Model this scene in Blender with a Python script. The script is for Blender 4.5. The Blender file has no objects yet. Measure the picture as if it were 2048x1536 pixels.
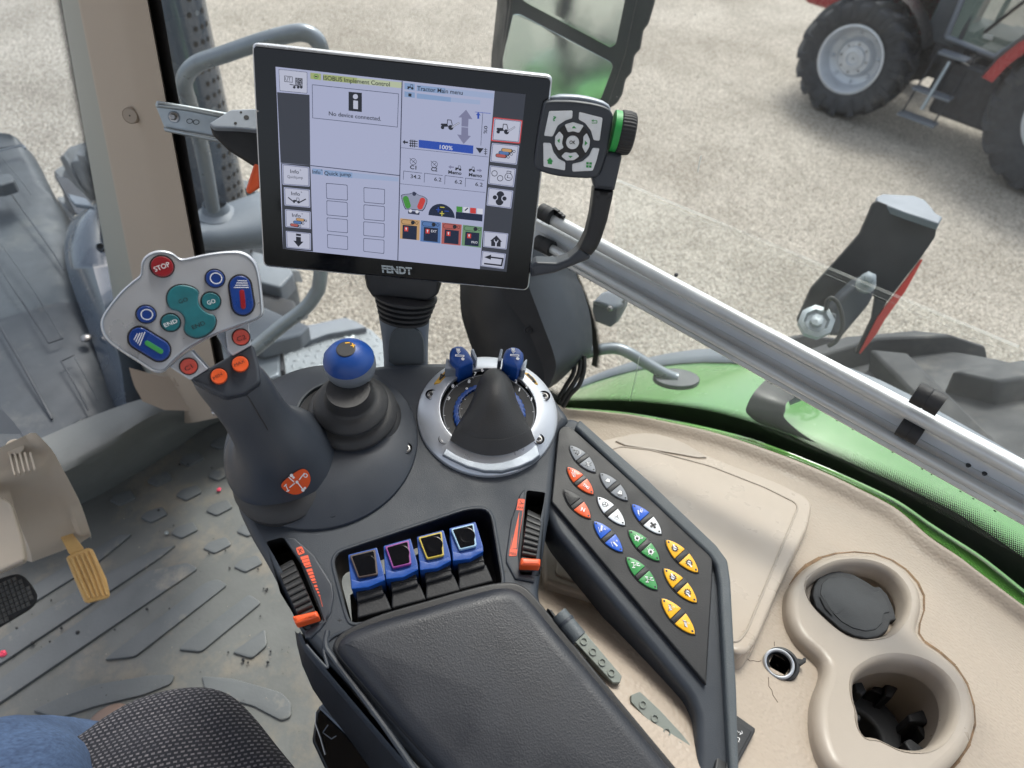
import bpy, bmesh, math, random
from mathutils import Vector as V, Matrix, geometry
random.seed(7)
C = bpy.context.scene.collection
SC = bpy.context.scene
# ---------------------------------------------------------------- camera, world, sun, exposure
F = 1365.33
PITCH, ROLL, YAW = math.radians(45), math.radians(7.2), math.radians(50.7)
HZ = V((math.sin(YAW), math.cos(YAW), 0)); UPW = V((0, 0, 1))
FWD = HZ*math.cos(PITCH) - UPW*math.sin(PITCH)
R0 = FWD.cross(UPW).normalized(); U0 = R0.cross(FWD)
CR = R0*math.cos(ROLL) + U0*math.sin(ROLL)
CU = U0*math.cos(ROLL) - R0*math.sin(ROLL)
cam_d = bpy.data.cameras.new('camera'); cam = bpy.data.objects.new('camera', cam_d); C.objects.link(cam)
cam_d.sensor_width = 36; cam_d.lens = 24; cam_d.clip_start = 0.01; cam_d.clip_end = 500
cam.matrix_world = Matrix((CR, CU, -FWD)).transposed().to_4x4()
cam_d.dof.use_dof = True; cam_d.dof.focus_distance = 0.60; cam_d.dof.aperture_fstop = 8.0
SC.camera = cam
SUN_EL, SUN_AZ = 56, 62      # azimuth measured from +Y (tractor's front) towards +X (its right side)
w = bpy.data.worlds.new('World'); SC.world = w; w.use_nodes = True
sky = w.node_tree.nodes.new('ShaderNodeTexSky'); sky.sky_type = 'NISHITA'; sky.sun_disc = False
sky.sun_elevation = math.radians(SUN_EL); sky.sun_rotation = math.radians(SUN_AZ)
sky.dust_density = 4.0; sky.air_density = 1.0; sky.ozone_density = 1.0
hs_ = w.node_tree.nodes.new('ShaderNodeHueSaturation'); hs_.inputs['Saturation'].default_value = .45     # thin white overcast
w.node_tree.links.new(sky.outputs[0], hs_.inputs['Color']); w.node_tree.links.new(hs_.outputs[0], w.node_tree.nodes['Background'].inputs[0])
w.node_tree.nodes['Background'].inputs[1].default_value = 0.13
sd = bpy.data.lights.new('sun', 'SUN'); sd.energy = 1.25; sd.angle = math.radians(16); sd.color = (1, .96, .9)
sun = bpy.data.objects.new('sun', sd); C.objects.link(sun)
sdir = V((math.sin(math.radians(SUN_AZ))*math.cos(math.radians(SUN_EL)), math.cos(math.radians(SUN_AZ))*math.cos(math.radians(SUN_EL)), math.sin(math.radians(SUN_EL))))
sun.rotation_euler = sdir.to_track_quat('Z', 'Y').to_euler()
SC.view_settings.view_transform = 'Standard'; SC.view_settings.look = 'None'
SC.view_settings.gamma = 1; SC.view_settings.use_curve_mapping = False
EXPO = 1.25
SC.view_settings.exposure = EXPO
SC.cycles.max_bounces = 8; SC.cycles.transparent_max_bounces = 16

# ---------------------------------------------------------------- geometry helpers
def ray(x, y): return (FWD*F + CR*(x-1024) + CU*(768-y)).normalized()
def P(x, y, d): return ray(x, y)*d
def hit(x, y, n, c):
    d = ray(x, y); n = V(n); return d*(c/n.dot(d))
def Zm(ox, oy, s): return lambda *p: [(ox+a*s, oy+b*s) for a, b in p]
class Fr:
    """A plane in the cab: origin o, normal n, in-plane axes u, v."""
    def __init__(s, o, n, up=None):
        s.o = V(o); s.n = V(n).normalized()
        up = V(up) if up else CU
        s.v = (up - s.n*up.dot(s.n)).normalized(); s.u = s.v.cross(s.n)
    def w(s, x, y, h=0):
        d = ray(x, y); return d*((s.o.dot(s.n)+h)/d.dot(s.n))
    def loc(s, x, y, h=0):
        p = s.w(x, y, h) - s.o; return (p.dot(s.u), p.dot(s.v))
    def W(s, a, b, h=0): return s.o + s.u*a + s.v*b + s.n*h
    def r(s, x, y, px, h=0): return (s.w(x+px, y, h)-s.w(x, y, h)).length
    def circ(s, x, y, px, h=0, n=40, sy=1):
        a, b = s.loc(x, y, h); r = s.r(x, y, px, h)
        return [(a+r*math.cos(2*math.pi*k/n), b+sy*r*math.sin(2*math.pi*k/n)) for k in range(n)]
def inside(p, poly):
    x, y = p; c = False
    for i in range(len(poly)):
        (a, b), (e, f) = poly[i-1], poly[i]
        if (b > y) != (f > y) and x < (e-a)*(y-b)/(f-b)+a: c = not c
    return c
def area(p): return sum(p[i][0]*p[(i+1) % len(p)][1]-p[(i+1) % len(p)][0]*p[i][1] for i in range(len(p)))/2
def ccw(p): return list(p) if area(p) > 0 else list(p)[::-1]
def inset(p, d):
    out = []; n = len(p)
    for i in range(n):
        a, b, c = V(p[i-1]), V(p[i]), V(p[(i+1) % n])
        e1 = (b-a); e2 = (c-b)
        if e1.length < 1e-9 or e2.length < 1e-9: out.append(tuple(b)); continue
        e1.normalize(); e2.normalize()
        n1 = V((-e1.y, e1.x)); n2 = V((-e2.y, e2.x))
        m = (n1+n2)/max(.4, 1+n1.dot(n2)); q = b+m*d; out.append((q.x, q.y))
    return out
def chk(p, it=2, cl=True):
    """corner cutting: rounds an outline"""
    p = [tuple(q) for q in p]
    for _ in range(it):
        o = []; n = len(p)
        rng = range(n) if cl else range(n-1)
        if not cl: o.append(p[0])
        for i in rng:
            a, b = V(p[i]), V(p[(i+1) % n]); o += [tuple(a*.75+b*.25), tuple(a*.25+b*.75)]
        if not cl: o.append(p[-1])
        p = o
    return p
def rc(p, r, n=4):
    """round the corners of a pixel outline by r"""
    o = []; m = len(p)
    for i in range(m):
        a, b, c = V(p[i-1]), V(p[i]), V(p[(i+1) % m])
        ra = min(r, (a-b).length*.45); rb = min(r, (c-b).length*.45)
        s, e = b+(a-b).normalized()*ra, b+(c-b).normalized()*rb
        for k in range(n+1):
            t = k/n; o.append(tuple(s*(1-t)**2 + b*2*t*(1-t) + e*t*t))
    return o
def crom(pts, n=6):
    o = []; m = len(pts)
    for i in range(m-1):
        a, b, c, d = pts[max(i-1, 0)], pts[i], pts[i+1], pts[min(i+2, m-1)]
        for k in range(n):
            t = k/n; o.append(.5*((2*b)+(c-a)*t+(2*a-5*b+4*c-d)*t*t+(3*b-a-3*c+d)*t**3))
    o.append(pts[-1]); return o
_tc = {}
def text_poly(s, bold=0.0, sp=1.0):
    k = (s, bold, sp)
    if k not in _tc:
        c = bpy.data.curves.new('t', 'FONT'); c.body = s; c.offset = bold; c.resolution_u = 3; c.space_character = sp
        o = bpy.data.objects.new('t', c); m = o.to_mesh()
        vs = [(q.co.x, q.co.y) for q in m.vertices]; fs = [tuple(f.vertices) for f in m.polygons]
        x0 = min(q[0] for q in vs); x1 = max(q[0] for q in vs)
        _tc[k] = ([((q[0]-x0)/(x1-x0), q[1]/.72) for q in vs], fs, (x1-x0)/.72)
        o.to_mesh_clear(); bpy.data.objects.remove(o); bpy.data.curves.remove(c)
    return _tc[k]
class G:
    def __init__(s): s.v = []; s.f = []; s.mi = []; s.ms = []; s.uv = None
    def mat(s, m):
        if m not in s.ms: s.ms.append(m)
        return s.ms.index(m)
    def add(s, vs, fs, m):
        b = len(s.v); s.v += [V(q) for q in vs]; k = s.mat(m)
        for f in fs: s.f.append(tuple(b+i for i in f)); s.mi.append(k)
    def slab(s, fr, pts, h0, h1, m, bev=0, seg=3, holes=(), px=True, hd=None, dome=0, hm=None, bottom=False):
        """outline -> solid plate standing on the frame between heights h0 and h1, rounded upper edge, optional holes"""
        q = ccw([fr.loc(x, y, h1) for x, y in pts] if px else pts); n = len(q)
        rings = [(q, h0), (q, h1-bev)]
        if bev:
            for k in range(1, seg+1):
                a = k/seg*math.pi/2; rings.append((inset(q, bev*(1-math.cos(a))), h1-bev+bev*math.sin(a)))
        vs = []; fs = []
        for p, h in rings: vs += [fr.W(a, b, h) for a, b in p]
        for j in range(len(rings)-1):
            for i in range(n):
                fs.append((j*n+i, j*n+(i+1) % n, (j+1)*n+(i+1) % n, (j+1)*n+i))
        if bottom: fs.append(tuple(range(n))[::-1])
        top = rings[-1][0]; tb = (len(rings)-1)*n
        if dome:
            cx = sum(p[0] for p in top)/n; cy = sum(p[1] for p in top)/n; D = 6
            for k in range(1, D):
                f = 1-k/D; hh = h1+dome*(1-f*f)
                vs += [fr.W(cx+(a-cx)*f, cy+(b-cy)*f, hh) for a, b in top]
                o = len(vs)-2*n
                for i in range(n): fs.append((o+i, o+(i+1) % n, o+n+(i+1) % n, o+n+i))
            vs.append(fr.W(cx, cy, h1+dome)); o = len(vs)-1-n
            for i in range(n): fs.append((o+i, o+(i+1) % n, len(vs)-1))
        elif holes:
            hp = [ccw([fr.loc(x, y, h1) for x, y in hh] if px else hh)[::-1] for hh in holes]
            s.add(vs, fs, m)
            allp = [V(p)*100 for p in top]; ed = [(i, (i+1) % n) for i in range(n)]
            for hh in hp:
                o = len(allp); allp += [V(p)*100 for p in hh]; ed += [(o+i, o+(i+1) % len(hh)) for i in range(len(hh))]
            cv, _, cf, *_r = geometry.delaunay_2d_cdt(allp, ed, [], 0, 1e-5)
            keep = []
            for t in cf:
                c = sum((cv[i] for i in t), V((0, 0)))/3/100
                if inside(c, top) and not any(inside(c, hh) for hh in hp): keep.append(tuple(t))
            s.add([fr.W(p.x/100, p.y/100, h1) for p in cv], keep, m)
            for k, hh in enumerate(hp):
                l = len(hh); dd = h0 if hd is None else hd
                vv = [fr.W(a, b, h1) for a, b in hh]+[fr.W(a, b, dd) for a, b in hh]
                s.add(vv, [(i, (i+1) % l, l+(i+1) % l, l+i)[::-1] for i in range(l)], hm or m)
            return
        else:
            for t in geometry.tessellate_polygon([[V((a*100, b*100, 0)) for a, b in top]]):
                t = tuple(tb+i for i in t); a, b, c = [vs[i] for i in t]
                if (b-a).cross(c-a).dot(fr.n) < 0: t = t[::-1]
                fs.append(t)
        s.add(vs, fs, m)
    def poly(s, fr, pts, h, m, px=True):
        q = ccw([fr.loc(x, y, h) for x, y in pts] if px else pts)
        vs = [fr.W(a, b, h) for a, b in q]
        s.add(vs, [t if (vs[t[1]]-vs[t[0]]).cross(vs[t[2]]-vs[t[0]]).dot(fr.n) > 0 else t[::-1] for t in
              (tuple(t) for t in geometry.tessellate_polygon([[V((a*100, b*100, 0)) for a, b in q]]))], m)
    def stroke(s, fr, pts, wpx, h, m, cl=False):
        q = [V(fr.loc(x, y, h)) for x, y in pts]; r = fr.r(pts[0][0], pts[0][1], wpx, h)/2
        if cl: q.append(q[0])
        for a, b in zip(q, q[1:]):
            d = (b-a)
            if d.length < 1e-7: continue
            d.normalize(); nn = V((-d.y, d.x))*r; e = d*r*.6
            s.add([fr.W(*(a-e+nn), h), fr.W(*(a-e-nn), h), fr.W(*(b+e-nn), h), fr.W(*(b+e+nn), h)], [(0, 1, 2, 3)], m)
    def text(s, fr, t, bl, br, h, m, cap=None, tl=None, bold=0.0):
        """lettering on the frame: baseline from pixel bl to br, cap height in pixels"""
        vs, fs, asp = text_poly(t, bold)
        A = V(fr.loc(*bl, h)); B = V(fr.loc(*br, h)); X = B-A
        if tl: Y = V(fr.loc(*tl, h))-A
        else:
            Y = V((-X.y, X.x)).normalized()*(fr.r(bl[0], bl[1], cap, h) if cap else X.length/asp)
        s.add([fr.W(*(A+X*a+Y*b), h) for a, b in vs], fs, m)
    def lathe(s, o, ax, prof, m, n=40, cap=True, ribs=0, rib=0, a0=0, a1=2*math.pi, cap0=False):
        """prof: (radius, height) along the axis"""
        ax = V(ax).normalized(); e1 = ax.orthogonal().normalized(); e2 = ax.cross(e1); o = V(o)
        vs = []; fs = []; full = abs(a1-a0-2*math.pi) < 1e-6; nn = n if full else n+1
        for r, h in prof:
            for k in range(nn):
                a = a0+(a1-a0)*k/n; rr = r*(1+(rib*math.cos(ribs*a) if ribs else 0))
                vs.append(o+ax*h+e1*rr*math.cos(a)+e2*rr*math.sin(a))
        for j in range(len(prof)-1):
            for i in range(n):
                i2 = (i+1) % nn; fs.append((j*nn+i, j*nn+i2, (j+1)*nn+i2, (j+1)*nn+i))
        if cap and full: fs.append(tuple(range((len(prof)-1)*nn, len(prof)*nn)))
        if cap0 and full: fs.append(tuple(range(nn))[::-1])
        s.add(vs, fs, m)
    def fl(s, fr, x, y, prof, m, n=40, hb=0, **k):
        """lathe standing on a frame at pixel (x,y); radii in pixels, heights in metres"""
        a, b = fr.loc(x, y, hb); sc = fr.r(x, y, 1, hb)
        s.lathe(fr.W(a, b, 0), fr.n, [(r*sc, h) for r, h in prof], m, n, **k)
    def tube(s, pts, r, m, n=14, cap=True, sq=1):
        pts = [V(p) for p in pts]; rs = r if isinstance(r, (list, tuple)) else [r]*len(pts)
        vs = []; fs = []; e = None
        for i, p in enumerate(pts):
            t = (pts[min(i+1, len(pts)-1)]-pts[max(i-1, 0)]).normalized()
            if e is None: e = t.orthogonal().normalized()
            e = (e-t*e.dot(t)).normalized(); g = t.cross(e)
            for k in range(n):
                a = 2*math.pi*k/n; vs.append(p+(e*math.cos(a)+g*math.sin(a)*sq)*rs[i])
        for j in range(len(pts)-1):
            for i in range(n): fs.append((j*n+i, j*n+(i+1) % n, (j+1)*n+(i+1) % n, (j+1)*n+i))
        if cap: fs += [tuple(range(n))[::-1], tuple(range((len(pts)-1)*n, len(pts)*n))]
        s.add(vs, fs, m)
    def loft(s, rings, m, closed=True, cap0=False, cap1=False):
        n = len(rings[0]); vs = [p for r in rings for p in r]; fs = []
        for j in range(len(rings)-1):
            for i in range(n if closed else n-1):
                fs.append((j*n+i, j*n+(i+1) % n, (j+1)*n+(i+1) % n, (j+1)*n+i))
        if cap0: fs.append(tuple(range(n))[::-1])
        if cap1: fs.append(tuple(range((len(rings)-1)*n, len(rings)*n)))
        s.add(vs, fs, m)
    def box(s, c, x, y, z, m, bev=0):
        """box with centre c and half-extent vectors x, y, z"""
        c, x, y, z = V(c), V(x), V(y), V(z)
        vs = [c+x*i+y*j+z*k for i in (-1, 1) for j in (-1, 1) for k in (-1, 1)]
        s.add(vs, [(0, 1, 3, 2), (4, 6, 7, 5), (0, 4, 5, 1), (2, 3, 7, 6), (0, 2, 6, 4), (1, 5, 7, 3)], m)
    def ball(s, c, r, m, n=16, sx=V((1, 0, 0)), sy=V((0, 1, 0)), sz=V((0, 0, 1))):
        c = V(c); vs = []; fs = []
        for j in range(n//2+1):
            for i in range(n):
                a = 2*math.pi*i/n; b = math.pi*j/(n//2)
                vs.append(c+(sx*math.cos(a)*math.sin(b)+sy*math.sin(a)*math.sin(b)+sz*math.cos(b))*r)
        for j in range(n//2):
            for i in range(n): fs.append((j*n+i, (j+1)*n+i, (j+1)*n+(i+1) % n, j*n+(i+1) % n))
        s.add(vs, fs, m)
    def build(s, name, parent=None, ang=38, bev=0, label=None, sub=0, wn=True):
        org = V((0, 0, 0)); p = parent
        while p: org = org+p.location; p = p.parent
        if parent is None:
            org = sum(s.v, V((0, 0, 0)))/len(s.v); org.z = min(q.z for q in s.v)
        me = bpy.data.meshes.new(name); me.from_pydata([q-org for q in s.v], [], s.f)
        for m in s.ms: me.materials.append(m)
        me.polygons.foreach_set('material_index', s.mi)
        if s.uv:
            ul = me.uv_layers.new(name='UVMap')
            for l in me.loops: ul.data[l.index].uv = s.uv[l.vertex_index]
        me.polygons.foreach_set('use_smooth', [True]*len(me.polygons)); me.update()
        me.set_sharp_from_angle(angle=math.radians(ang))
        o = bpy.data.objects.new(name, me); C.objects.link(o)
        if parent: o.parent = parent
        else: o.location = org
        if bev:
            b = o.modifiers.new('bevel', 'BEVEL'); b.width = bev; b.segments = 2; b.limit_method = 'ANGLE'; b.angle_limit = math.radians(40)
        if sub:
            b = o.modifiers.new('sub', 'SUBSURF'); b.levels = sub; b.render_levels = sub
        elif wn:
            b = o.modifiers.new('wn', 'WEIGHTED_NORMAL'); b.keep_sharp = True
        if label: o['label'] = label
        return o
def thing(name, label, cat, loc, group=None):
    o = bpy.data.objects.new(name, None); C.objects.link(o); o.location = loc; o.empty_display_size = .02
    o['label'] = label; o['category'] = cat
    if group: o['group'] = group
    return o
def tag(o, label, cat, group=None):
    o['label'] = label; o['category'] = cat
    if group: o['group'] = group
    return o

# ---------------------------------------------------------------- materials
def lin(c):
    f = lambda x: x/12.92 if x <= .04045 else ((x+.055)/1.055)**2.4
    return tuple(f(x/255) for x in c)+(1,)
def pm(name, col, rough=.5, metal=0, bump=0, bs=300, var=0, vs=8, dirt=None, ds=6, dt=.55, spec=.5, vor=False, coat=0, sheen=0, rvar=.12):
    m = bpy.data.materials.new(name); m.use_nodes = True; nt = m.node_tree; N = nt.nodes; L = nt.links
    b = N['Principled BSDF']; tc = N.new('ShaderNodeTexCoord')
    col = lin(col); b.inputs['Base Color'].default_value = col; b.inputs['Roughness'].default_value = rough
    b.inputs['Metallic'].default_value = metal; b.inputs['Specular IOR Level'].default_value = spec
    b.inputs['Coat Weight'].default_value = coat; b.inputs['Sheen Weight'].default_value = sheen
    cur = None
    if var:
        n = N.new('ShaderNodeTexNoise'); n.inputs['Scale'].default_value = vs; n.inputs['Detail'].default_value = 6
        n.inputs['Roughness'].default_value = .65
        L.new(tc.outputs['Object'], n.inputs['Vector'])
        r = N.new('ShaderNodeMapRange'); r.inputs[1].default_value = .3; r.inputs[2].default_value = .7
        r.inputs[3].default_value = 1-var; r.inputs[4].default_value = 1+var; L.new(n.outputs['Fac'], r.inputs[0])
        mx = N.new('ShaderNodeMix'); mx.data_type = 'RGBA'; mx.blend_type = 'MULTIPLY'; mx.inputs[0].default_value = 1
        mx.inputs[6].default_value = col; L.new(r.outputs[0], mx.inputs[7]); cur = mx.outputs[2]
    if dirt:
        n = N.new('ShaderNodeTexNoise'); n.inputs['Scale'].default_value = ds; n.inputs['Detail'].default_value = 9
        n.inputs['Roughness'].default_value = .7; L.new(tc.outputs['Object'], n.inputs['Vector'])
        r = N.new('ShaderNodeMapRange'); r.inputs[1].default_value = dt; r.inputs[2].default_value = dt+.22
        L.new(n.outputs['Fac'], r.inputs[0]); r.inputs[4].default_value = .8
        mx = N.new('ShaderNodeMix'); mx.data_type = 'RGBA'; L.new(r.outputs[0], mx.inputs[0])
        if cur: L.new(cur, mx.inputs[6])
        else: mx.inputs[6].default_value = col
        mx.inputs[7].default_value = lin(dirt); cur = mx.outputs[2]
    if cur: L.new(cur, b.inputs['Base Color'])
    if rvar:
        n = N.new('ShaderNodeTexNoise'); n.inputs['Scale'].default_value = 25; n.inputs['Detail'].default_value = 5
        L.new(tc.outputs['Object'], n.inputs['Vector'])
        r = N.new('ShaderNodeMapRange'); r.inputs[1].default_value = .3; r.inputs[2].default_value = .7
        r.inputs[3].default_value = max(.02, rough-rvar); r.inputs[4].default_value = min(1, rough+rvar)
        L.new(n.outputs['Fac'], r.inputs[0]); L.new(r.outputs[0], b.inputs['Roughness'])
    if bump:
        if vor:
            n = N.new('ShaderNodeTexVoronoi'); n.inputs['Scale'].default_value = bs; out = n.outputs['Distance']
            n.feature = 'SMOOTH_F1'
        else:
            n = N.new('ShaderNodeTexNoise'); n.inputs['Scale'].default_value = bs; n.inputs['Detail'].default_value = 3; out = n.outputs['Fac']
        L.new(tc.outputs['Object'], n.inputs['Vector'])
        bp = N.new('ShaderNodeBump'); bp.inputs['Strength'].default_value = bump; bp.inputs['Distance'].default_value = .0006
        L.new(out, bp.inputs['Height']); L.new(bp.outputs[0], b.inputs['Normal'])
    return m
def em(name, col, k=1.0):
    """self-lit display colour (the terminal screen is switched on)"""
    m = bpy.data.materials.new(name); m.use_nodes = True; b = m.node_tree.nodes['Principled BSDF']
    b.inputs['Base Color'].default_value = (.01, .01, .012, 1); b.inputs['Roughness'].default_value = .35
    b.inputs['Emission Color'].default_value = lin(col); b.inputs['Emission Strength'].default_value = k*.80/2**EXPO; b.inputs['Specular IOR Level'].default_value = .2
    return m
M = {}
M['plastic'] = pm('dark_grey_plastic', (47, 53, 61), .50, bump=.25, bs=1400, var=.10, vs=9, dirt=(76, 73, 68), ds=9, dt=.62)
M['plastic2'] = pm('slate_plastic', (47, 52, 60), .45, bump=.15, bs=1400, var=.06)
M['plasticl'] = pm('light_slate_plastic', (78, 84, 88), .55, bump=.5, bs=900, var=.1)
M['black'] = pm('black_plastic', (27, 28, 31), .5, bump=.2, bs=900, var=.15)
M['rubber'] = pm('black_rubber', (33, 34, 37), .62, bump=.3, bs=600, var=.15)
M['conegr'] = pm('charcoal_rubber', (43, 43, 44), .55, bump=.35, bs=1200, var=.12, vs=14, dirt=(66, 62, 56), ds=14, dt=.62)
M['deep'] = pm('deep_black', (14, 14, 16), .6)
M['pad'] = pm('armrest_vinyl', (33, 36, 43), .50, bump=.25, bs=950, var=.15, vs=12, vor=True, dirt=(58, 57, 57), ds=16, dt=.64)
M['silver'] = pm('satin_silver', (186, 190, 196), .36, metal=.55, bump=.12, bs=1500, var=.06, dirt=(120, 112, 100), ds=30, dt=.68)
M['silver2'] = pm('dull_silver', (140, 147, 156), .45, metal=.55, bump=.12, bs=900, var=.08)
M['zinc'] = pm('zinc_steel', (160, 168, 172), .38, metal=.75, var=.12, vs=20, bump=.2, bs=200)
M['alu'] = pm('aluminium_rail', (186, 190, 192), .42, metal=.35, var=.10, vs=14, bump=.15, bs=260, dirt=(120, 110, 100), ds=22, dt=.68)
M['aluin'] = pm('anodised_grey', (186, 191, 197), .5, metal=.0, var=.08, vs=10)
M['screw'] = pm('screw_steel', (150, 148, 146), .3, metal=1, var=.2, vs=200)
M['blue'] = pm('blue_plastic', (16, 66, 140), .38, bump=.12, bs=900, var=.08, vs=20)
M['blued'] = pm('deep_blue_key', (18, 54, 122), .35, var=.15, vs=90, bump=.1, bs=900)
M['teal'] = pm('teal_key', (28, 98, 106), .38, var=.2, vs=60, dirt=(20, 50, 52), ds=90, dt=.6)
M['red'] = pm('red_key', (136, 26, 36), .35, var=.1, vs=60)
M['salmon'] = pm('worn_red_key', (186, 72, 60), .42, var=.1, vs=80)
M['orange'] = pm('orange_plastic', (214, 84, 36), .4, var=.08, vs=60, bump=.1, bs=600)
M['orangel'] = pm('orange_print', (226, 92, 62), .5, var=.08, vs=90)
M['white'] = pm('white_print', (225, 226, 228), .5, rvar=0)
M['ink'] = pm('dark_print', (30, 28, 30), .5, rvar=0)
M['keyg'] = pm('grey_key', (128, 132, 138), .5, var=.06, vs=200)
M['keyw'] = pm('white_key', (222, 226, 230), .4, var=.05, vs=200)
M['keyb'] = pm('blue_key', (30, 88, 190), .4, var=.06, vs=200)
M['keygr'] = pm('green_key', (58, 140, 76), .4, var=.06, vs=200)
M['keyy'] = pm('yellow_key', (240, 176, 30), .4, var=.06, vs=200)
M['lime'] = pm('green_print', (40, 150, 70), .45)
M['beige'] = pm('beige_leather_trim', (160, 147, 133), .55, bump=1.0, bs=330, vor=True, var=.07, vs=6, dirt=(140, 112, 84), ds=7, dt=.60)
M['beiges'] = pm('beige_smooth_plastic', (160, 149, 137), .38, bump=.08, bs=700, var=.05, dirt=(158, 136, 110), ds=10, dt=.62)
M['beigel'] = pm('beige_lid', (168, 156, 143), .33, bump=.1, bs=500, var=.04, dirt=(164, 144, 118), ds=9, dt=.60)
M['pillar'] = pm('beige_pillar_trim', (158, 146, 132), .6, bump=.25, bs=900, rvar=0)
M['floor'] = pm('grey_rubber_mat', (90, 92, 90), .55, bump=.5, bs=160, var=.16, vs=5, dirt=(134, 122, 104), ds=6, dt=.50)
M['floorr'] = pm('grey_rubber_tread', (84, 88, 90), .5, bump=.4, bs=200, var=.12, vs=8, dirt=(160, 150, 132), ds=9, dt=.56)
M['ledge'] = pm('grey_ledge', (104, 108, 107), .55, bump=.3, bs=300, var=.12, vs=6, dirt=(150, 146, 132), ds=6, dt=.6)
M['tan'] = pm('tan_pedal', (206, 166, 104), .42, bump=.2, bs=300, var=.1, vs=30, dirt=(140, 92, 44), ds=40, dt=.62)
M['green'] = pm('green_paint', (76, 126, 66), .2, coat=.5, bump=.1, bs=60, var=.10, vs=6, dirt=(150, 168, 130), ds=60, dt=.66)
M['greens'] = pm('green_sill_paint', (84, 134, 62), .25, coat=.4, var=.08, vs=9, dirt=(110, 120, 70), ds=20, dt=.66)
M['fgrey'] = pm('weathered_grey_plastic', (104, 112, 122), .5, bump=.2, bs=300, var=.1, vs=5, dirt=(140, 140, 134), ds=5, dt=.6)
M['hood'] = pm('hood_grey', (60, 66, 72), .6, bump=.15, bs=200, var=.16, vs=4, dirt=(104, 105, 102), ds=5, dt=.56)
M['gloss'] = pm('glossy_dark_cover', (66, 76, 88), .22, coat=.6, var=.12, vs=5, dirt=(110, 112, 112), ds=9, dt=.64)
M['tyre'] = pm('tyre_rubber', (52, 54, 58), .75, bump=.6, bs=120, var=.25, vs=8, dirt=(104, 100, 94), ds=5, dt=.56)
M['tyred'] = pm('dusty_tyre_rubber', (96, 100, 104), .75, bump=.6, bs=120, var=.25, vs=14, dirt=(180, 184, 186), ds=12, dt=.58)
M['rim'] = pm('silver_rim', (190, 195, 202), .4, metal=.3, var=.08, vs=5, dirt=(120, 116, 110), ds=7, dt=.6)
M['redp'] = pm('red_tractor_paint', (152, 18, 30), .3, coat=.5, var=.08, vs=3)
M['engine'] = pm('dark_engine_metal', (40, 43, 50), .55, bump=.5, bs=30, var=.5, vs=12)
M['steel'] = pm('worn_steel_tube', (118, 126, 134), .35, metal=.35, var=.12, vs=18, dirt=(90, 90, 90), ds=26, dt=.62)
M['plate'] = pm('chequer_plate', (112, 119, 125), .45, metal=.3, var=.12, vs=14, bump=.2, bs=90)
M['jeans'] = None
M['boot'] = pm('brown_boot_leather', (120, 100, 90), .6, bump=.5, bs=90, var=.15, vs=20, dirt=(160, 140, 120), ds=25, dt=.58)
M['pink'] = pm('pink_scrap', (232, 70, 100), .5)
M['pedge'] = pm('grey_green_edge_trim', (140, 142, 134), .6, rvar=0)
M['cover'] = pm('lit_beige_cover', (196, 184, 168), .4, bump=.1, bs=600, var=.03, dirt=(160, 142, 120), ds=10, dt=.66)  # same beige plastic made paler: light on the pedal cover put into its colour
M['stud'] = pm('worn_grey_rubber', (96, 96, 94), .6, var=.2, vs=60)
M['redw'] = pm('red_reflector', (206, 64, 52), .35, rvar=0)
M['mirblk'] = pm('mirror_housing_black', (40, 44, 46), .45, bump=.3, bs=200, var=.15, vs=8)
M['mirgl'] = None
M['yellow'] = pm('yellow_sticker', (206, 160, 58), .45, var=.12, vs=120)
M['purple'] = pm('purple_frame', (128, 60, 130), .45, rvar=0)
M['gold'] = pm('yellow_frame', (176, 156, 62), .45, rvar=0)
M['pale'] = pm('pale_blue_frame', (150, 182, 206), .45, rvar=0)
M['brown'] = pm('brown_frame', (70, 58, 54), .5, rvar=0)
M['bezel'] = pm('black_glass_bezel', (8, 10, 15), .12, spec=.35, rvar=.03, dirt=(24, 27, 34), ds=120, dt=.66)
M['side'] = pm('grey_ladder_strip', (122, 128, 122), .55, var=.06)
M['cable'] = pm('cable_black', (30, 32, 32), .5)
for k, c in dict(s_bg=(178, 184, 214), s_dk=(62, 66, 76), s_key=(196, 200, 220), s_tile=(172, 178, 208), s_line=(52, 58, 84), s_ink=(38, 42, 52),
                 s_lime=(168, 180, 122), s_limel=(190, 200, 170), s_blue=(46, 82, 180), s_sky=(140, 166, 206), s_skyl=(164, 180, 214), s_red=(206, 66, 62), s_green=(70, 148, 62),
                 s_arrow=(130, 132, 164), s_org=(200, 160, 112), s_blu2=(88, 124, 180), s_red2=(180, 96, 92), s_grn2=(112, 150, 116),
                 s_navy=(28, 40, 66), s_yel=(214, 206, 84), s_white=(220, 222, 234), s_grey=(150, 156, 180)).items():
    M[k] = em('screen_'+k[2:], c)

def nodes(name):
    m = bpy.data.materials.new(name); m.use_nodes = True; return m, m.node_tree.nodes, m.node_tree.links
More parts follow.
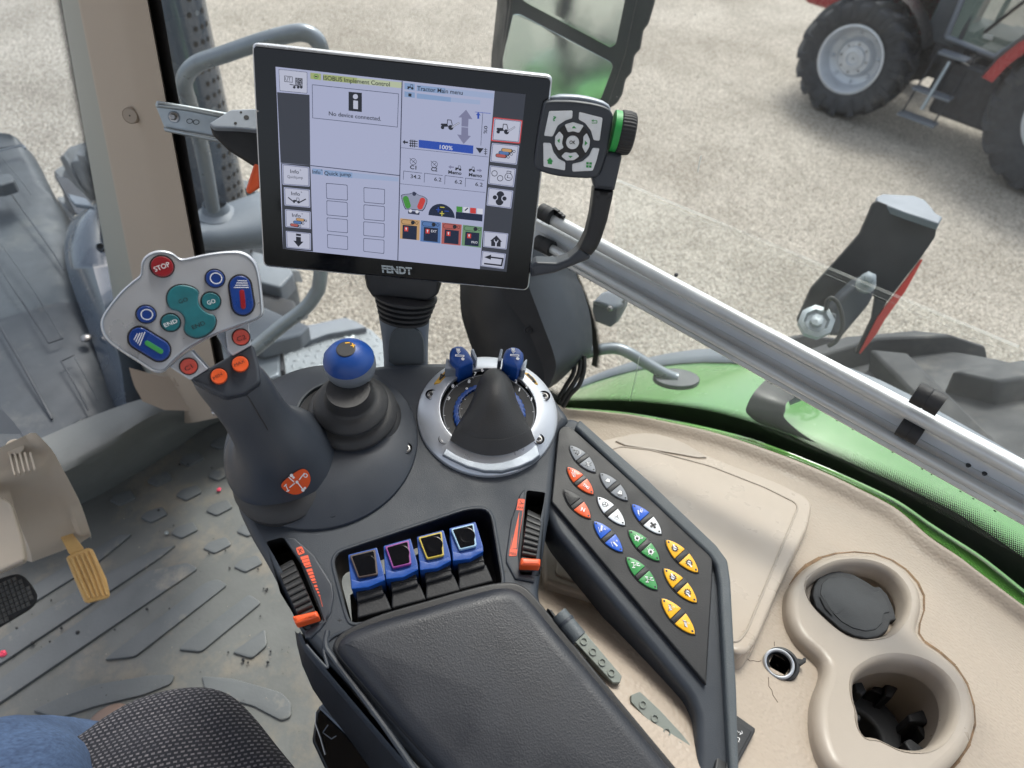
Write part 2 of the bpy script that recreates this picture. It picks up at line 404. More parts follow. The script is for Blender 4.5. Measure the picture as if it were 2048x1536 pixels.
# denim: fine diagonal twill
m, N, L = nodes('blue_denim'); b = N['Principled BSDF']; tc = N.new('ShaderNodeTexCoord')
wv = N.new('ShaderNodeTexWave'); wv.inputs['Scale'].default_value = 330; wv.inputs['Distortion'].default_value = 2.5; wv.inputs['Detail'].default_value = 3; wv.bands_direction = 'DIAGONAL'
nz = N.new('ShaderNodeTexNoise'); nz.inputs['Scale'].default_value = 240; nz.inputs['Detail'].default_value = 4
n2 = N.new('ShaderNodeTexNoise'); n2.inputs['Scale'].default_value = 9
L.new(tc.outputs['Object'], wv.inputs[0]); L.new(tc.outputs['Object'], nz.inputs[0]); L.new(tc.outputs['Object'], n2.inputs[0])
mx = N.new('ShaderNodeMix'); mx.data_type = 'RGBA'; mx.inputs[6].default_value = lin((20, 34, 62)); mx.inputs[7].default_value = lin((92, 118, 156))
ad = N.new('ShaderNodeMath'); ad.operation = 'MULTIPLY_ADD'; ad.inputs[1].default_value = .06; L.new(wv.outputs['Fac'], ad.inputs[0])
a2 = N.new('ShaderNodeMath'); a2.operation = 'MULTIPLY'; a2.inputs[1].default_value = .95; L.new(nz.outputs['Fac'], a2.inputs[0]); L.new(a2.outputs[0], ad.inputs[2])
a3 = N.new('ShaderNodeMath'); a3.operation = 'MULTIPLY'; L.new(ad.outputs[0], a3.inputs[0]); L.new(n2.outputs['Fac'], a3.inputs[1])
a4 = N.new('ShaderNodeMath'); a4.operation = 'MULTIPLY'; a4.inputs[1].default_value = 1.7; L.new(a3.outputs[0], a4.inputs[0])
L.new(a4.outputs[0], mx.inputs[0]); L.new(mx.outputs[2], b.inputs['Base Color']); b.inputs['Roughness'].default_value = .85
bp = N.new('ShaderNodeBump'); bp.inputs['Strength'].default_value = .5; bp.inputs['Distance'].default_value = .001; L.new(ad.outputs[0], bp.inputs['Height']); L.new(bp.outputs[0], b.inputs['Normal'])
M['jeans'] = m
# seat fabric: woven black cloth with rows of small grey dashes
m, N, L = nodes('seat_fabric'); b = N['Principled BSDF']; tc = N.new('ShaderNodeTexCoord')
mp = N.new('ShaderNodeMapping'); mp.inputs['Rotation'].default_value = (0, 0, .5); L.new(tc.outputs['Object'], mp.inputs[0])
br = N.new('ShaderNodeTexBrick'); L.new(mp.outputs[0], br.inputs['Vector']); br.inputs['Scale'].default_value = 110
br.inputs['Mortar Size'].default_value = .13; br.inputs['Brick Width'].default_value = .55; br.inputs['Row Height'].default_value = .42; br.inputs['Mortar Smooth'].default_value = .2
br.inputs['Color1'].default_value = lin((116, 112, 116)); br.inputs['Color2'].default_value = lin((86, 84, 90)); br.inputs['Mortar'].default_value = lin((34, 35, 42))
L.new(br.outputs['Color'], b.inputs['Base Color']); b.inputs['Roughness'].default_value = .9
wz = N.new('ShaderNodeTexVoronoi'); wz.inputs['Scale'].default_value = 420; L.new(tc.outputs['Object'], wz.inputs['Vector'])
bp = N.new('ShaderNodeBump'); bp.inputs['Strength'].default_value = .7; bp.inputs['Distance'].default_value = .0012; L.new(wz.outputs['Distance'], bp.inputs['Height']); L.new(bp.outputs[0], b.inputs['Normal'])
M['fabric'] = m
# gravel yard
m, N, L = nodes('gravel'); b = N['Principled BSDF']; tc = N.new('ShaderNodeTexCoord')
def tex(kind, sc, **k):
    t = N.new(kind); t.inputs['Scale'].default_value = sc; L.new(tc.outputs['Object'], t.inputs['Vector'])
    for a, v in k.items(): t.inputs[a].default_value = v
    return t
v1 = tex('ShaderNodeTexVoronoi', 88); v2 = tex('ShaderNodeTexVoronoi', 40); nn = tex('ShaderNodeTexNoise', .55, Detail=10, Roughness=.72); n4 = tex('ShaderNodeTexNoise', 85, Detail=6, Roughness=.85)
cr = N.new('ShaderNodeValToRGB'); L.new(v1.outputs['Color'], cr.inputs[0])
e = cr.color_ramp.elements; e[0].position = .0; e[0].color = lin((128, 122, 113)); e[1].position = 1; e[1].color = lin((238, 233, 225))
x = cr.color_ramp.elements.new(.5); x.color = lin((198, 191, 182))
c2 = N.new('ShaderNodeValToRGB'); L.new(nn.outputs['Fac'], c2.inputs[0]); e = c2.color_ramp.elements
e[0].position = .34; e[0].color = (.70, .67, .62, 1); e[1].position = .62; e[1].color = (1.08, 1.06, 1.02, 1)
mm = N.new('ShaderNodeMix'); mm.data_type = 'RGBA'; mm.blend_type = 'MULTIPLY'; mm.inputs[0].default_value = 1; L.new(cr.outputs[0], mm.inputs[6]); L.new(c2.outputs[0], mm.inputs[7])
c3 = N.new('ShaderNodeMapRange'); c3.inputs[1].default_value = .35; c3.inputs[2].default_value = .65; c3.inputs[3].default_value = .72; c3.inputs[4].default_value = 1.22; L.new(n4.outputs['Fac'], c3.inputs[0])
m3 = N.new('ShaderNodeMix'); m3.data_type = 'RGBA'; m3.blend_type = 'MULTIPLY'; m3.inputs[0].default_value = 1; L.new(mm.outputs[2], m3.inputs[6]); L.new(c3.outputs[0], m3.inputs[7])
L.new(m3.outputs[2], b.inputs['Base Color']); b.inputs['Roughness'].default_value = .9
am = N.new('ShaderNodeMath'); L.new(v1.outputs['Distance'], am.inputs[0]); L.new(v2.outputs['Distance'], am.inputs[1])
bp = N.new('ShaderNodeBump'); bp.invert = True; bp.inputs['Strength'].default_value = 1; bp.inputs['Distance'].default_value = .03; L.new(am.outputs[0], bp.inputs['Height']); L.new(bp.outputs[0], b.inputs['Normal'])
M['gravel'] = m
# cab glass: clear, slightly tinted, with dust specks and a film of dirt
def glass(name, tint, film, streak=False):
    m, N, L = nodes(name); out = N['Material Output']; N.remove(N['Principled BSDF'])
    tr = N.new('ShaderNodeBsdfTransparent'); tr.inputs[0].default_value = tint
    gl = N.new('ShaderNodeBsdfGlossy'); gl.inputs['Roughness'].default_value = .03
    df = N.new('ShaderNodeBsdfDiffuse'); df.inputs[0].default_value = (.75, .76, .74, 1)
    tl = N.new('ShaderNodeBsdfTranslucent'); tl.inputs[0].default_value = (.8, .8, .78, 1); dm_ = N.new('ShaderNodeMixShader'); dm_.inputs[0].default_value = .6
    L.new(df.outputs[0], dm_.inputs[1]); L.new(tl.outputs[0], dm_.inputs[2])
    lw = N.new('ShaderNodeLayerWeight'); lw.inputs[0].default_value = .12
    mr = N.new('ShaderNodeMath'); mr.operation = 'MULTIPLY'; mr.inputs[1].default_value = .6; L.new(lw.outputs['Fresnel'], mr.inputs[0])
    m1 = N.new('ShaderNodeMixShader'); L.new(mr.outputs[0], m1.inputs[0]); L.new(tr.outputs[0], m1.inputs[1]); L.new(gl.outputs[0], m1.inputs[2])
    tc = N.new('ShaderNodeTexCoord')
    v = N.new('ShaderNodeTexVoronoi'); v.inputs['Scale'].default_value = 55; L.new(tc.outputs['Object'], v.inputs['Vector'])
    sp = N.new('ShaderNodeMapRange'); sp.inputs[1].default_value = .045; sp.inputs[2].default_value = .02; sp.inputs[3].default_value = 0; sp.inputs[4].default_value = .55; L.new(v.outputs['Distance'], sp.inputs[0])
    n = N.new('ShaderNodeTexNoise'); n.inputs['Scale'].default_value = 5; n.inputs['Detail'].default_value = 8; L.new(tc.outputs['Object'], n.inputs['Vector'])
    fm = N.new('ShaderNodeMapRange'); fm.inputs[1].default_value = .35; fm.inputs[2].default_value = .75; fm.inputs[3].default_value = film*.4; fm.inputs[4].default_value = film*1.8; L.new(n.outputs['Fac'], fm.inputs[0])
    n3 = N.new('ShaderNodeTexNoise'); n3.inputs['Scale'].default_value = 14; L.new(tc.outputs['Object'], n3.inputs['Vector'])
    gt = N.new('ShaderNodeMath'); gt.operation = 'GREATER_THAN'; gt.inputs[1].default_value = .6; L.new(n3.outputs['Fac'], gt.inputs[0])
    s2 = N.new('ShaderNodeMath'); s2.operation = 'MULTIPLY'; L.new(sp.outputs[0], s2.inputs[0]); L.new(gt.outputs[0], s2.inputs[1])
    ad = N.new('ShaderNodeMath'); ad.operation = 'ADD'; ad.use_clamp = True; L.new(s2.outputs[0], ad.inputs[0]); L.new(fm.outputs[0], ad.inputs[1])
    m2 = N.new('ShaderNodeMixShader'); L.new(ad.outputs[0], m2.inputs[0]); L.new(m1.outputs[0], m2.inputs[1]); L.new(dm_.outputs[0], m2.inputs[2])
    L.new(m2.outputs[0], out.inputs[0]); return m
M['glass'] = glass('side_glass', (.93, .97, .95, 1), .025)
M['glassw'] = glass('windscreen_glass', (.84, .90, .92, 1), .035)
M['glassf'] = glass('dusty_lower_glass', (.97, .985, .98, 1), .06)
M['streak'] = glass('smear', (1, 1, 1, 1), .42)
# frit: printed black dots thinning out (uv: u metres along, v 0..1 away from the black band)
m, N, L = nodes('frit_dots'); out = N['Material Output']; b = N['Principled BSDF']; b.inputs['Base Color'].default_value = (.006, .006, .006, 1)
uvn = N.new('ShaderNodeUVMap'); sx = N.new('ShaderNodeSeparateXYZ'); L.new(uvn.outputs[0], sx.inputs[0])
def mth(op, a, bb):
    t = N.new('ShaderNodeMath'); t.operation = op
    for i, q in enumerate((a, bb)):
        if q is None: continue
        if isinstance(q, (int, float)): t.inputs[i].default_value = q
        else: L.new(q, t.inputs[i])
    return t.outputs[0]
cx = mth('COSINE', mth('MULTIPLY', sx.outputs[0], 2*math.pi/.0024), None); cy = mth('COSINE', mth('MULTIPLY', sx.outputs[1], 2*math.pi*6), None)
pr = mth('ADD', mth('MULTIPLY', cx, cy), 1); th = mth('ADD', mth('MULTIPLY', sx.outputs[1], 1.7), .25)
fac = mth('GREATER_THAN', pr, th)
tr = N.new('ShaderNodeBsdfTransparent'); mxs = N.new('ShaderNodeMixShader'); L.new(fac, mxs.inputs[0]); L.new(tr.outputs[0], mxs.inputs[1]); L.new(b.outputs[0], mxs.inputs[2]); L.new(mxs.outputs[0], out.inputs[0])
M['frit'] = m
# ================================================================ frames inside the cab
dC = ray(973, 820); hC = V((dC.x, dC.y, 0)).normalized()
FC = Fr(dC*.62, UPW*math.cos(math.radians(10))-hC*math.sin(math.radians(10)))          # armrest console top
FM = Fr(ray(800, 340)*.60, (-.705, -.635, .325), UPW)                                     # terminal screen
FJ = Fr(ray(365, 620)*.50, -ray(365, 620)+UPW*.12)                                       # joystick head
FF = Fr((0, 0, -1.22), (0, 0, 1), HZ)                                                    # cab floor
S = Zm(480, 60, .390625); T = Zm(780, 360, .13672); K = Zm(960, 0, .3418); J = Zm(180, 480, .25391)
Q = Zm(440, 960, .34180); DZ = Zm(820, 680, .17574); B4 = Zm(1060, 840, .19531); B5 = Zm(1120, 1040, .15625)
LFT = Zm(540, 1180, .23173)

# ---------------------------------------------------------------- armrest console
con = thing('armrest_console', 'dark grey armrest console carrying the joystick, dials and levers in the middle of the cab', 'armrest console', FC.w(900, 1100))
body = [(548, 806), (575, 780), (618, 757), (660, 744), (760, 727), (860, 722), (960, 722), (1040, 738), (1096, 776), (1142, 836), (1132, 850), (1118, 862), (1106, 1000), (1094, 1060), (1076, 1190), (1100, 1240), (1230, 1400), (1345, 1536), (1500, 1720),
        (1080, 1900), (905, 1610), (870, 1560), (745, 1420), (632, 1300), (598, 1258), (570, 1195), (530, 1120), (500, 1070), (474, 1015), (462, 960), (480, 880)]
pocket = rc([(664, 1110), (940, 1018), (980, 1020), (1004, 1162), (1000, 1170), (708, 1248), (697, 1236)], 26)
slotL = rc([(532, 1083), (566, 1074), (603, 1130), (646, 1240), (611, 1262), (600, 1250), (560, 1185)], 6)
slotR = rc([(1053, 980), (1092, 985), (1080, 1150), (1040, 1150), (1041, 1110)], 6)
g = G(); g.slab(FC, rc(body, 20, 5), -.05, 0, M['plastic'], .007, 4, holes=[pocket, slotL, slotR], hd=-.045, hm=M['deep'])
console_shell = g.build('console_shell', con)
# pocket floor (open at its left corner), slot floors
g = G(); g.poly(FC, [(700, 1190), (980, 1020), (1010, 1175), (705, 1255)], -.040, M['deep'])
g.poly(FC, slotL, -.03, M['deep']); g.poly(FC, slotR, -.03, M['deep']); g.build('recess_floor', console_shell)
# raised rims round the pocket and the slots
def rim(g, pts, w, h, m, hh=.0008):
    q = [FC.loc(*p) for p in pts]; q = ccw(q); o = inset(q, -w); n = len(q)
    vs = [FC.W(a, b, 0) for a, b in o]+[FC.W(a, b, hh) for a, b in inset(q, -w*.6)]+[FC.W(a, b, hh) for a, b in inset(q, -w*.2)]+[FC.W(a, b, -.003) for a, b in q]
    g.add(vs, [(j*n+i, j*n+(i+1) % n, (j+1)*n+(i+1) % n, (j+1)*n+i) for j in range(3) for i in range(n)], m)
g = G(); rim(g, pocket, .003, 0, M['plastic'], .0010)
padL = rc([(528, 1078), (560, 1066), (610, 1096), (668, 1180), (664, 1220), (640, 1262), (612, 1282), (606, 1268), (648, 1240), (603, 1125), (560, 1072), (534, 1082)], 4)
g.slab(FC, [(566, 1074), (590, 1076), (628, 1110), (664, 1168), (668, 1190), (662, 1225), (642, 1258), (620, 1276), (610, 1276), (608, 1264), (648, 1242), (605, 1130)], -.002, .0016, M['plastic2'], .0012)
g.slab(FC, [(1050, 978), (1040, 988), (1022, 1040), (1012, 1110), (1012, 1124), (1030, 1158), (1068, 1165), (1070, 1155), (1040, 1150), (1038, 1110)], -.002, .0016, M['plastic2'], .0012)
g.build('wheel_surround', con)
# printed scales
g = G(); g.slab(FC, rc(Q((1745, 108), (1785, 112), (1735, 445), (1690, 445)), 3), .0014, .0019, M['orangel'])
g.poly(FC, Q((1730, 175), (1772, 178), (1740, 405), (1700, 402)), .00195, M['plastic2'])
g.poly(FC, Q((1752, 180), (1735, 400), (1702, 402)), .0020, M['orangel'])
g.stroke(FC, Q((1755, 120), (1770, 140)), 1.2, .0020, M['ink']); g.stroke(FC, Q((1752, 140), (1778, 138)), 1.2, .0020, M['ink'])
g.text(FC, 'MAX', *Q((1741, 166), (1776, 170)), .0021, M['ink'], cap=5); g.text(FC, 'MIN', *Q((1694, 436), (1728, 441)), .0021, M['ink'], cap=6)
g.build('printed_scale', con, wn=False); g = G(); g.slab(FC, rc(Q((443, 398), (478, 386), (497, 425), (460, 442)), 3), .0014, .0019, M['orangel'])
g.stroke(FC, Q((455, 405), (480, 425)), 1.3, .0020, M['ink']); g.stroke(FC, Q((475, 400), (462, 428)), 1.3, .0020, M['ink']); g.stroke(FC, Q((462, 402), (484, 412)), 1, .0020, M['ink'])
for k in range(13):
    t = k/12; x, y = 470+t*105, 450+t*222; w = 36*(1-t)+8; hgt = 17-7*t
    if k in (3, 8): hgt *= .5
    g.poly(FC, Q((x, y), (x+w, y-w*.25), (x+w+6, y-w*.25+hgt), (x+5, y+hgt)), .0020, M['orangel'])
g.stroke(FC, Q((585, 685), (600, 740)), .8, .0020, M['orangel'])
g.build('printed_scale', con, wn=False)
# four small plus marks moulded in the top
for x, y in Q((1668, 535), (700, 820)):
    g = G(); g.stroke(FC, [(x-4, y), (x+4, y)], .9, .0003, M['black']); g.stroke(FC, [(x, y-4), (x, y+4)], .9, .0003, M['black']); g.build('moulded_mark', con, wn=False)
# lower rail and skirt along the left flank
g = G()
rowA = [(600, 1262), (612, 1290), (632, 1315), (680, 1372), (760, 1466), (850, 1570), (1000, 1760)]
rings = []
for x, y in rowA: rings.append([FC.w(x, y, -.004), FC.w(x-3, y+6, -.006), FC.w(x-4, y+12, -.012), FC.w(x, y+14, -.022), FC.w(x+10, y+4, -.03)])
g.loft(rings, M['plastic'], closed=False)
g.build('flank_trim', con)
g = G()
rowB = [(590, 1262), (594, 1290), (604, 1330), (625, 1378), (648, 1412), (700, 1480), (800, 1620)]
rings = []
for i, (x, y) in enumerate(rowB): xa, ya = rowA[i]; rings.append([FC.w(xa+14, ya, -.02), FC.w(xa+2, ya+12, -.028), FC.w(x, y, -.05), FC.w(x+4, y+4, -.09), FC.w(x+40, y+10, -.12)])
g.loft(rings, M['black'], closed=False); g.build('flank_skirt', con)
# side gutter line beside the pad
g = G(); ln = [FC.w(x, y, .0006) for x, y in [(655, 1262), (652, 1290), (668, 1318), (760, 1440), (850, 1570), (960, 1730)]]
g.tube(crom(ln), .0022, M['plastic'], 8)
ln = [FC.w(x, y, .0006) for x, y in [(612, 1290), (634, 1316), (655, 1335), (648, 1300), (662, 1276), (690, 1262)]]
g.tube(crom(ln), .0012, M['plastic'], 8); g.build('moulded_ridge', con)

# screws
def screw(parent, fr, x, y, r, h, name='screw'):
    g = G(); g.fl(fr, x, y, [(r*1.35, h), (r*1.30, h+.0004), (r*1.15, h-.0005), (r*1.1, h-.003)], M['deep'], 24, hb=h, cap=False)
    g.fl(fr, x, y, [(r*1.05, h-.002), (r, h-.0006), (r*.8, h), (r*.62, h), (r*.5, h-.0012)], M['screw'], 24, hb=h)
    a, b = fr.loc(x, y, h); sc = fr.r(x, y, 1, h)
    st = [(a+sc*r*(.55 if k % 2 else .3)*math.cos(k*math.pi/6), b+sc*r*(.55 if k % 2 else .3)*math.sin(k*math.pi/6)) for k in range(12)]
    g.poly(fr, st, h+.0001, M['deep'], px=False); return g.build(name, parent)

# domed cover plate under both joysticks
g = G(); g.fl(FC, 646, 884, [(192, -.002), (192, .0015), (190, .003), (182, .0045), (160, .010), (120, .016), (80, .019), (30, .020)], M['plastic2'], 72)
cover = g.build('cover_plate', con)
screw(cover, FC, 812, 896, 9.5, .0065); screw(cover, FC, 665, 1022, 10, .0062); screw(con, FC, 598, 777, 8, .0008)

# armrest pad
g = G(); padp = [(668, 1296), (676, 1272), (700, 1254), (760, 1232), (850, 1207), (950, 1178), (1005, 1165), (1040, 1172), (1066, 1196), (1104, 1244), (1225, 1386), (1350, 1536), (1500, 1715), (1310, 1830), (1120, 1880), (1000, 1690), (900, 1560), (800, 1452), (705, 1340)]
g.slab(FC, chk(padp, 2), -.004, .016, M['pad'], .013, 8, dome=.0015)
g.build('armrest_pad', con, ang=80)
g = G(); g.slab(FC, chk([(x+(-5 if x < 1000 else 5), y+(-4 if y < 1250 else 2)) for x, y in padp], 2), -.004, .0035, M['black'], .002); g.build('pad_tray', con)
# hinge clip and grey ladder strips right of the pad
g = G()
g.tube([FC.w(1118, 1228, .002), FC.w(1158, 1276, .002)], .0065, M['plasticl'], 14); g.tube([FC.w(1130, 1242, .002), FC.w(1134, 1247, .002)], .0070, M['plastic'], 14)
g.slab(FC, [(1095, 1216), (1104, 1220), (1152, 1286), (1146, 1290)], -.02, .002, M['black'], .001)
g.build('hinge', con)
for k, pts in enumerate([[(1152, 1262), (1168, 1262), (1244, 1352), (1240, 1366), (1226, 1366), (1150, 1284)], [(1262, 1390), (1280, 1383), (1320, 1420), (1366, 1470), (1424, 1545), (1392, 1556), (1300, 1446), (1262, 1404)]]):
    g = G(); g.slab(FC, rc(pts, 2, 2), -.018, -.010, M['side'], .0005, 1)
    a, b = ((1160, 1274), (1234, 1358)) if k == 0 else ((1276, 1398), (1372, 1508))
    for t in (.1, .35, .6, .85):
        x, y = a[0]+(b[0]-a[0])*t, a[1]+(b[1]-a[1])*t
        g.fl(FC, x, y, [(7.5, -.010), (7.5, -.009), (5.2, -.009), (5.2, -.010)], M['side'], 20, hb=-.01, cap=False)
    g.build('ladder_strip', con)

# ---------------------------------------------------------------- button arm
arm = thing('button_arm', 'long grey arm with coloured lens shaped buttons right of the armrest', 'control panel', FC.w(1290, 1100))
g = G()
ao = [(1090, 1016), (1100, 868), (1118, 842), (1142, 832), (1165, 842), (1300, 968), (1432, 1092), (1452, 1118), (1460, 1150), (1476, 1440), (1484, 1700), (1380, 1800), (1396, 1500), (1395, 1430), (1380, 1392), (1240, 1222), (1110, 1064)]
g.slab(FC, rc(ao, 16, 4), -.045, -.004, M['plastic'], .006, 4); g.build('arm_body', arm)
pan = [(1103, 1003), (1117, 861), (1126, 852), (1138, 852), (1150, 861), (1416, 1100), (1426, 1118), (1425, 1160), (1413, 1369)]
g = G(); g.slab(FC, rc(pan, 4), -.012, .0005, M['black'], .0012)
g.slab(FC, [(1103, 1003), (1113, 1000), (1413, 1355), (1413, 1369)], -.030, -.0002, M['deep'], .0005)
panel = g.build('keypad_panel', arm)
g = G()
q = [(1160, 838), (1300, 962), (1434, 1090), (1456, 1120), (1462, 1160), (1474, 1380), (1484, 1700), (1470, 1700), (1452, 1380), (1440, 1165), (1434, 1130), (1420, 1108), (1290, 985), (1150, 852)]
g.slab(FC, rc(q, 5), -.006, .0028, M['plasticl'], .0024, 4); g.build('arm_rim', arm)
def lens(a, b, hw=.185, n=14):
    """vesica outline in frame coords between tips a, b"""
    A, B = V(a), V(b); X = B-A; Y = V((-X.y, X.x)); o = []
    for k in range(n+1):
        t = k/n; o.append(tuple(A+X*t+Y*hw*(math.sin(math.pi*t)**.66)))
    for k in range(1, n):
        t = 1-k/n; o.append(tuple(A+X*t-Y*hw*(math.sin(math.pi*t)**.66)))
    return o
H0 = .0022
def lensbtn(a, b, c1, c2, icons, label):
    la, lb = V(FC.loc(*a, H0)), V(FC.loc(*b, H0)); X = lb-la; Y = V((-X.y, X.x))
    g = G(); g.slab(FC, lens(la-X*.045, lb+X*.045, .20), 0, .0010, M['black'], .0006, px=False)
    def half(t0, t1):
        o = []; n = 9
        for k in range(n+1):
            t = t0+(t1-t0)*k/n; o.append(tuple(la+X*t+Y*.185*math.sin(math.pi*t)**.66))
        for k in range(n+1):
            t = t1+(t0-t1)*k/n; o.append(tuple(la+X*t-Y*.185*math.sin(math.pi*t)**.66))
        return o
    if c1: g.slab(FC, half(.0, .43), .0008, H0, M[c1], .0005, 2, px=False)
    else: g.slab(FC, half(.0, .43), .0008, H0, M['black'], .0006, 2, px=False)
    g.slab(FC, half(.445, .555), .0008, .0019, M['black'], .0003, 2, px=False)
    g.slab(FC, half(.57, 1.), .0008, H0, M[c2], .0005, 2, px=False)
    def at(t, s): p = la+X*t+Y*s; return (p.x, p.y)
    def circ(t, s, r, m, h=H0+.0001, n=14):
        p = la+X*t+Y*s; rr = X.length*r; g.poly(FC, [(p.x+rr*math.cos(2*math.pi*k/n), p.y+rr*math.sin(2*math.pi*k/n)) for k in range(n)], h, m, px=False)
    for t in (.07, .93):
        if c1 or t > .5: circ(t, 0, .026, M['plastic']); circ(t, 0, .016, M['ink'], H0+.00015)
    mx, my = (a[0]+b[0])/2, (a[1]+b[1])/2
    # icons are drawn in the photo's upright pixel direction round each half's centre
    for t, ic in zip((.27, .72), icons):
        p = la+X*t; sc = X.length/100
        ux = (V(FC.loc(mx+10, my+(7.5 if ic == 'TMS' else 4.0), H0))-V(FC.loc(mx, my, H0))).normalized(); uy = V((-ux.y, ux.x))
        def pt(x, y): q = p+(ux*x+uy*y)*sc; return (q.x, q.y)
        def st(pts, w, m, cl=False, h=H0+.0002):
            qs = [V(pt(*z)) for z in pts]
            if cl: qs.append(qs[0])
            r = w*sc/2
            for A, B in zip(qs, qs[1:]):
                d = (B-A).normalized(); nn = V((-d.y, d.x))*r; e = d*r*.5
                g.add([FC.W(*(A-e+nn), h), FC.W(*(A-e-nn), h), FC.W(*(B+e-nn), h), FC.W(*(B+e+nn), h)], [(0, 1, 2, 3)], m)
        def ci(x, y, r, m, h=H0+.0002, n=16): g.poly(FC, [pt(x+r*math.cos(2*math.pi*k/n), y+r*math.sin(2*math.pi*k/n)) for k in range(n)], h, m, px=False)
        def ri(x, y, r, w, m): st([(x+r*math.cos(2*math.pi*k/16), y+r*math.sin(2*math.pi*k/16)) for k in range(16)], w, m, True)
        def pl(pts, m, h=H0+.0002): g.poly(FC, [pt(*z) for z in pts], h, m, px=False)
        W_, I_ = M['white'], M['ink']
        def tx(s, x0, x1, y, cap, m=None):
            vs, fs, asp = text_poly(s, .02); A = V(pt(x0, y)); Xv = V(pt(x1, y))-A; Yv = V(pt(x0, y+cap))-A
            g.add([FC.W(*(A+Xv*i+Yv*j), H0+.0003) for i, j in vs], fs, m or W_)
        if ic == 'note': ci(-9, 3, 2, I_); ci(-2, -4, 2.4, I_); ci(4, -5, 2.4, I_); st([(-2, -4), (-2, 6), (4, 5), (4, -5)], 1, I_); st([(-9, 3), (-2, 6)], 1, I_); st([(7, 8), (10, 3), (9, -3), (6, -7)], 2.4, W_); st([(7, 8), (10, 3), (9, -3), (6, -7)], 1, I_)
        if ic == 'cross': pl([(-4, 4), (1, 5), (4, -4), (-1, -5)], W_); st([(-7, -8), (7, 8)], 1.4, I_); st([(-9, 1), (9, -1)], 1.2, I_); st([(-1, 9), (1, -9)], 1.2, I_)
        if ic == 'lift': st([(-9, 2), (1, -9)], 1.3, W_); st([(-3, 10), (3, -4)], 1.3, W_); ri(2, -5, 2.4, 1.2, W_); st([(-9, 8), (-1, -2)], 1.2, W_)
        if ic == 'TMS': tx('TMS', -9, 10, -4, 8)
        if ic == 'N': tx('N', -5, 5, -5, 11)
        if ic in ('lampT', 'lampB'): pl([(-5, -4), (-2, 5), (4, 5), (7, -2), (6, -5), (-5, -6)], W_); st([(-5, -6), (-2, 5), (4, 5), (8, -4)], .8, I_); st([(-5, -7), (7, -5)], 1.2, I_); st([(1, 4), (1, -4)], .8, I_)
        if ic == 'lampB': st([(-3, -10), (3, -11), (9, -7)], 1.6, I_); st([(-3, 0), (4, 0)], 1, I_)
        if ic == 'wheel':
            ri(0, 0, 7, 1.3, I_)
            for a in (90, 210, 330): st([(0, 0), (6.5*math.cos(math.radians(a)), 6.5*math.sin(math.radians(a)))], 1.6, I_)
            ri(8, 1, 2.4, .6, I_)
        if ic == 'wheel2':
            for a in (90, 210, 330): st([(0, 0), (5*math.cos(math.radians(a)), 5*math.sin(math.radians(a)))], 1.8, I_)
            for k in range(12):
                a = k*math.pi/6; st([(7*math.cos(a), 7*math.sin(a)), (9*math.cos(a), 9*math.sin(a))], 1, I_)
        if ic == 'cyl': st([(-6, 2), (-2, -6)], 3.4, W_); st([(-2, -6), (1, -10)], 1.2, W_); pl([(-1, 7), (5, 7), (5, 0), (-1, 0)], W_); ri(2, 8, 2.6, 1, W_); pl([(1, 5), (3, 5), (3, 2), (1, 2)], M['keyb'], H0+.0003)
        if ic == 'four':
            for x, y in ((-5, 3), (4, 4), (-3, -5), (5, -4)): ci(x, y, 3.4, I_)
            ci(0, 0, 4, I_); ri(4, 4, 1.8, .5, W_); ri(-3, -5, 1.8, .5, W_)
        if ic in ('armu', 'armd'):
            s = 1 if ic == 'armu' else -1
            if s > 0: st([(-3, 8), (0, -5)], 4, W_); ci(0, -5, 1.6, I_); st([(-10, 2), (-2, -10)], 1, W_); tx('A', 4, 9, 1, 5)
            else: st([(-4, 1), (8, -5)], 4, W_); ci(-4, 1, 1.6, I_); st([(-9, -1), (-1, -11)], 1, W_); tx('A', 1, 6, 5, 5)
        if ic in ('diff', 'diffA'):
            ci(0, 0, 6, W_); ri(0, 0, 6.4, .7, W_); pl([(-3, 2), (3, 2), (3, -4), (-3, -4)], I_, H0+.0003); st([(-2, 2), (-2, 4), (2, 4), (2, 2)], 1, I_)
            for a in (20, 60, 120, 160, 250, 300): st([(7*math.cos(math.radians(a)), 7*math.sin(math.radians(a))), (10*math.cos(math.radians(a)), 10*math.sin(math.radians(a)))], 1, W_)
            if ic == 'diffA': tx('A', 9, 13, 2, 5)
        if ic in ('4wd', '4wdx'):
            for x, y in ((-7, 5), (4, 8), (-2, -6), (8, 3)): st([(x-3, y-1), (x+3, y+1)], 2, W_)
            st([(-7, 5), (-3, 0), (-2, -6)], 1.2, W_); st([(-3, 0), (4, 3), (4, 8)], 1.2, W_)
            if ic == '4wdx': st([(-8, -3), (9, 4)], 1.2, I_); st([(2, 10), (-2, -10)], 1.2, I_)
        if ic[:3] == 'pto':
            n = 10
            for k in range(n):
                a = 2*math.pi*k/n; st([(5*math.cos(a), 5*math.sin(a)), (8.2*math.cos(a), 8.2*math.sin(a))], 2.6, I_)
            ci(0, 0, 6.6, I_); ci(0, 0, 4.6, W_, H0+.0003)
            sg = 1 if ic[3] == 'u' else -1
            pl([(-7, 7*sg), (-4, 9*sg), (0, 3*sg), (-3, 1*sg)] if sg > 0 else [(3, -2), (9, -6), (7, -9), (1, -5)], W_, H0+.00025)
            vs, fs, asp = text_poly(ic[4:], .03); A = V(pt(-4, -1.7)); Xv = V(pt(4, -1.7))-A; Yv = V(pt(-4, 1.9))-A
            g.add([FC.W(*(A+Xv*i+Yv*j), H0+.0004) for i, j in vs], fs, I_)
